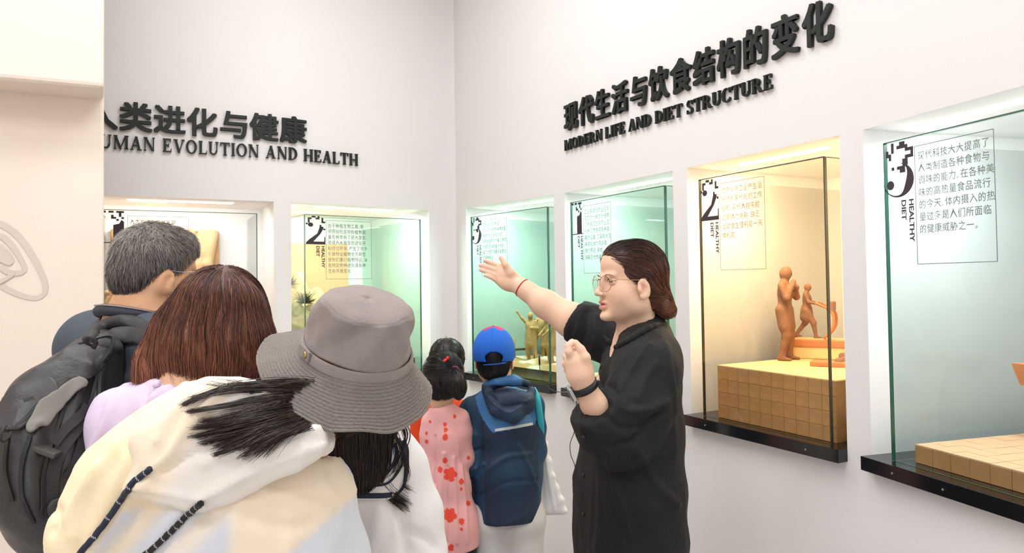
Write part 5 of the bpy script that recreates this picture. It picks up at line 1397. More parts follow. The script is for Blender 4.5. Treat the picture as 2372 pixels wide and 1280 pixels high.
    K.chain([Wb(238, 805, 1.42), Wb(212, 900, 1.44), Wb(205, 1000, 1.44), Wb(220, 1120, 1.42)], [.028, .045, .06, .07], .05)
    nd = lambda V: crease(wrinkle(V, 13, 33, aniso=(1, 1, .4))) * .006 + wrinkle(V, 50, 7) * .0012
    fo = [([(200, 850), (170, 960), (150, 1080)], .010, .009), ([(240, 840), (225, 930), (205, 1000)], .008, .008), ([(120, 1000), (108, 1080), (125, 1200)], .012, -.008), ([(60, 960), (35, 1080), (60, 1180)], .014, .006),
          ([(40, 1010), (28, 1090), (40, 1160)], .006, -.005), ([(90, 990), (75, 1090), (90, 1190)], .006, .005), ([(215, 1130), (170, 1170), (120, 1200)], .006, .006)]
    sdf_obj('main_bag', K, nyl, bp, h=.0075, disp=lambda V: nd(V) + ridges(V, K, fo), it=2)
    def patch(name, outline, m, th=.006, lift=.003, h=.005, disp=None):           # a panel lying on the bag
        P = hit(K, [p[0] for p in outline], [p[1] for p in outline], lift); cc = P.mean(0); F3 = Field()
        for i in range(len(P)): F3.cap(P[i], P[(i + 1) % len(P)], th, th, .004)
        xs, ys = zip(*outline); gx, gy = np.meshgrid(np.linspace(min(xs), max(xs), 22), np.linspace(min(ys), max(ys), 22))
        ins = []
        for x, y in zip(gx.ravel(), gy.ravel()):
            k = False; j = len(outline) - 1
            for i in range(len(outline)):
                xi, yi = outline[i]; xj, yj = outline[j]
                if (yi > y) != (yj > y) and x < (xj - xi) * (y - yi) / (yj - yi) + xi: k = not k
                j = i
            if k: ins.append((x, y))
        if ins:
            Q = hit(K, [p[0] for p in ins], [p[1] for p in ins], lift)
            for q in Q: F3.ell(q, (th * 1.7,) * 3, None, .004)
        V, Qd = F3.mesh(h); d, g = as_surf(K).near(V); V = V - g * (np.clip(d - (lift + th * .6), 0, 1))[:, None]; V = relax(V, Qd, 2)
        if disp is not None: V = V + g * disp(V)[:, None]
        return mobj(name, V, Qd, m, bp, True)
    patch('top_flap', [(180, 800), (250, 775), (262, 800), (225, 850), (150, 905), (60, 935), (40, 905), (110, 850)], mat('flap_nylon', srgb(58, 57, 58), .45, spec=.5, bump=.15, bscale=160), .006, .005, .0048, disp=lambda V: crease(wrinkle(V, 24, 3)) * .004)
    patch('grey_lining', [(186, 880), (194, 890), (148, 925), (110, 975), (76, 1000), (68, 992), (98, 935), (150, 897)], mat('grey_lining', srgb(128, 126, 119), .6), .004, .012, .004)
    patch('front_flap', [(40, 900), (110, 880), (125, 905), (80, 950), (45, 990), (8, 985), (12, 945)], mat('flap_nylon2', srgb(64, 62, 64), .4, bump=.1), .006, .009, .0048, disp=lambda V: crease(wrinkle(V, 30, 9)) * .003)
    patch('side_pocket', [(235, 1105), (160, 1150), (118, 1165), (150, 1235), (190, 1215)], nyl, .006, .006, .006)
    def strap(name, pts, w, fld=K, lift=.004, n=30, m=web, parent=bp, thick=.35):
        P = hpath(fld, pts, n, lift)
        for _ in range(8): P[1:-1] = (P[:-2] + P[1:-1] * 2 + P[2:]) / 4
        g = as_surf(fld).grad(P)
        for _ in range(10): g[1:-1] = (g[:-2] + g[1:-1] + g[2:]) / 3; T = np.gradient(P, axis=0); T /= np.linalg.norm(T, axis=1)[:, None]
        mb = MB(); V = []; Fc = []
        for i in range(n):
            sd = np.cross(T[i], g[i]); sd /= np.linalg.norm(sd)
            for a_, b_ in ((-1, -.3), (1, -.3), (1, .3), (-1, .3)): V.append(P[i] + sd * w * a_ + g[i] * w * thick * b_)
        for i in range(n - 1):
            for k in range(4): Fc.append((i * 4 + k, i * 4 + (k + 1) % 4, (i + 1) * 4 + (k + 1) % 4, (i + 1) * 4 + k))
        Fc += [(0, 1, 2, 3), ((n - 1) * 4 + 3, (n - 1) * 4 + 2, (n - 1) * 4 + 1, (n - 1) * 4)]
        mb.add(V, Fc); return mb.build(name, m, parent), P
    strap('side_strap', [(215, 940), (170, 1000), (135, 1060), (120, 1130), (118, 1190)], .011)
    strap('side_strap', [(196, 940), (160, 990), (128, 1030)], .009, lift=.007)
    strap('haul_strap', [(200, 1000), (185, 1050), (160, 1105)], .012, lift=.004)
    pip = mat('piping', srgb(30, 30, 31), .5)
    for nm, pts in (('flap_piping', [(182, 806), (248, 782), (256, 800), (222, 848), (150, 900), (62, 930)]), ('zip', [(228, 850), (214, 910), (196, 960), (176, 1010)]), ('zip', [(70, 1010), (50, 1080), (52, 1150), (80, 1210)]), ('seam', [(232, 860), (222, 960), (190, 1080), (160, 1160)]),
                    ('seam', [(150, 930), (128, 1010), (100, 1090), (96, 1180)]), ('flap_piping', [(8, 983), (44, 988), (80, 948), (124, 906)]), ('zip', [(232, 1108), (180, 1140), (120, 1162)]), ('seam', [(20, 1010), (14, 1090), (30, 1160)])):
        ribbon(nm, K, hpath(K, pts, 30, .010 if nm == 'flap_piping' else .0035), .0035, pip, bp, .8, 3)
    P = hit(K, [112], [1045], .010)[0]
    bk = MB().box(P, (.021, .012, .005), frame(W(140, 1062, 1.25) - W(88, 1042, 1.25), (0, -1, 0))[[1, 2, 0]], bev=.003); bk.build('buckle', mat('buckle_plastic', srgb(72, 70, 68), .4), bp)
    # shoulder straps over the shirt
    pad = mat('strap_pad', srgb(50, 50, 52), .6, bump=.1, bscale=200)
    SU = Field(); SU.P = S.P + K.P
    for pts0, pts1, r_ in (([W(225, 822, 1.41), W(240, 798, 1.425)], [(272, 782), (300, 778), (335, 784), (372, 806)], .019), ([W(195, 812, 1.41), W(212, 780, 1.42)], [(240, 762), (270, 750), (305, 748), (338, 762), (372, 790)], .015)):
        F3 = Field(); pp = list(pts0) + list(hpath(S, pts1, 7, .006)); pp = spline(pp, 22)
        F3.chain(pp, [r_ * .8] * 22, .01); V, Qd = F3.mesh(.006); d, g_ = S.surf.near(V); w_ = np.clip((V[:, 0] - W(255, 0, 1.45)[0]) / .02, 0, 1); V = V - g_ * (np.clip(d - .012, 0, 1) * w_)[:, None] * .9; V = relax(V, Qd, 2)
        mobj('shoulder_strap', V, Qd, pad, bp, True)
    lp = spline([W(212, 800, 1.36), W(198, 792, 1.34), W(205, 782, 1.335), W(222, 790, 1.34), W(216, 806, 1.35)], 24); MB().tube(lp, .0045, 6, flat=.5).build('hanging_loop', web, bp, True)
    lp = spline([W(14, 985, 1.24), W(4, 1000, 1.22), W(4, 1022, 1.22), W(20, 1012, 1.23), W(26, 1000, 1.24)], 24); MB().tube(lp, .0022, 6).build('zip_cord', web, bp, True)
make_man()

# ---- auburn-haired woman in a lilac blouse
def make_auburn():
    Wa = lambda x, y, Y: W(x, y, Y - .09)
    c = Wa(508, 745, 1.53); A = hax(R(8), R(-6), R(3)); s = .92
    pel = Wa(420, 1400, 1.42); nk = Wa(450, 888, 1.42)
    root = empty('person', [pel[0], pel[1], 0], 'woman in a lilac blouse seen from behind with shoulder-length auburn hair', 'person')
    face = (.15, 1); f = np.array([*face, 0]); f /= np.linalg.norm(f); r = np.array([f[1], -f[0], 0.0]); u = np.array([0, 0, 1.0])
    shL = nk - r * .135 - u * .075; shR = nk + r * .115 - u * .07
    arms = [(shL - u * .27, shL - u * .45 + f * .15, r, f), (shR - u * .27, shR - u * .45 + f * .15, -r, f)]
    simple_body(root, c, A, s, nk, pel, [shL, shR], arms, face, full=True, tw=.82, neck_r=(.050, .052))
    H = Field(); k = .03
    H.ell(Wa(514, 712, 1.52), (.080, .100, .084), None, k); H.ell(Wa(505, 770, 1.51), (.090, .095, .085), None, k)
    H.chain([Wa(480, 700, 1.46), Wa(430, 775, 1.46), Wa(384, 850, 1.46), (Wa(368, 880, 1.46))], [.050, .054, .048, .026], k)
    H.chain([Wa(500, 720, 1.44), Wa(478, 800, 1.43), Wa(455, 888, 1.44)], [.060, .062, .044], k)
    H.chain([Wa(490, 840, 1.44), Wa(500, 886, 1.45)], [.055, .046], k)
    H.chain([Wa(540, 720, 1.45), Wa(548, 800, 1.44), Wa(540, 890, 1.45)], [.054, .060, .045], k)
    H.chain([Wa(555, 735, 1.50), Wa(572, 800, 1.50), Wa(572, 885, 1.50)], [.042, .044, .036], k)
    top = Wa(520, 634, 1.50)
    pa = pal([(68, 43, 37), (90, 55, 46), (110, 66, 53), (128, 77, 60), (146, 88, 68), (166, 104, 80)]); pl = pal([(110, 66, 50), (142, 86, 64), (168, 104, 78), (188, 124, 96), (204, 144, 114)])
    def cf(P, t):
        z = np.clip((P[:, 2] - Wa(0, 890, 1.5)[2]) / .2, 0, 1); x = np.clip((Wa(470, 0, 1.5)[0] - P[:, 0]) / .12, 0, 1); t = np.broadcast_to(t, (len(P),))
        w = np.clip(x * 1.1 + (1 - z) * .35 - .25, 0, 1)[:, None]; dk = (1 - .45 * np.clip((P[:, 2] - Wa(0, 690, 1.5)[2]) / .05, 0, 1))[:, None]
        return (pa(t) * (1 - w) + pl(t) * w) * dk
    def df(P):
        d = P - top; d = d / (np.linalg.norm(d, axis=1, keepdims=True) + 1e-6); z = np.clip((top[2] - P[:, 2]) / .09, 0, 1)[:, None]
        wv = np.sin(P[:, 2:3] * 75 + P[:, 0:1] * 25) * .16
        return d * (1 - z * .85) + np.array([0, 0, -1.0]) * (z + .15) + np.array([1, 0, 0]) * wv * z
    def tips(P, g):
        k_ = P.shape[1]; low = np.clip((Wa(0, 850, 1.5)[2] - P[:, -1, 2]) / .03, 0, 1)
        return P + (np.array([0, 0, -1.0]) * (g.uniform(0, .03, len(P)) * low)[:, None])[:, None, :] * (np.linspace(0, 1, k_)[None, :, None] ** 2) + (g.normal(size=(len(P), 3)) * .006 * low[:, None])[:, None, :] * (np.linspace(0, 1, k_)[None, :, None] ** 2)
    dsp = lambda V: np.cos(V[:, 0] * 260 + np.sin(V[:, 2] * 40) * 1.2) * .0022 * np.clip((top[2] - V[:, 2]) / .1, 0, 1) + np.cos(V[:, 0] * 90 + 3 * np.sin(V[:, 2] * 22)) * .004 * np.clip((top[2] - V[:, 2]) / .15, 0, 1)
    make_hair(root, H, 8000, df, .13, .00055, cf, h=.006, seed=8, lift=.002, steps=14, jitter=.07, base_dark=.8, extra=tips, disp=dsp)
    S = Field(); ax = np.array([r, f, u])
    S.chain([nk - u * .05, nk - u * .18, nk * .5 + pel * .5, pel], [.075, .100, .105, .115], .05, sc=(1.3, 1, 1), ax=ax)
    for sh, (el, wr, _, _) in zip((shL, shR), arms):
        S.cap(nk - u * .035, sh, .045, .062, .05); S.chain([sh, el, wr - (wr - el) * .1], [.066, .060, .045], .03)
    S.cap(world((0, -.03, -.03), c, A, s), nk + u * .03, .058, .062, .006, 's')
    fo = [([(300, 880), (250, 960), (215, 1060)], .008, .006), ([(340, 900), (330, 960), (300, 1020)], .009, -.007), ([(390, 900), (350, 930), (330, 960)], .008, .008), ([(255, 930), (235, 1000), (205, 1050)], .006, .005), ([(420, 905), (400, 930), (395, 960)], .006, -.005)]
    sdf_obj('blouse', S, mat('lilac_cotton', srgb(222, 204, 230), .8, bump=.1, bscale=150, sheen=.1), root, h=.009, disp=lambda V: crease(wrinkle(V, 18, 25, aniso=(1, 1, .6))) * .005 + wrinkle(V, 44, 6) * .0014 + ridges(V, S, fo), it=2)
    K = Field(); kp = hpath(S, [(352, 900), (380, 884), (420, 880), (455, 888)], 7, .004); K.chain(kp, [.003, .006, .009, .010, .010, .009, .008], .008); sdf_obj('collar', K, bpy.data.materials['lilac_cotton'], root, h=.006, it=2)
    clothed_legs(root, legs(Field(), pel, f), f, srgb(90, 96, 120))
make_auburn()

# ---- the girl with the sailor collar (her head is hidden by the hat)
def make_sailor():
    c = W(862, 872, 1.50); A = hax(R(-6), R(-12), 0); s = .84
    pel = W(905, 1560, 1.50); nk = W(880, 1010, 1.47)
    root = empty('person', [pel[0], pel[1], 0], 'long-haired girl in a white top with a navy-striped sailor collar', 'person')
    face = (-.1, 1); f = np.array([*face, 0]); f /= np.linalg.norm(f); r = np.array([f[1], -f[0], 0.0]); u = np.array([0, 0, 1.0])
    shL = nk - r * .085 - u * .06; shR = nk + r * .044 - u * .066
    arms = [(shL - u * .19, shL - u * .30 + f * .12, r, f), (shR - u * .18 + r * .02, shR - u * .26 + f * .15, -r, f)]
    simple_body(root, c, A, s, nk, pel, [shL, shR], arms, face, full=True, neck_r=(.040, .044), tw=.72)
    S = Field(); ax = np.array([r, f, u])
    S.chain([nk - u * .03, nk - u * .17, nk * .5 + pel * .5, pel + u * .05], [.052, .078, .086, .094], .04, sc=(1.2, 1, 1), ax=ax)
    for sh, (el, wr, _, _), q in zip((shL, shR), arms, (0, 1)):
        S.cap(nk - u * .022, sh, .044, .047, .04); S.chain([sh, el * .5 + sh * .5 + r * (.012 * q), el + r * (.004 * q), wr * .8 + el * .2], [.043, .050, .053, .042], .03)
    S.cap(world((0, -.03, -.03), c, A, s), nk + u * .02, .040, .042, .006, 's')
    wm = mat('white_cotton', srgb(238, 235, 232), .8, bump=.08, bscale=150)
    fo = [([(925, 1150), (935, 1210), (945, 1280)], .010, -.010), ([(948, 1230), (985, 1245), (1010, 1265)], .008, -.008), ([(880, 1180), (870, 1230), (860, 1280)], .012, .006)]
    sdf_obj('top', S, wm, root, h=.009, disp=lambda V: crease(wrinkle(V, 15, 35, aniso=(1, 1, .5))) * .004 + ridges(V, S, fo), it=2)
    navy = mat('navy_tape', srgb(30, 38, 58), .75); tops = []
    # back collar: a flap lying on the back, edged with tape
    K = Field(); g_ = [(x, y) for x in range(770, 950, 9) for y in range(1020, 1152, 9) if not (x > 905 and y > 1150 - (x - 905) * 1.6)]
    P = hit(S, [a for a, b in g_], [b for a, b in g_], .003)
    for p in P: K.ell(p, (.010, .006, .010), None, .006)
    sdf_obj('sailor_collar', K, wm, root, h=.005, it=3)
    SK = Surf.join(S, K)
    def tape(pts, w):
        pts = [(min(a, 941), b) for a, b in pts]; ribbon('collar_stripe', SK, hpath(SK, pts, 34, .0022), w, navy, root, .4, 3)
    tape([(775, 1147), (850, 1147), (902, 1146), (930, 1132), (946, 1095), (950, 1062), (944, 1038), (932, 1020)], .0052)
    tape([(775, 1124), (850, 1124), (888, 1122), (908, 1110), (928, 1082), (934, 1055), (930, 1030), (922, 1015)], .0024)
    tape([(775, 1108), (850, 1108), (880, 1104), (898, 1092), (914, 1068), (918, 1045), (915, 1025)], .0034)
    # hair: long, dark, hanging over the collar
    H = Field(); H.ell(c + [-.008, .0, .012], (.070, .092, .100), None, .03)
    H.chain([W(845, 900, 1.46), W(825, 990, 1.42), W(832, 1060, 1.405), W(846, 1100, 1.40)], [.070, .062, .040, .022], .03)
    H.chain([W(858, 900, 1.46), W(855, 990, 1.42), W(862, 1060, 1.405), W(868, 1085, 1.40)], [.056, .040, .026, .016], .03)
    H.chain([W(800, 940, 1.45), W(775, 990, 1.43), W(800, 1055, 1.42), W(832, 1120, 1.41)], [.055, .040, .034, .018], .03)
    ph = pal([(20, 17, 19), (26, 22, 23), (34, 28, 28), (46, 36, 33), (64, 46, 38)])
    cf = lambda P, t: ph(np.broadcast_to(t, (len(P),)))
    def df(P):
        z = np.clip((c[2] + .08 - P[:, 2]) / .12, 0, 1)[:, None]; d = P - (c + [0, 0, .1]); d /= np.linalg.norm(d, axis=1, keepdims=True)
        return d * (1 - z) + np.array([0, 0, -1.0]) * z
    make_hair(root, H, 1800, df, .12, .0008, cf, h=.007, seed=4, lift=.002, jitter=.08)
    locks = []; g = np.random.default_rng(12)
    for (pts, n, sp, Y) in (([(800, 960), (822, 1040), (848, 1110), (856, 1160), (848, 1198)], 150, 13, 1.405), ([(860, 980), (872, 1050), (880, 1100), (900, 1140), (940, 1172)], 130, 12, 1.40), ([(885, 980), (892, 1040), (892, 1090), (915, 1110), (950, 1135)], 26, 6, 1.41),
                            ([(760, 965), (785, 1030), (828, 1085), (850, 1120)], 120, 13, 1.415), ([(930, 975), (942, 1010), (925, 1060), (905, 1110)], 12, 6, 1.40), ([(830, 970), (850, 1040), (858, 1090), (852, 1130)], 170, 22, 1.405), ([(862, 970), (868, 1040), (872, 1090), (872, 1120)], 150, 15, 1.405),
                            ([(915, 985), (935, 1050), (915, 1090), (880, 1115)], 10, 8, 1.40), ([(900, 985), (925, 1040), (945, 1095), (930, 1130)], 8, 5, 1.40)):
        for _ in range(n):
            o = g.normal(size=2) * sp; o2 = g.normal(size=2) * sp * .7; m = len(pts); L_ = g.uniform(.8, 1.05)
            q = [W(x + o[0] * (1 - i / (m - 1)) + o2[0] * (i / (m - 1)), y + o2[1] * (i / (m - 1)), Y + (m - 1 - i) * .0 + g.normal() * .003) for i, (x, y) in enumerate(pts)]
            locks.append(spline(q, 40)[:14 * 3:3][:14] if L_ < .85 else spline(q, 14))
    locks = np.array([l if len(l) == 14 else spline(l, 14) for l in locks]); V, Q = strand_mesh(locks, .0009, .25)
    mobj('hair_ends', V, Q, M['hair'], root, True, np.repeat(ph(g.uniform(size=len(locks))), 14 * 3, axis=0))
    for dx in (0, 5): MB().tube([W(874 + dx, 1003, 1.33), W(882 + dx, 988, 1.335)], .0012, 6).build('hairpin', M['gold'], root, True)
    clothed_legs(root, legs(Field(), pel, f), f, srgb(60, 66, 90))
make_sailor()
def inside(outline, x, y):
    k = False; j = len(outline) - 1
    for i in range(len(outline)):
        xi, yi = outline[i]; xj, yj = outline[j]
        if (yi > y) != (yj > y) and x < (xj - xi) * (y - yi) / (yj - yi) + xi: k = not k
        j = i
    return k
def drape(fld, outline, th, lift, h, step, edge=None):  # a cloth panel lying on a field, thickness th
    xs, ys = zip(*outline); P2 = [(x, y) for x in np.arange(min(xs), max(xs), step) for y in np.arange(min(ys), max(ys), step) if inside(outline, x, y)]
    e = [(a, b) for a, b, _ in spline([(x, y, 0) for x, y in list(outline) + [outline[0]]], len(outline) * 5)]
    F3 = Field()
    for q in hit(fld, [p[0] for p in P2], [p[1] for p in P2], lift): F3.ell(q, (th,) * 3, None, th * .8)
    E = hit(fld, [p[0] for p in e], [p[1] for p in e], lift)
    for a, b in zip(E[:-1], E[1:]):
        if np.linalg.norm(a - b) < .06: F3.cap(a, b, edge or th * .5, edge or th * .5, th * .5)
    return F3
def px_of(V):
    v = (np.asarray(V) - CAM) @ CMn
    return IW / 2 + F_PX * v[:, 0] / -v[:, 2], IH / 2 + SHY - F_PX * v[:, 1] / -v[:, 2]
# ---- the woman in the bucket hat and the cream hooded jacket
def make_hat_woman():
    c = W(815, 866, 1.225); A = hax(R(8), R(16), R(14)); s = .84
    pel = W(500, 1750, 1.12); nk = W(710, 1015, 1.19)
    root = empty('person', [pel[0], pel[1], 0], 'woman in a grey bucket hat and a cream hooded jacket leaning to one side', 'person')
    face = (.12, 1); f = np.array([*face, 0]); f /= np.linalg.norm(f); r = np.array([f[1], -f[0], 0.0]); u = np.array([0, 0, 1.0])
    Wj = lambda x, y, Y: W(x, y, Y + .06)
    shL = Wj(320, 1150, 1.08); shR = Wj(735, 1145, 1.13)
    arms = [(Wj(245, 1480, 1.05), Wj(260, 1700, 1.14), r, f), (Wj(780, 1470, 1.11), Wj(750, 1680, 1.18), -r, f)]
    simple_body(root, c, A, s, nk, pel, [shL, shR], arms, face, full=True, tw=.52, neck_r=(.044, .042))
    ax = np.array([r, f, u]); S = Field()
    S.chain([Wj(615, 1068, 1.13), Wj(565, 1175, 1.10), Wj(535, 1330, 1.10), Wj(515, 1560, 1.11), Wj(510, 1760, 1.12)], [.068, .108, .118, .124, .127], .05, sc=(1.5, 1, 1), ax=ax)
    S.chain([Wj(560, 1045, 1.11), Wj(400, 1062, 1.08), Wj(292, 1120, 1.07)], [.07, .074, .064], .06)
    S.chain([Wj(285, 1125, 1.07), Wj(232, 1230, 1.06), Wj(235, 1480, 1.05), Wj(260, 1640, 1.11)], [.066, .064, .062, .05], .04)
    S.cap(Wj(630, 1055, 1.12), Wj(748, 1135, 1.13), .055, .036, .04); S.chain([Wj(748, 1140, 1.13), Wj(772, 1280, 1.13), Wj(775, 1470, 1.11), Wj(750, 1640, 1.16)], [.037, .048, .052, .045], .04)
    S.cap(Wj(345, 1030, 1.10), Wj(430, 965, 1.12), .045, .05, .05)
    S.cap(world((0, -.03, -.03), c, A, s), nk, .050, .056, .01, 's')
    cream = np.array(srgb(246, 230, 206)[:3]); grey = np.array(srgb(212, 215, 224)[:3]); yel = np.array(srgb(250, 230, 188)[:3]); pale = np.array(srgb(240, 234, 226)[:3])
    def jc(V):
        x, y = px_of(V); n = wrinkle(V, 22, 4) * 26
        C_ = np.tile(cream, (len(V), 1)); sm = lambda t: np.clip(t, 0, 1)[:, None]
        w = sm((430 - x + n - (y - 1100) * .2) / 80); C_ = C_ * (1 - w * .8) + yel * w * .8
        b1 = sm((y - 1165 + n * .4) / 30) * sm((560 - x + n) / 30) * sm((x - 285 + (y - 1165) * .75 + n * .3) / 25)
        st = sm(1.25 - np.abs(((x + (y - 1165) * .95 + n * .6) % 150) - 75) / 38)
        C_ = C_ * (1 - b1 * (1 - st * .75)) + grey * b1 * (1 - st * .75)
        b2 = sm((x - 760 + (1270 - y) * -.0 + n * .5 - (1130 - y) * .9 * (y < 1130)) / 20) ; seam = sm((x + (y - 1130) * 1.15 - 838) / 14) * sm((y - 1122) / 12)
        C_ = C_ * (1 - seam) + np.array(srgb(222, 226, 234)[:3]) * seam
        sl = sm((x - (756 + (y - 1020) * .62)) / 14) * sm((1140 - y) / 12); C_ = C_ * (1 - sl) + grey * sl
        return C_
    jm = mat('cream_shell_fabric', srgb(246, 230, 206), .7, attr='Col', bump=.08, bscale=140, sheen=.1)
    fo = [([(760, 1035), (810, 1090), (838, 1128)], .004, .003), ([(838, 1130), (770, 1180), (690, 1245), (650, 1285)], .003, .0025), ([(355, 1000), (300, 1080), (240, 1180), (205, 1280)], .010, .007), ([(300, 1010), (210, 1110), (150, 1200)], .010, .006),
          ([(330, 1160), (290, 1220), (250, 1285)], .008, -.006), ([(420, 1180), (380, 1230), (350, 1285)], .008, .008), ([(480, 1190), (440, 1240), (420, 1285)], .008, -.007), ([(600, 1130), (700, 1160), (790, 1180)], .008, .006), ([(560, 1200), (660, 1220), (720, 1210)], .009, -.006), ([(230, 1080), (190, 1150), (170, 1240)], .010, .008), ([(560, 1170), (540, 1230), (560, 1285)], .010, .005), ([(640, 1110), (620, 1180), (650, 1240)], .010, -.004), ([(730, 1080), (760, 1130), (790, 1160)], .008, .004), ([(118, 1165), (135, 1195), (120, 1230)], .008, -.008)]
    sdf_obj('jacket', S, jm, root, h=.0085, color=jc, disp=lambda V: crease(wrinkle(V, 15, 45, aniso=(1, 1, .7))) * .004 + crease(wrinkle(V, 36, 46)) * .0012 + ridges(V, S, fo), it=2)
    # hood lying on the back
    outl = [(440, 902), (520, 888), (590, 892), (612, 930), (690, 968), (745, 992), (764, 1026), (700, 1058), (620, 1096), (520, 1146), (462, 1168), (390, 1150), (300, 1133), (338, 1082), (330, 1005), (362, 945)]
    S2 = Field(); S2.P = list(S.P); S2.chain([W(400, 985, 1.12), W(540, 962, 1.11), (W(700, 1015, 1.13))], [.040, .052, .030], .04); S2.ell(W(560, 1050, 1.08), (.115, .035, .050), None, .04)
    Hd = drape(S2, outl, .016, .002, .007, 17, .008)
    hf = [([(764, 1024), (690, 1050), (610, 1082), (520, 1128), (465, 1155)], .006, .007), ([(745, 995), (660, 1000), (560, 1030), (470, 1075)], .007, .006), ([(500, 920), (440, 985), (385, 1060), (325, 1125)], .008, .009), ([(590, 900), (540, 960), (480, 1010)], .007, -.006),
          ([(450, 915), (400, 960), (370, 1020)], .008, .007), ([(640, 985), (700, 1000), (750, 1010)], .005, .005), ([(330, 1110), (400, 1075), (480, 1035), (590, 975)], .006, -.008), ([(540, 1110), (600, 1060), (700, 1025)], .006, .006), ([(300, 1128), (380, 1142), (462, 1160)], .004, .004)]
    def hc(V):
        x, y = px_of(V); w = np.clip((x - 380 - (1100 - y) * .6 + wrinkle(V, 20, 9) * 20) / 40, 0, 1)[:, None]; w2 = np.clip((900 + (x - 440) * .62 + 120 - y) / 40, 0, 1)[:, None]
        return cream * (1 - w) + pale * w
    sdf_obj('hood', Hd, jm, root, h=.0065, color=hc, disp=lambda V: crease(wrinkle(V, 26, 51)) * .0025 + crease(wrinkle(V, 60, 52)) * .0008 + ridges(V, Hd, hf), it=3)
    SH = Surf.join(S, Hd)
    # blue lining glimpsed at the neck
    K = Field(); K.cap(W(565, 903, 1.07), W(596, 925, 1.08), .013, .012, .01); sdf_obj('collar_lining', K, mat('blue_lining', srgb(34, 74, 128), .7), root, h=.004)
    nv = mat('navy_cord', srgb(34, 42, 66), .6, weave=.5, wscale=700); bc = mat('black_cord', srgb(30, 30, 30), .6, weave=.5, wscale=700); wf = mat('cord_fleck', srgb(205, 205, 205), .7)
    for pts, m in (([(352, 1085), (322, 1108), (286, 1150), (240, 1212), (180, 1292)], nv), ([(468, 1160), (430, 1196), (385, 1240), (330, 1292)], bc)):
        P = hpath(SH, pts, 40, .003); MB().tube(P, .0046, 10).build('drawstring', m, root, True)
        mb = MB(); L = len(P)
        for i in range(3, L - 1, 4 if m is bc else 6):
            t_ = P[i] - P[i - 1]; t_ /= np.linalg.norm(t_); q = np.cross(t_, (0, -1, .2)); q /= np.linalg.norm(q); w_ = np.cross(q, t_)
            if w_[1] > 0: w_ = -w_
            for j in range(-3, 4):
                a = j * .32; cc = P[i] + (q * math.sin(a) + w_ * math.cos(a)) * .00468 + t_ * (.0006 if j % 2 else -.0006); mb.box(cc, (.0005, .0008, .00018), np.array([q, t_, w_]))
        tag(mb.build('cord_flecks', wf, root), kind='stuff')
    clothed_legs(root, legs(Field(), pel * [1, 1, .97], f), f, srgb(150, 160, 176))
    # hair: base under the hat, locks swept to the side
    H = Field(); H.ell(c + A[2] * .004 - A[1] * .006, (.076, .086, .074), None, .03); H.ell(W(780, 945, 1.21), (.045, .040, .045), None, .03)
    H.chain([W(770, 930, 1.20), W(715, 935, 1.15)], [.046, .030], .03)
    ph = pal([(22, 18, 19), (30, 24, 24), (42, 33, 31), (60, 46, 42), (84, 66, 60)]); cf = lambda P, t: ph(np.broadcast_to(t, (len(P),)))
    df = lambda P: np.tile(np.array([-1, -.2, -.25]), (len(P), 1)) * np.clip((W(800, 0, 1.2)[0] - P[:, 0:1]) / .05, 0, 1) + np.array([0, 0, -1.0]) * .6
    make_hair(root, H, 1500, df, .09, .0007, cf, h=.007, seed=14, lift=.002, jitter=.1)
    g = np.random.default_rng(9); locks = []
    def lk(y0, x1, y1, n, sp, sp2, bend=0):
        return ([(795, y0), (710, y0 + (y1 - y0) * .18 - 8 + bend), (620, y0 + (y1 - y0) * .45 - 6 + bend), ((620 + x1) / 2 + 5, y0 + (y1 - y0) * .74 - 2 + bend * .5), (x1, y1)], n, sp, sp2)
    for pts, n, sp, sp2 in (([(800, 930), (700, 893), (600, 890), (510, 900), (425, 938)], 90, 10, 3), ([(800, 930), (700, 897), (600, 896), (520, 904), (446, 922)], 60, 12, 3), ([(800, 940), (700, 915), (600, 925), (520, 940), (438, 952)], 90, 9, 3),
                            lk(945, 452, 990, 80, 13, 4), lk(950, 448, 1010, 90, 13, 4), lk(952, 468, 1026, 90, 13, 4), lk(955, 505, 1036, 70, 12, 4), lk(958, 498, 1054, 80, 12, 3, 4), lk(948, 470, 975, 80, 14, 4), lk(960, 545, 1040, 60, 12, 4),
                            ([(790, 965), (730, 975), (680, 995), (620, 1020), (560, 1058)], 60, 10, 5), ([(790, 962), (735, 972), (690, 990), (640, 1020), (600, 1056)], 50, 9, 7), ([(790, 940), (700, 935), (640, 950), (590, 965), (520, 985)], 140, 18, 14), ([(790, 950), (710, 950), (650, 970), (600, 990), (540, 1010)], 150, 16, 14),
                            ([(800, 955), (730, 950), (690, 965), (650, 975), (600, 985)], 130, 14, 12), ([(800, 925), (720, 885), (640, 885), (580, 893), (520, 887)], 22, 9, 8), ([(780, 960), (700, 920), (640, 900), (560, 900), (470, 885)], 10, 10, 8)):
        for _ in range(n):
            o = g.normal(size=2) * sp; o2 = g.normal(size=2) * sp2; m = len(pts); Yb = np.linspace(1.16, 1.0, m) if n > 20 else np.linspace(1.16, 1.03, m)
            q = [np.array([x + o[0] * (1 - i / (m - 1)) + o2[0] * (i / (m - 1)) * 2, y + o[1] * (1 - i / (m - 1)) * .8 + o2[1] * (i / (m - 1)), 0]) for i, (x, y) in enumerate(pts)]
            k = spline(q, 14); P = hit(SH, k[:, 0], k[:, 1], .006 + abs(g.normal()) * .006)
            q_ = np.linspace(0, 1, 14); Y = np.where(q_ < .22, np.maximum(P[:, 1], 1.13 + .05 * (1 - q_ / .22)), np.minimum(P[:, 1], 1.15))
            locks.append(np.array([W(a, b, yy) for (a, b, _), yy in zip(k, Y)]))
    locks = np.array(locks); L0 = locks.copy()
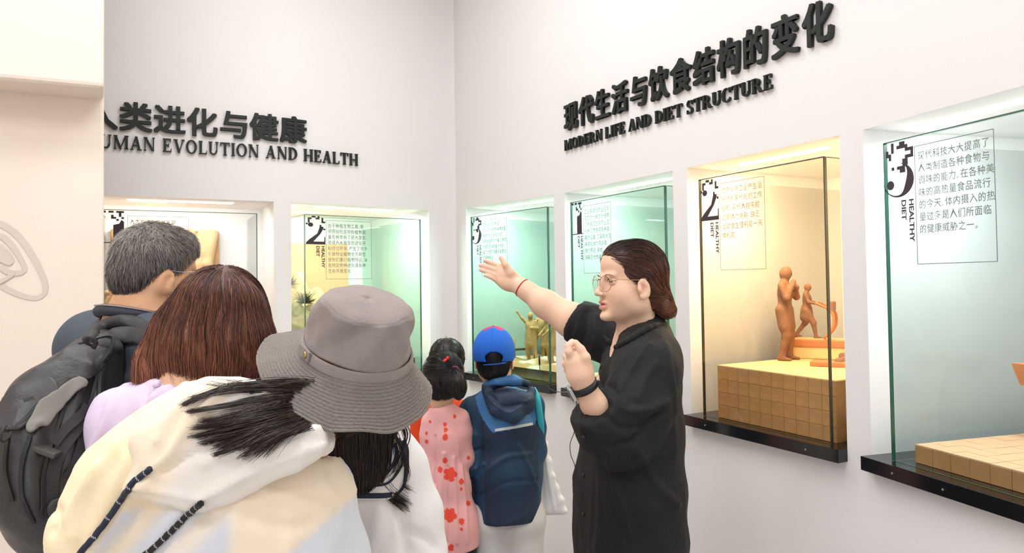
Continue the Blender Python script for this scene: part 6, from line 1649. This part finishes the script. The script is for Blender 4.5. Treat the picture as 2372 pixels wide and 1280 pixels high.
    for i in range(1): locks[:, 1:-1] = (locks[:, :-2] + locks[:, 1:-1] * 2 + locks[:, 2:]) / 4
    V, Q = strand_mesh(locks, .00062, .3); mobj('hair_ends', V, Q, M['hair'], root, True, np.repeat(ph(g.uniform(size=len(locks)) ** .8 * .999), 14 * 3, axis=0))
    # the hat
    O = W(826, 816, 1.195); up = np.array([.27, -.33, .90]); up /= np.linalg.norm(up); rr = np.array([1, 0, 0]) - up * up[0]; rr /= np.linalg.norm(rr); ff = np.cross(up, rr)
    hat = empty('bucket_hat', O); hat.parent = root; hat.matrix_parent_inverse = root.matrix_world.inverted()
    NA = 240
    def surf(name, prof, m, disp=None, thick=.0016, parent=hat):
        th = np.linspace(0, 2 * math.pi, NA, endpoint=False); V = []; prof = np.array(prof); n = len(prof)
        T = np.gradient(prof, axis=0); T /= np.linalg.norm(T, axis=1)[:, None] + 1e-9; Nn = np.stack([-T[:, 1], T[:, 0]], 1)      # outward for a profile running downwards and outwards
        if Nn[:, 0].mean() < 0: Nn = -Nn
        rows = []
        for side in (0, 1):
            for i in (range(n) if side == 0 else range(n - 1, -1, -1)):
                a, z = prof[i]; A_, Z_ = max(.0004, a - (Nn[i][0] * thick if side else 0)), (z - (Nn[i][1] * thick if side else 0))
                d = disp(th, np.full(NA, i / (n - 1)), i) if disp is not None else (np.zeros(NA), np.zeros(NA))
                R_ = np.full(NA, A_) + d[0]; ZZ = np.full(NA, Z_) + d[1]
                rows.append(O + rr * (R_ * np.cos(th))[:, None] + ff * (R_ * np.sin(th))[:, None] + up * ZZ[:, None])
        G = np.array(rows); m_ = len(G); V = G.reshape(-1, 3); a = np.arange(m_ - 1)[:, None] * NA + np.arange(NA)[None]; b = np.arange(m_ - 1)[:, None] * NA + (np.arange(NA)[None] + 1) % NA
        Q = np.stack([a, b, b + NA, a + NA], -1).reshape(-1, 4)
        a = (m_ - 1) * NA + np.arange(NA); b = (m_ - 1) * NA + (np.arange(NA) + 1) % NA; Q = np.vstack([Q, np.stack([a, b, (np.arange(NA) + 1) % NA, np.arange(NA)], -1)])
        return mobj(name, V, Q, m, parent, True)
    hm = mat('taupe_canvas', srgb(152, 141, 136), .85, bump=.25, bscale=260, var=.07, vscale=25, weave=.35, wscale=420, sheen=.1)
    hb = mat('taupe_quilted_canvas', srgb(150, 141, 134), .88, bump=.5, bscale=170, var=.05, vscale=30, weave=.5, wscale=380)
    def crown_d(th, t, i):
        f_ = np.clip(t * 1.2, 0, 1)
        dz = (.004 * np.sin(th * 2 + .6) * np.clip(1 - t, 0, 1) + .0022 * np.sin(th * 3 + 2 + t * 5)) * min(1, i / 5)
        dr = (.0050 * np.sin(th * 3 + 1 + t * 4) + .0028 * np.sin(th * 7 + 6 * t) + .0014 * np.sin(th * 13 - 9 * t)) * np.sin(np.clip(t, 0, 1) * math.pi * .95) + .0006 * ((np.abs(th - 4.86) < .02) | (np.abs(th - 4.98) < .02))
        return dr, dz
    pc = [(.0005, .1005), (.02, .1005), (.04, .0995), (.055, .0980), (.064, .0960), (.0690, .0935), (.0712, .0920), (.0718, .0900), (.0740, .0895), (.0748, .0875), (.0752, .085)]
    for q in np.linspace(0, 1, 22)[1:]: pc.append((.0752 + .0135 * q ** 1.2, .085 - .070 * q))
    surf('crown', pc, hm, crown_d)
    pb = [(.0900, .0160), (.0912, .0155), (.0922, .0120), (.0935, .008), (.0945, .003), (.0950, -.0005), (.0944, -.0018)]
    surf('hat_band', pb, hm, lambda th, t, i: (.0015 * np.sin(th * 3 + 1.9), .002 * np.sin(th * 2 + .6)), thick=.004)
    NB = 130
    def brim_d(th, t, i):
        cs, sn = np.cos(th), np.sin(th); k = t ** 1.3
        droop = (-.0 + .034 * np.clip(-cs, 0, 1) + .004 * np.clip(cs, 0, 1) + .012 * np.clip(sn, 0, 1)) * k + .004 * np.sin(th * 4 + 1) * k * t + .0025 * np.sin(th * 9) * k * t
        st = -.0013 * np.clip(np.cos(t * 2 * math.pi * 15) - .55, 0, 1) / .45 + .0005 * np.sin(th * 190 + t * 60) * .6
        pk = .0004 * np.sin(th * 75 + 20 * np.sin(t * 30))
        hem = .0012 * (t > .955)
        return (st + pk + hem) * .8 + (.010 * np.clip(-cs, 0, 1) - .006 * np.clip(cs, 0, 1)) * k, droop + (st + pk + hem) * .7
    surf('brim', [(.0905 + .0560 * q ** 1.05, .004 - .067 * q ** .92) for q in np.linspace(0, 1, NB)], hb, brim_d, thick=.0022)
    def on_hat(a, R_, z): return O + rr * R_ * math.cos(a) + ff * R_ * math.sin(a) + up * z
    a_ = -2.42; nn = (rr * math.cos(a_) + ff * math.sin(a_)); tt = np.cross(up, nn)
    MB().box(on_hat(a_, .0965, .012), (.016, .009, .0018), np.array([tt, up, nn]), bev=.0012).build('side_tab', hm, hat)
    MB().lathe([(.0052, 0), (.0056, .0012), (.0045, .0022), (.001, .0026)], on_hat(a_ + .06, .0983, .012), np.array([tt, up, nn]), 18).build('stud', mat('antique_brass', srgb(190, 170, 120), .35, metal=1), hat, True)
make_hat_woman()

# ---- the boy in the blue cap
def child_body(root, c, A, s, nk, pel, shL, shR, arms, face, **k): return simple_body(root, c, A, s, nk, pel, [shL, shR], arms, face, full=True, h=.013, neck_r=(.036, .040), **k)
def make_boy():
    Y = 2.80; c = W(1145, 828, Y); A = hax(R(4), R(2), 0); s = .91
    pel = W(1172, 1205, Y); nk = W(1152, 905, Y)
    root = empty('person', [pel[0], pel[1], 0], 'boy seen from behind in a bright blue cap and a two-tone blue hooded jacket', 'person')
    f = np.array([.05, 1, 0.]); f /= np.linalg.norm(f); r = np.array([f[1], -f[0], 0.0]); u = np.array([0, 0, 1.0]); ax = np.array([r, f, u])
    shL = W(1097, 955, Y); shR = W(1228, 940, Y)
    arms = [(W(1078, 1068, Y - .03), W(1120, 1080, Y + .16), r, u), (W(1240, 1040, Y + .02), W(1210, 1060, Y + .2), -r, u)]
    B, L, _, _, _ = child_body(root, c, A, s, nk, pel, shL, shR, arms, f[:2], fat=1.1, tw=.78, ls=.85)
    H = Field(); lf = Field(); lf.ell((0, -.018, .022), (.076, .096, .080), None, .02); lf.ell((0, -.050, -.035), (.066, .052, .052), None, .02)
    lf.ell((0, .098, -.06), (.13, .094, .13), None, .006, 's'); lf.half((0, 0, -.078), (0, .1, -1), .008)
    for q in (-1, 1): lf.ell((.082 * q, .0, -.022), (.024, .024, .036), None, .004, 's')
    place_field(H, lf, c, A, s, k=.001, rad=.18)
    ph = pal([(20, 18, 20), (26, 23, 25), (36, 32, 33)]); make_hair(root, H, 1200, lambda P: np.tile([0, -.1, -1.], (len(P), 1)), .03, .0007, lambda P, t: ph(np.broadcast_to(t, (len(P),))), h=.008, seed=3, jitter=.2, keep=lambda P: local(P, c, A, s)[:, 2] < .01)
    # cap
    cp = empty('baseball_cap', c); cp.parent = root; cp.matrix_parent_inverse = root.matrix_world.inverted()
    Cq = Field(); lc = Field(); lc.ell((0, -.016, .030), (.091, .112, .108), None, .01); lc.ell((0, -.016, .030), (.079, .099, .096), None, .002, 's'); lc.half((0, 0, -.014), (0, -.10, -1), .002)
    lc.ell((.010, -.125, .014), (.038, .06, .026), None, .002, 's')
    place_field(Cq, lc, c, A, s, k=.001, rad=.18)
    cm = mat('cap_cotton', srgb(10, 96, 200), .75, attr='Col', weave=.3, wscale=500)
    blue, red = np.array(srgb(8, 98, 205)[:3]), np.array(srgb(206, 44, 104)[:3])
    def cc(V):
        lv = local(V, c, A, s); w = np.clip((lv[:, 1] + .036 + np.abs(lv[:, 0]) * .9) / .004, 0, 1)[:, None] * np.clip((lv[:, 2] - .122 + (lv[:, 1] > .03) * .2) / .003, 0, 1)[:, None]; sm = (np.abs(lv[:, 0]) < .0018)[:, None] * .25
        return (blue * (1 - w) + red * w) * (1 - sm)
    sdf_obj('cap_crown', Cq, cm, cp, h=.0042, color=cc)
    vz = MB(); pl = []
    for i in range(17):
        a = R(-62 + 124 * i / 16); pl.append((.088 * math.sin(a), .060 + .075 * math.cos(a) + .01))
    base = [(.084 * math.sin(R(62 - 124 * i / 16)), -.01 + .104 * math.cos(R(62 - 124 * i / 16)) * .93) for i in range(17)]
    V = [world((x, y, .010 - .0), c, A, s) for x, y in pl + base] + [world((x, y, .006), c, A, s) for x, y in pl + base]; n = 34
    mb = MB(); mb.add(V, [(i, i + 1, 32 - i, 33 - i) for i in range(16)] + [(n + 33 - i, n + 32 - i, n + i + 1, n + i) for i in range(16)] + [(i, n + i, n + (i + 1) % n, (i + 1) % n) for i in range(n)])
    mb.build('visor', mat('visor_cotton', srgb(8, 98, 205), .75), cp, False)
    st = [world((.012 + .046 * math.cos(a), -.1255 + .016 * abs(math.cos(a)), -.010 + .004 * math.cos(a)), c, A, s) for a in np.linspace(math.pi, 0, 12)]
    MB().tube(st, .006, 8, flat=.4).build('adjuster_strap', mat('strap_blue', srgb(8, 88, 190), .6), cp, True)
    MB().lathe([(.001, .004), (.006, .003), (.007, 0)][::-1], world((0, -.016, .1365), c, A, s), A, 12).build('top_button', mat('cap_button', srgb(206, 44, 104), .7), cp, True)
    # jacket
    S = Field(); S.chain([W(1160, 935, Y), W(1170, 985, Y), W(1172, 1090, Y), W(1173, 1240, Y)], [.080, .100, .106, .114], .04, sc=(1.22, 1, 1), ax=ax)
    S.chain([shL, W(1084, 1010, Y - .02), arms[0][0], arms[0][1]], [.050, .050, .050, .036], .025); S.chain([shR, W(1240, 990, Y + .01), arms[1][0], arms[1][1]], [.046, .042, .042, .034], .025)
    S.cap(nk - u * .045, shL, .045, .050, .04); S.cap(nk - u * .045, shR, .045, .046, .04); S.half(W(1172, 1196, Y), (0, 0, -1), .006)
    S.cap(nk + u * .05, nk - u * .01, .040, .040, .006, 's')
    navy, teal, lite, slv = (np.array(srgb(*q)[:3]) for q in ((16, 38, 62), (18, 62, 92), (58, 116, 172), (18, 58, 88)))
    yoke = [(1100, 918), (1110, 955), (1128, 985), (1142, 1001), (1238, 983), (1250, 950), (1246, 905), (1180, 880), (1120, 900)]
    def jc(V):
        x, y = px_of(V); C_ = np.tile(navy, (len(V), 1)); w = np.exp(-((x - 1185) / 45) ** 2 - ((y - 1090) / 55) ** 2)[:, None] * .7; C_ = C_ * (1 - w) + teal * w
        m = np.array([inside(yoke, a, b) for a, b in zip(x, y)]); C_[m] = lite
        sv = (x < 1112 + (y - 950) * .05) & ~m | (x > 1247); C_[sv] = slv; return C_
    jm = mat('boy_jacket_shell', srgb(16, 40, 66), .6, attr='Col', bump=.1, bscale=100)
    fo = [([(1120, 1100), (1170, 1060), (1230, 1050)], .010, .006), ([(1110, 1150), (1170, 1120), (1240, 1110)], .010, -.005), ([(1200, 1030), (1225, 1080), (1245, 1130)], .010, .006), ([(1065, 1030), (1090, 1045), (1115, 1040)], .008, -.007), ([(1075, 1080), (1100, 1085), (1120, 1075)], .008, .007)]
    sdf_obj('jacket', S, jm, root, h=.0048, color=jc, disp=lambda V: crease(wrinkle(V, 14, 65)) * .005 + wrinkle(V, 34, 66) * .001 + ridges(V, S, fo), it=1)
    K = Field(); K.ell(W(1182, 928, Y - .085), (.088, .040, .046), ax, .02); K.chain([W(1128, 905, Y - .05), W(1150, 948, Y - .11), W(1190, 962, Y - .12), W(1222, 940, Y - .09), W(1232, 905, Y - .05)], [.020, .024, .026, .022, .018], .02)
    K.chain([W(1125, 893, Y - .03), W(1150, 884, Y - .06), W(1190, 880, Y - .06), W(1222, 888, Y - .02)], [.016, .018, .018, .014], .02)
    def hc(V):
        x, y = px_of(V); w = np.clip((894 + (x - 1160) * .05 - y) / 5, 0, 1)[:, None] * np.clip((1212 - x) / 5, 0, 1)[:, None]; w2 = (np.clip((y - 935) / 30, 0, 1) * .45)[:, None]
        return (navy * 1.1 * (1 - w2) + teal * w2) * (1 - w) + lite * w
    sdf_obj('hood', K, jm, root, h=.006, color=hc, disp=lambda V: ridges(V, K, [([(1130, 905), (1165, 940), (1215, 935)], .005, -.007), ([(1140, 930), (1180, 955), (1225, 925)], .005, .005), ([(1150, 895), (1185, 905), (1220, 900)], .005, -.005)]) + crease(wrinkle(V, 30, 5)) * .002, it=2)
    P = hpath(S, [(1147, 996), (1190, 989), (1233, 981)], 14, .002); ribbon('reflective_strip', S, P, .0052, mat('reflective_tape', srgb(205, 210, 215), .4), root)
    T = Field()
    for q in (-1, 1): T.cap(W(1172 + q * 30, 1150, Y), W(1172 + q * 36, 1200, Y), .078, .092, .03); T.chain([W(1172 + q * 38, 1205, Y), W(1172 + q * 42, 1420, Y), np.array([*W(1172 + q * 42, 1400, Y)[:2], .12])], [.082, .072, .058], .02)
    sdf_obj('trousers', T, mat('light_grey_jersey', srgb(206, 204, 202), .85, bump=.1, bscale=120), root, h=.012, disp=lambda V: wrinkle(V, 30, 3, aniso=(1, 1, .4)) * .004)
    for h, kn, an in L:
        S_ = Field(); a = an - f * .03; a[2] = .04; b = an + f * .13; b[2] = .035; S_.cap(a, b, .040, .033, .01); V, Q = S_.mesh(.01); V[:, 2] = np.maximum(V[:, 2], .002); mobj('shoe', V, Q, mat('kid_shoe', srgb(60, 60, 66), .5), root, True)
    # tote bag on the shoulder
    tb_ = empty('tote_bag', W(1275, 1180, Y + .05), 'white cloth tote bag with a turquoise strap at the side of the boy', 'bag')
    K = Field(); ya = Y + .02; rot = frame((1, .25, 0)); 
    po = [(1236, 1020), (1262, 1016), (1277, 1080), (1311, 1182), (1300, 1188), (1240, 1190)]
    for x in range(1236, 1312, 9):
        for y in range(1020, 1190, 9):
            if inside(po, x, y): K.ell(W(x, y, ya + .02 - .0003 * (x - 1236)), (.014, .020, .014), None, .012)
    sdf_obj('bag_body', K, mat('white_tote_cloth', srgb(226, 226, 228), .8, bump=.1, bscale=120), tb_, h=.006, disp=lambda V: crease(wrinkle(V, 26, 5)) * .002 + ridges(V, K, [([(1262, 1040), (1272, 1110), (1285, 1180)], .006, .005), ([(1250, 1060), (1256, 1120), (1262, 1180)], .006, -.004)]), it=2)
    sp = [W(1234, 900, Y - .02), W(1243, 918, Y - .055), W(1249, 950, Y - .06), W(1253, 985, Y - .045), W(1253, 1024, Y + .0)]
    MB().tube(spline(sp, 24), .0125, 8, flat=.25, up=(0, 1, 0)).build('strap', mat('turquoise_webbing', srgb(52, 178, 192), .7), tb_, True)
make_boy()

# ---- the girl in the pink dress and the child in orange in front of her
def make_girl():
    Y = 2.72; c = W(1027, 876, Y); A = hax(R(6), R(0), 0); s = .80
    pel = W(1040, 1190, Y); nk = W(1022, 937, Y)
    root = empty('person', [pel[0], pel[1], 0], 'little girl seen from behind in a pink dress with red flowers, dark ponytail', 'person')
    f = np.array([.1, 1, 0.]); f /= np.linalg.norm(f); r = np.array([f[1], -f[0], 0.0]); u = np.array([0, 0, 1.0]); ax = np.array([r, f, u])
    shL = W(1000, 978, Y); shR = W(1063, 972, Y)
    arms = [(W(996, 1070, Y), W(1018, 1100, Y + .14), r, f), (W(1076, 1060, Y + .02), W(1052, 1095, Y + .16), -r, f)]
    B, L, _, _, _ = child_body(root, c, A, s, nk, pel, shL, shR, arms, f[:2], tw=.55, ls=.72)
    H = Field(); H.ell(c + [0, -.006, .022], (.076, .088, .082), None, .02); H.ell(W(1022, 900, Y - .02), (.054, .050, .040), None, .03)
    pt = Field(); pt.ell(W(1062, 890, Y - .085), (.030, .030, .052), None, .02); pt.cap(W(1050, 862, Y - .07), W(1060, 875, Y - .08), .014, .02, .01)
    H.P += pt.P
    ph = pal([(20, 18, 20), (28, 24, 26), (40, 35, 36), (56, 48, 46)]); cf = lambda P, t: ph(np.broadcast_to(t, (len(P),))); tie = W(1053, 860, Y - .07)
    def df(P):
        d = tie - P; l = np.linalg.norm(d, axis=1, keepdims=True); return np.where(P[:, 2:3] > tie[2] - .02, d / (l + 1e-6), np.array([[.1, 0, -1.0]]))
    make_hair(root, H, 1500, df, .06, .0008, cf, h=.0075, seed=6, lift=.002, jitter=.1)
    MB().tube(spline([tie + np.array([.017 * math.cos(a), .004, .017 * math.sin(a)]) - [0, .008, 0] for a in np.linspace(0, 6.28, 13)], 30), .0055, 6).build('hair_tie', mat('purple_tie', srgb(96, 40, 76), .7), root, True)
    q = hit(H, 1030, 836, .003)[0]; F3 = Field(); F3.ell(q, (.012, .006, .006), np.array([[.8, 0, .6], [0, 1, 0], [-.6, 0, .8]]), .003); F3.ell(q + [.011, 0, .010], (.006, .005, .007), None, .003); V, Q = F3.mesh(.0025)
    mobj('hair_clip', V, Q, mat('red_clip', srgb(232, 46, 40), .35), root, True)
    S = Field(); S.chain([W(1026, 955, Y), W(1030, 1020, Y), W(1038, 1110, Y), W(1046, 1215, Y), W(1047, 1275, Y)], [.052, .062, .074, .096, .106], .04, sc=(1.0, .95, 1), ax=ax)
    for sh, (el, wr, _, _) in zip((shL, shR), arms): S.cap(W(1024, 958, Y), sh, .034, .036, .03); S.chain([sh, sh * .7 + el * .3, el, wr], [.038, .042, .038, .026], .02)
    S.cap(nk + u * .06, nk - u * .008, .040, .040, .006, 's'); S.half(W(1045, 1262, Y), (0, 0, -1), .004)
    pk, rd = np.array(srgb(232, 172, 172)[:3]), np.array(srgb(228, 74, 52)[:3])
    fl = [(1043, 1098, 15), (1042, 1192, 15), (1069, 1115, 7), (1069, 1207, 8), (1032, 1012, 8), (1032, 995, 6), (1031, 1066, 7), (1020, 1087, 7), (1053, 964, 5), (996, 976, 4), (988, 1022, 5), (988, 1003, 4), (1045, 1268, 8), (1068, 1132, 4), (1069, 1225, 4), (978, 1049, 5), (1031, 982, 5), (1010, 1150, 6), (1085, 1060, 5), (1000, 1235, 8), (1085, 1165, 6)]
    def dc(V):
        x, y = px_of(V); C_ = np.tile(pk, (len(V), 1)); m = np.zeros(len(V), bool)
        for a, b, R_ in fl:
            if R_ < 10: m |= ((x - a) ** 2 + ((y - b) / 1.25) ** 2) < R_ ** 2 * .7
            else:
                for t in range(5):
                    an = t * 1.2566 + a; m |= ((x - a - R_ * .62 * math.cos(an)) ** 2 + (y - b - R_ * .72 * math.sin(an)) ** 2) < (R_ * .48) ** 2
                m |= ((x - a) ** 2 + ((y - b) / 1.2) ** 2) < (R_ * .45) ** 2
        C_[m] = rd; return C_
    fo = [([(1028, 1050), (1022, 1150), (1018, 1255)], .008, .008), ([(1050, 1060), (1055, 1150), (1058, 1255)], .008, .008), ([(1068, 1080), (1078, 1170), (1082, 1255)], .008, .006), ([(1038, 1080), (1040, 1180), (1038, 1255)], .006, -.006), ([(1008, 1010), (1010, 1070), (1008, 1120)], .006, -.008)]
    sdf_obj('dress', S, mat('pink_cotton', srgb(232, 172, 172), .8, attr='Col', bump=.08, bscale=120), root, h=.0038, color=dc, disp=lambda V: crease(wrinkle(V, 22, 5, aniso=(1, 1, .4))) * .003 + ridges(V, S, fo), it=1)
    clothed_legs(root, [(h * [1, 1, .9], k_, a_) for h, k_, a_ in L], f, srgb(30, 32, 40), .55, name='leggings')
make_girl()
def make_orange():
    Y = 3.02; c = W(1036, 842, Y); A = hax(R(-8), R(3), 0); s = .86
    pel = W(1025, 1150, Y); nk = W(1018, 925, Y)
    root = empty('person', [pel[0], pel[1], 0], 'child in an orange long-sleeved top almost hidden beyond the girl in pink', 'person')
    f = np.array([.1, 1, 0.]); f /= np.linalg.norm(f); r = np.array([f[1], -f[0], 0.0]); u = np.array([0, 0, 1.0]); ax = np.array([r, f, u])
    shL = W(974, 965, Y); shR = W(1062, 948, Y)
    arms = [(W(966, 1050, Y), W(985, 1100, Y + .1), r, f), (W(1068, 1040, Y + .02), W(1060, 1090, Y + .12), -r, f)]
    B, L, _, _, _ = child_body(root, c, A, s, nk, pel, shL, shR, arms, f[:2], tw=.6, ls=.7)
    H = Field(); H.ell(c + [0, -.010, .030], (.074, .088, .080), None, .02); H.ell(c + [0, -.045, -.02], (.058, .045, .045), None, .02); ph = pal([(24, 20, 22), (34, 28, 28)])
    make_hair(root, H, 800, lambda P: np.tile([0, 0, -1.], (len(P), 1)), .03, .0008, lambda P, t: ph(np.broadcast_to(t, (len(P),))), h=.01, seed=2)
    S = Field(); S.chain([W(1020, 960, Y), W(1022, 1040, Y), W(1025, 1160, Y)], [.060, .072, .078], .04, sc=(1.15, 1, 1), ax=ax)
    for sh, (el, wr, _, _) in zip((shL, shR), arms): S.cap(W(1020, 950, Y), sh, .036, .038, .03); S.chain([sh, el, wr], [.040, .036, .028], .02)
    S.cap(nk + u * .06, nk - u * .008, .036, .036, .006, 's')
    sdf_obj('top', S, mat('orange_jersey', srgb(228, 72, 28), .8, bump=.1, bscale=200), root, h=.008, disp=lambda V: crease(wrinkle(V, 22, 85)) * .004)
    clothed_legs(root, L, f, srgb(50, 54, 70), .62)
make_orange()
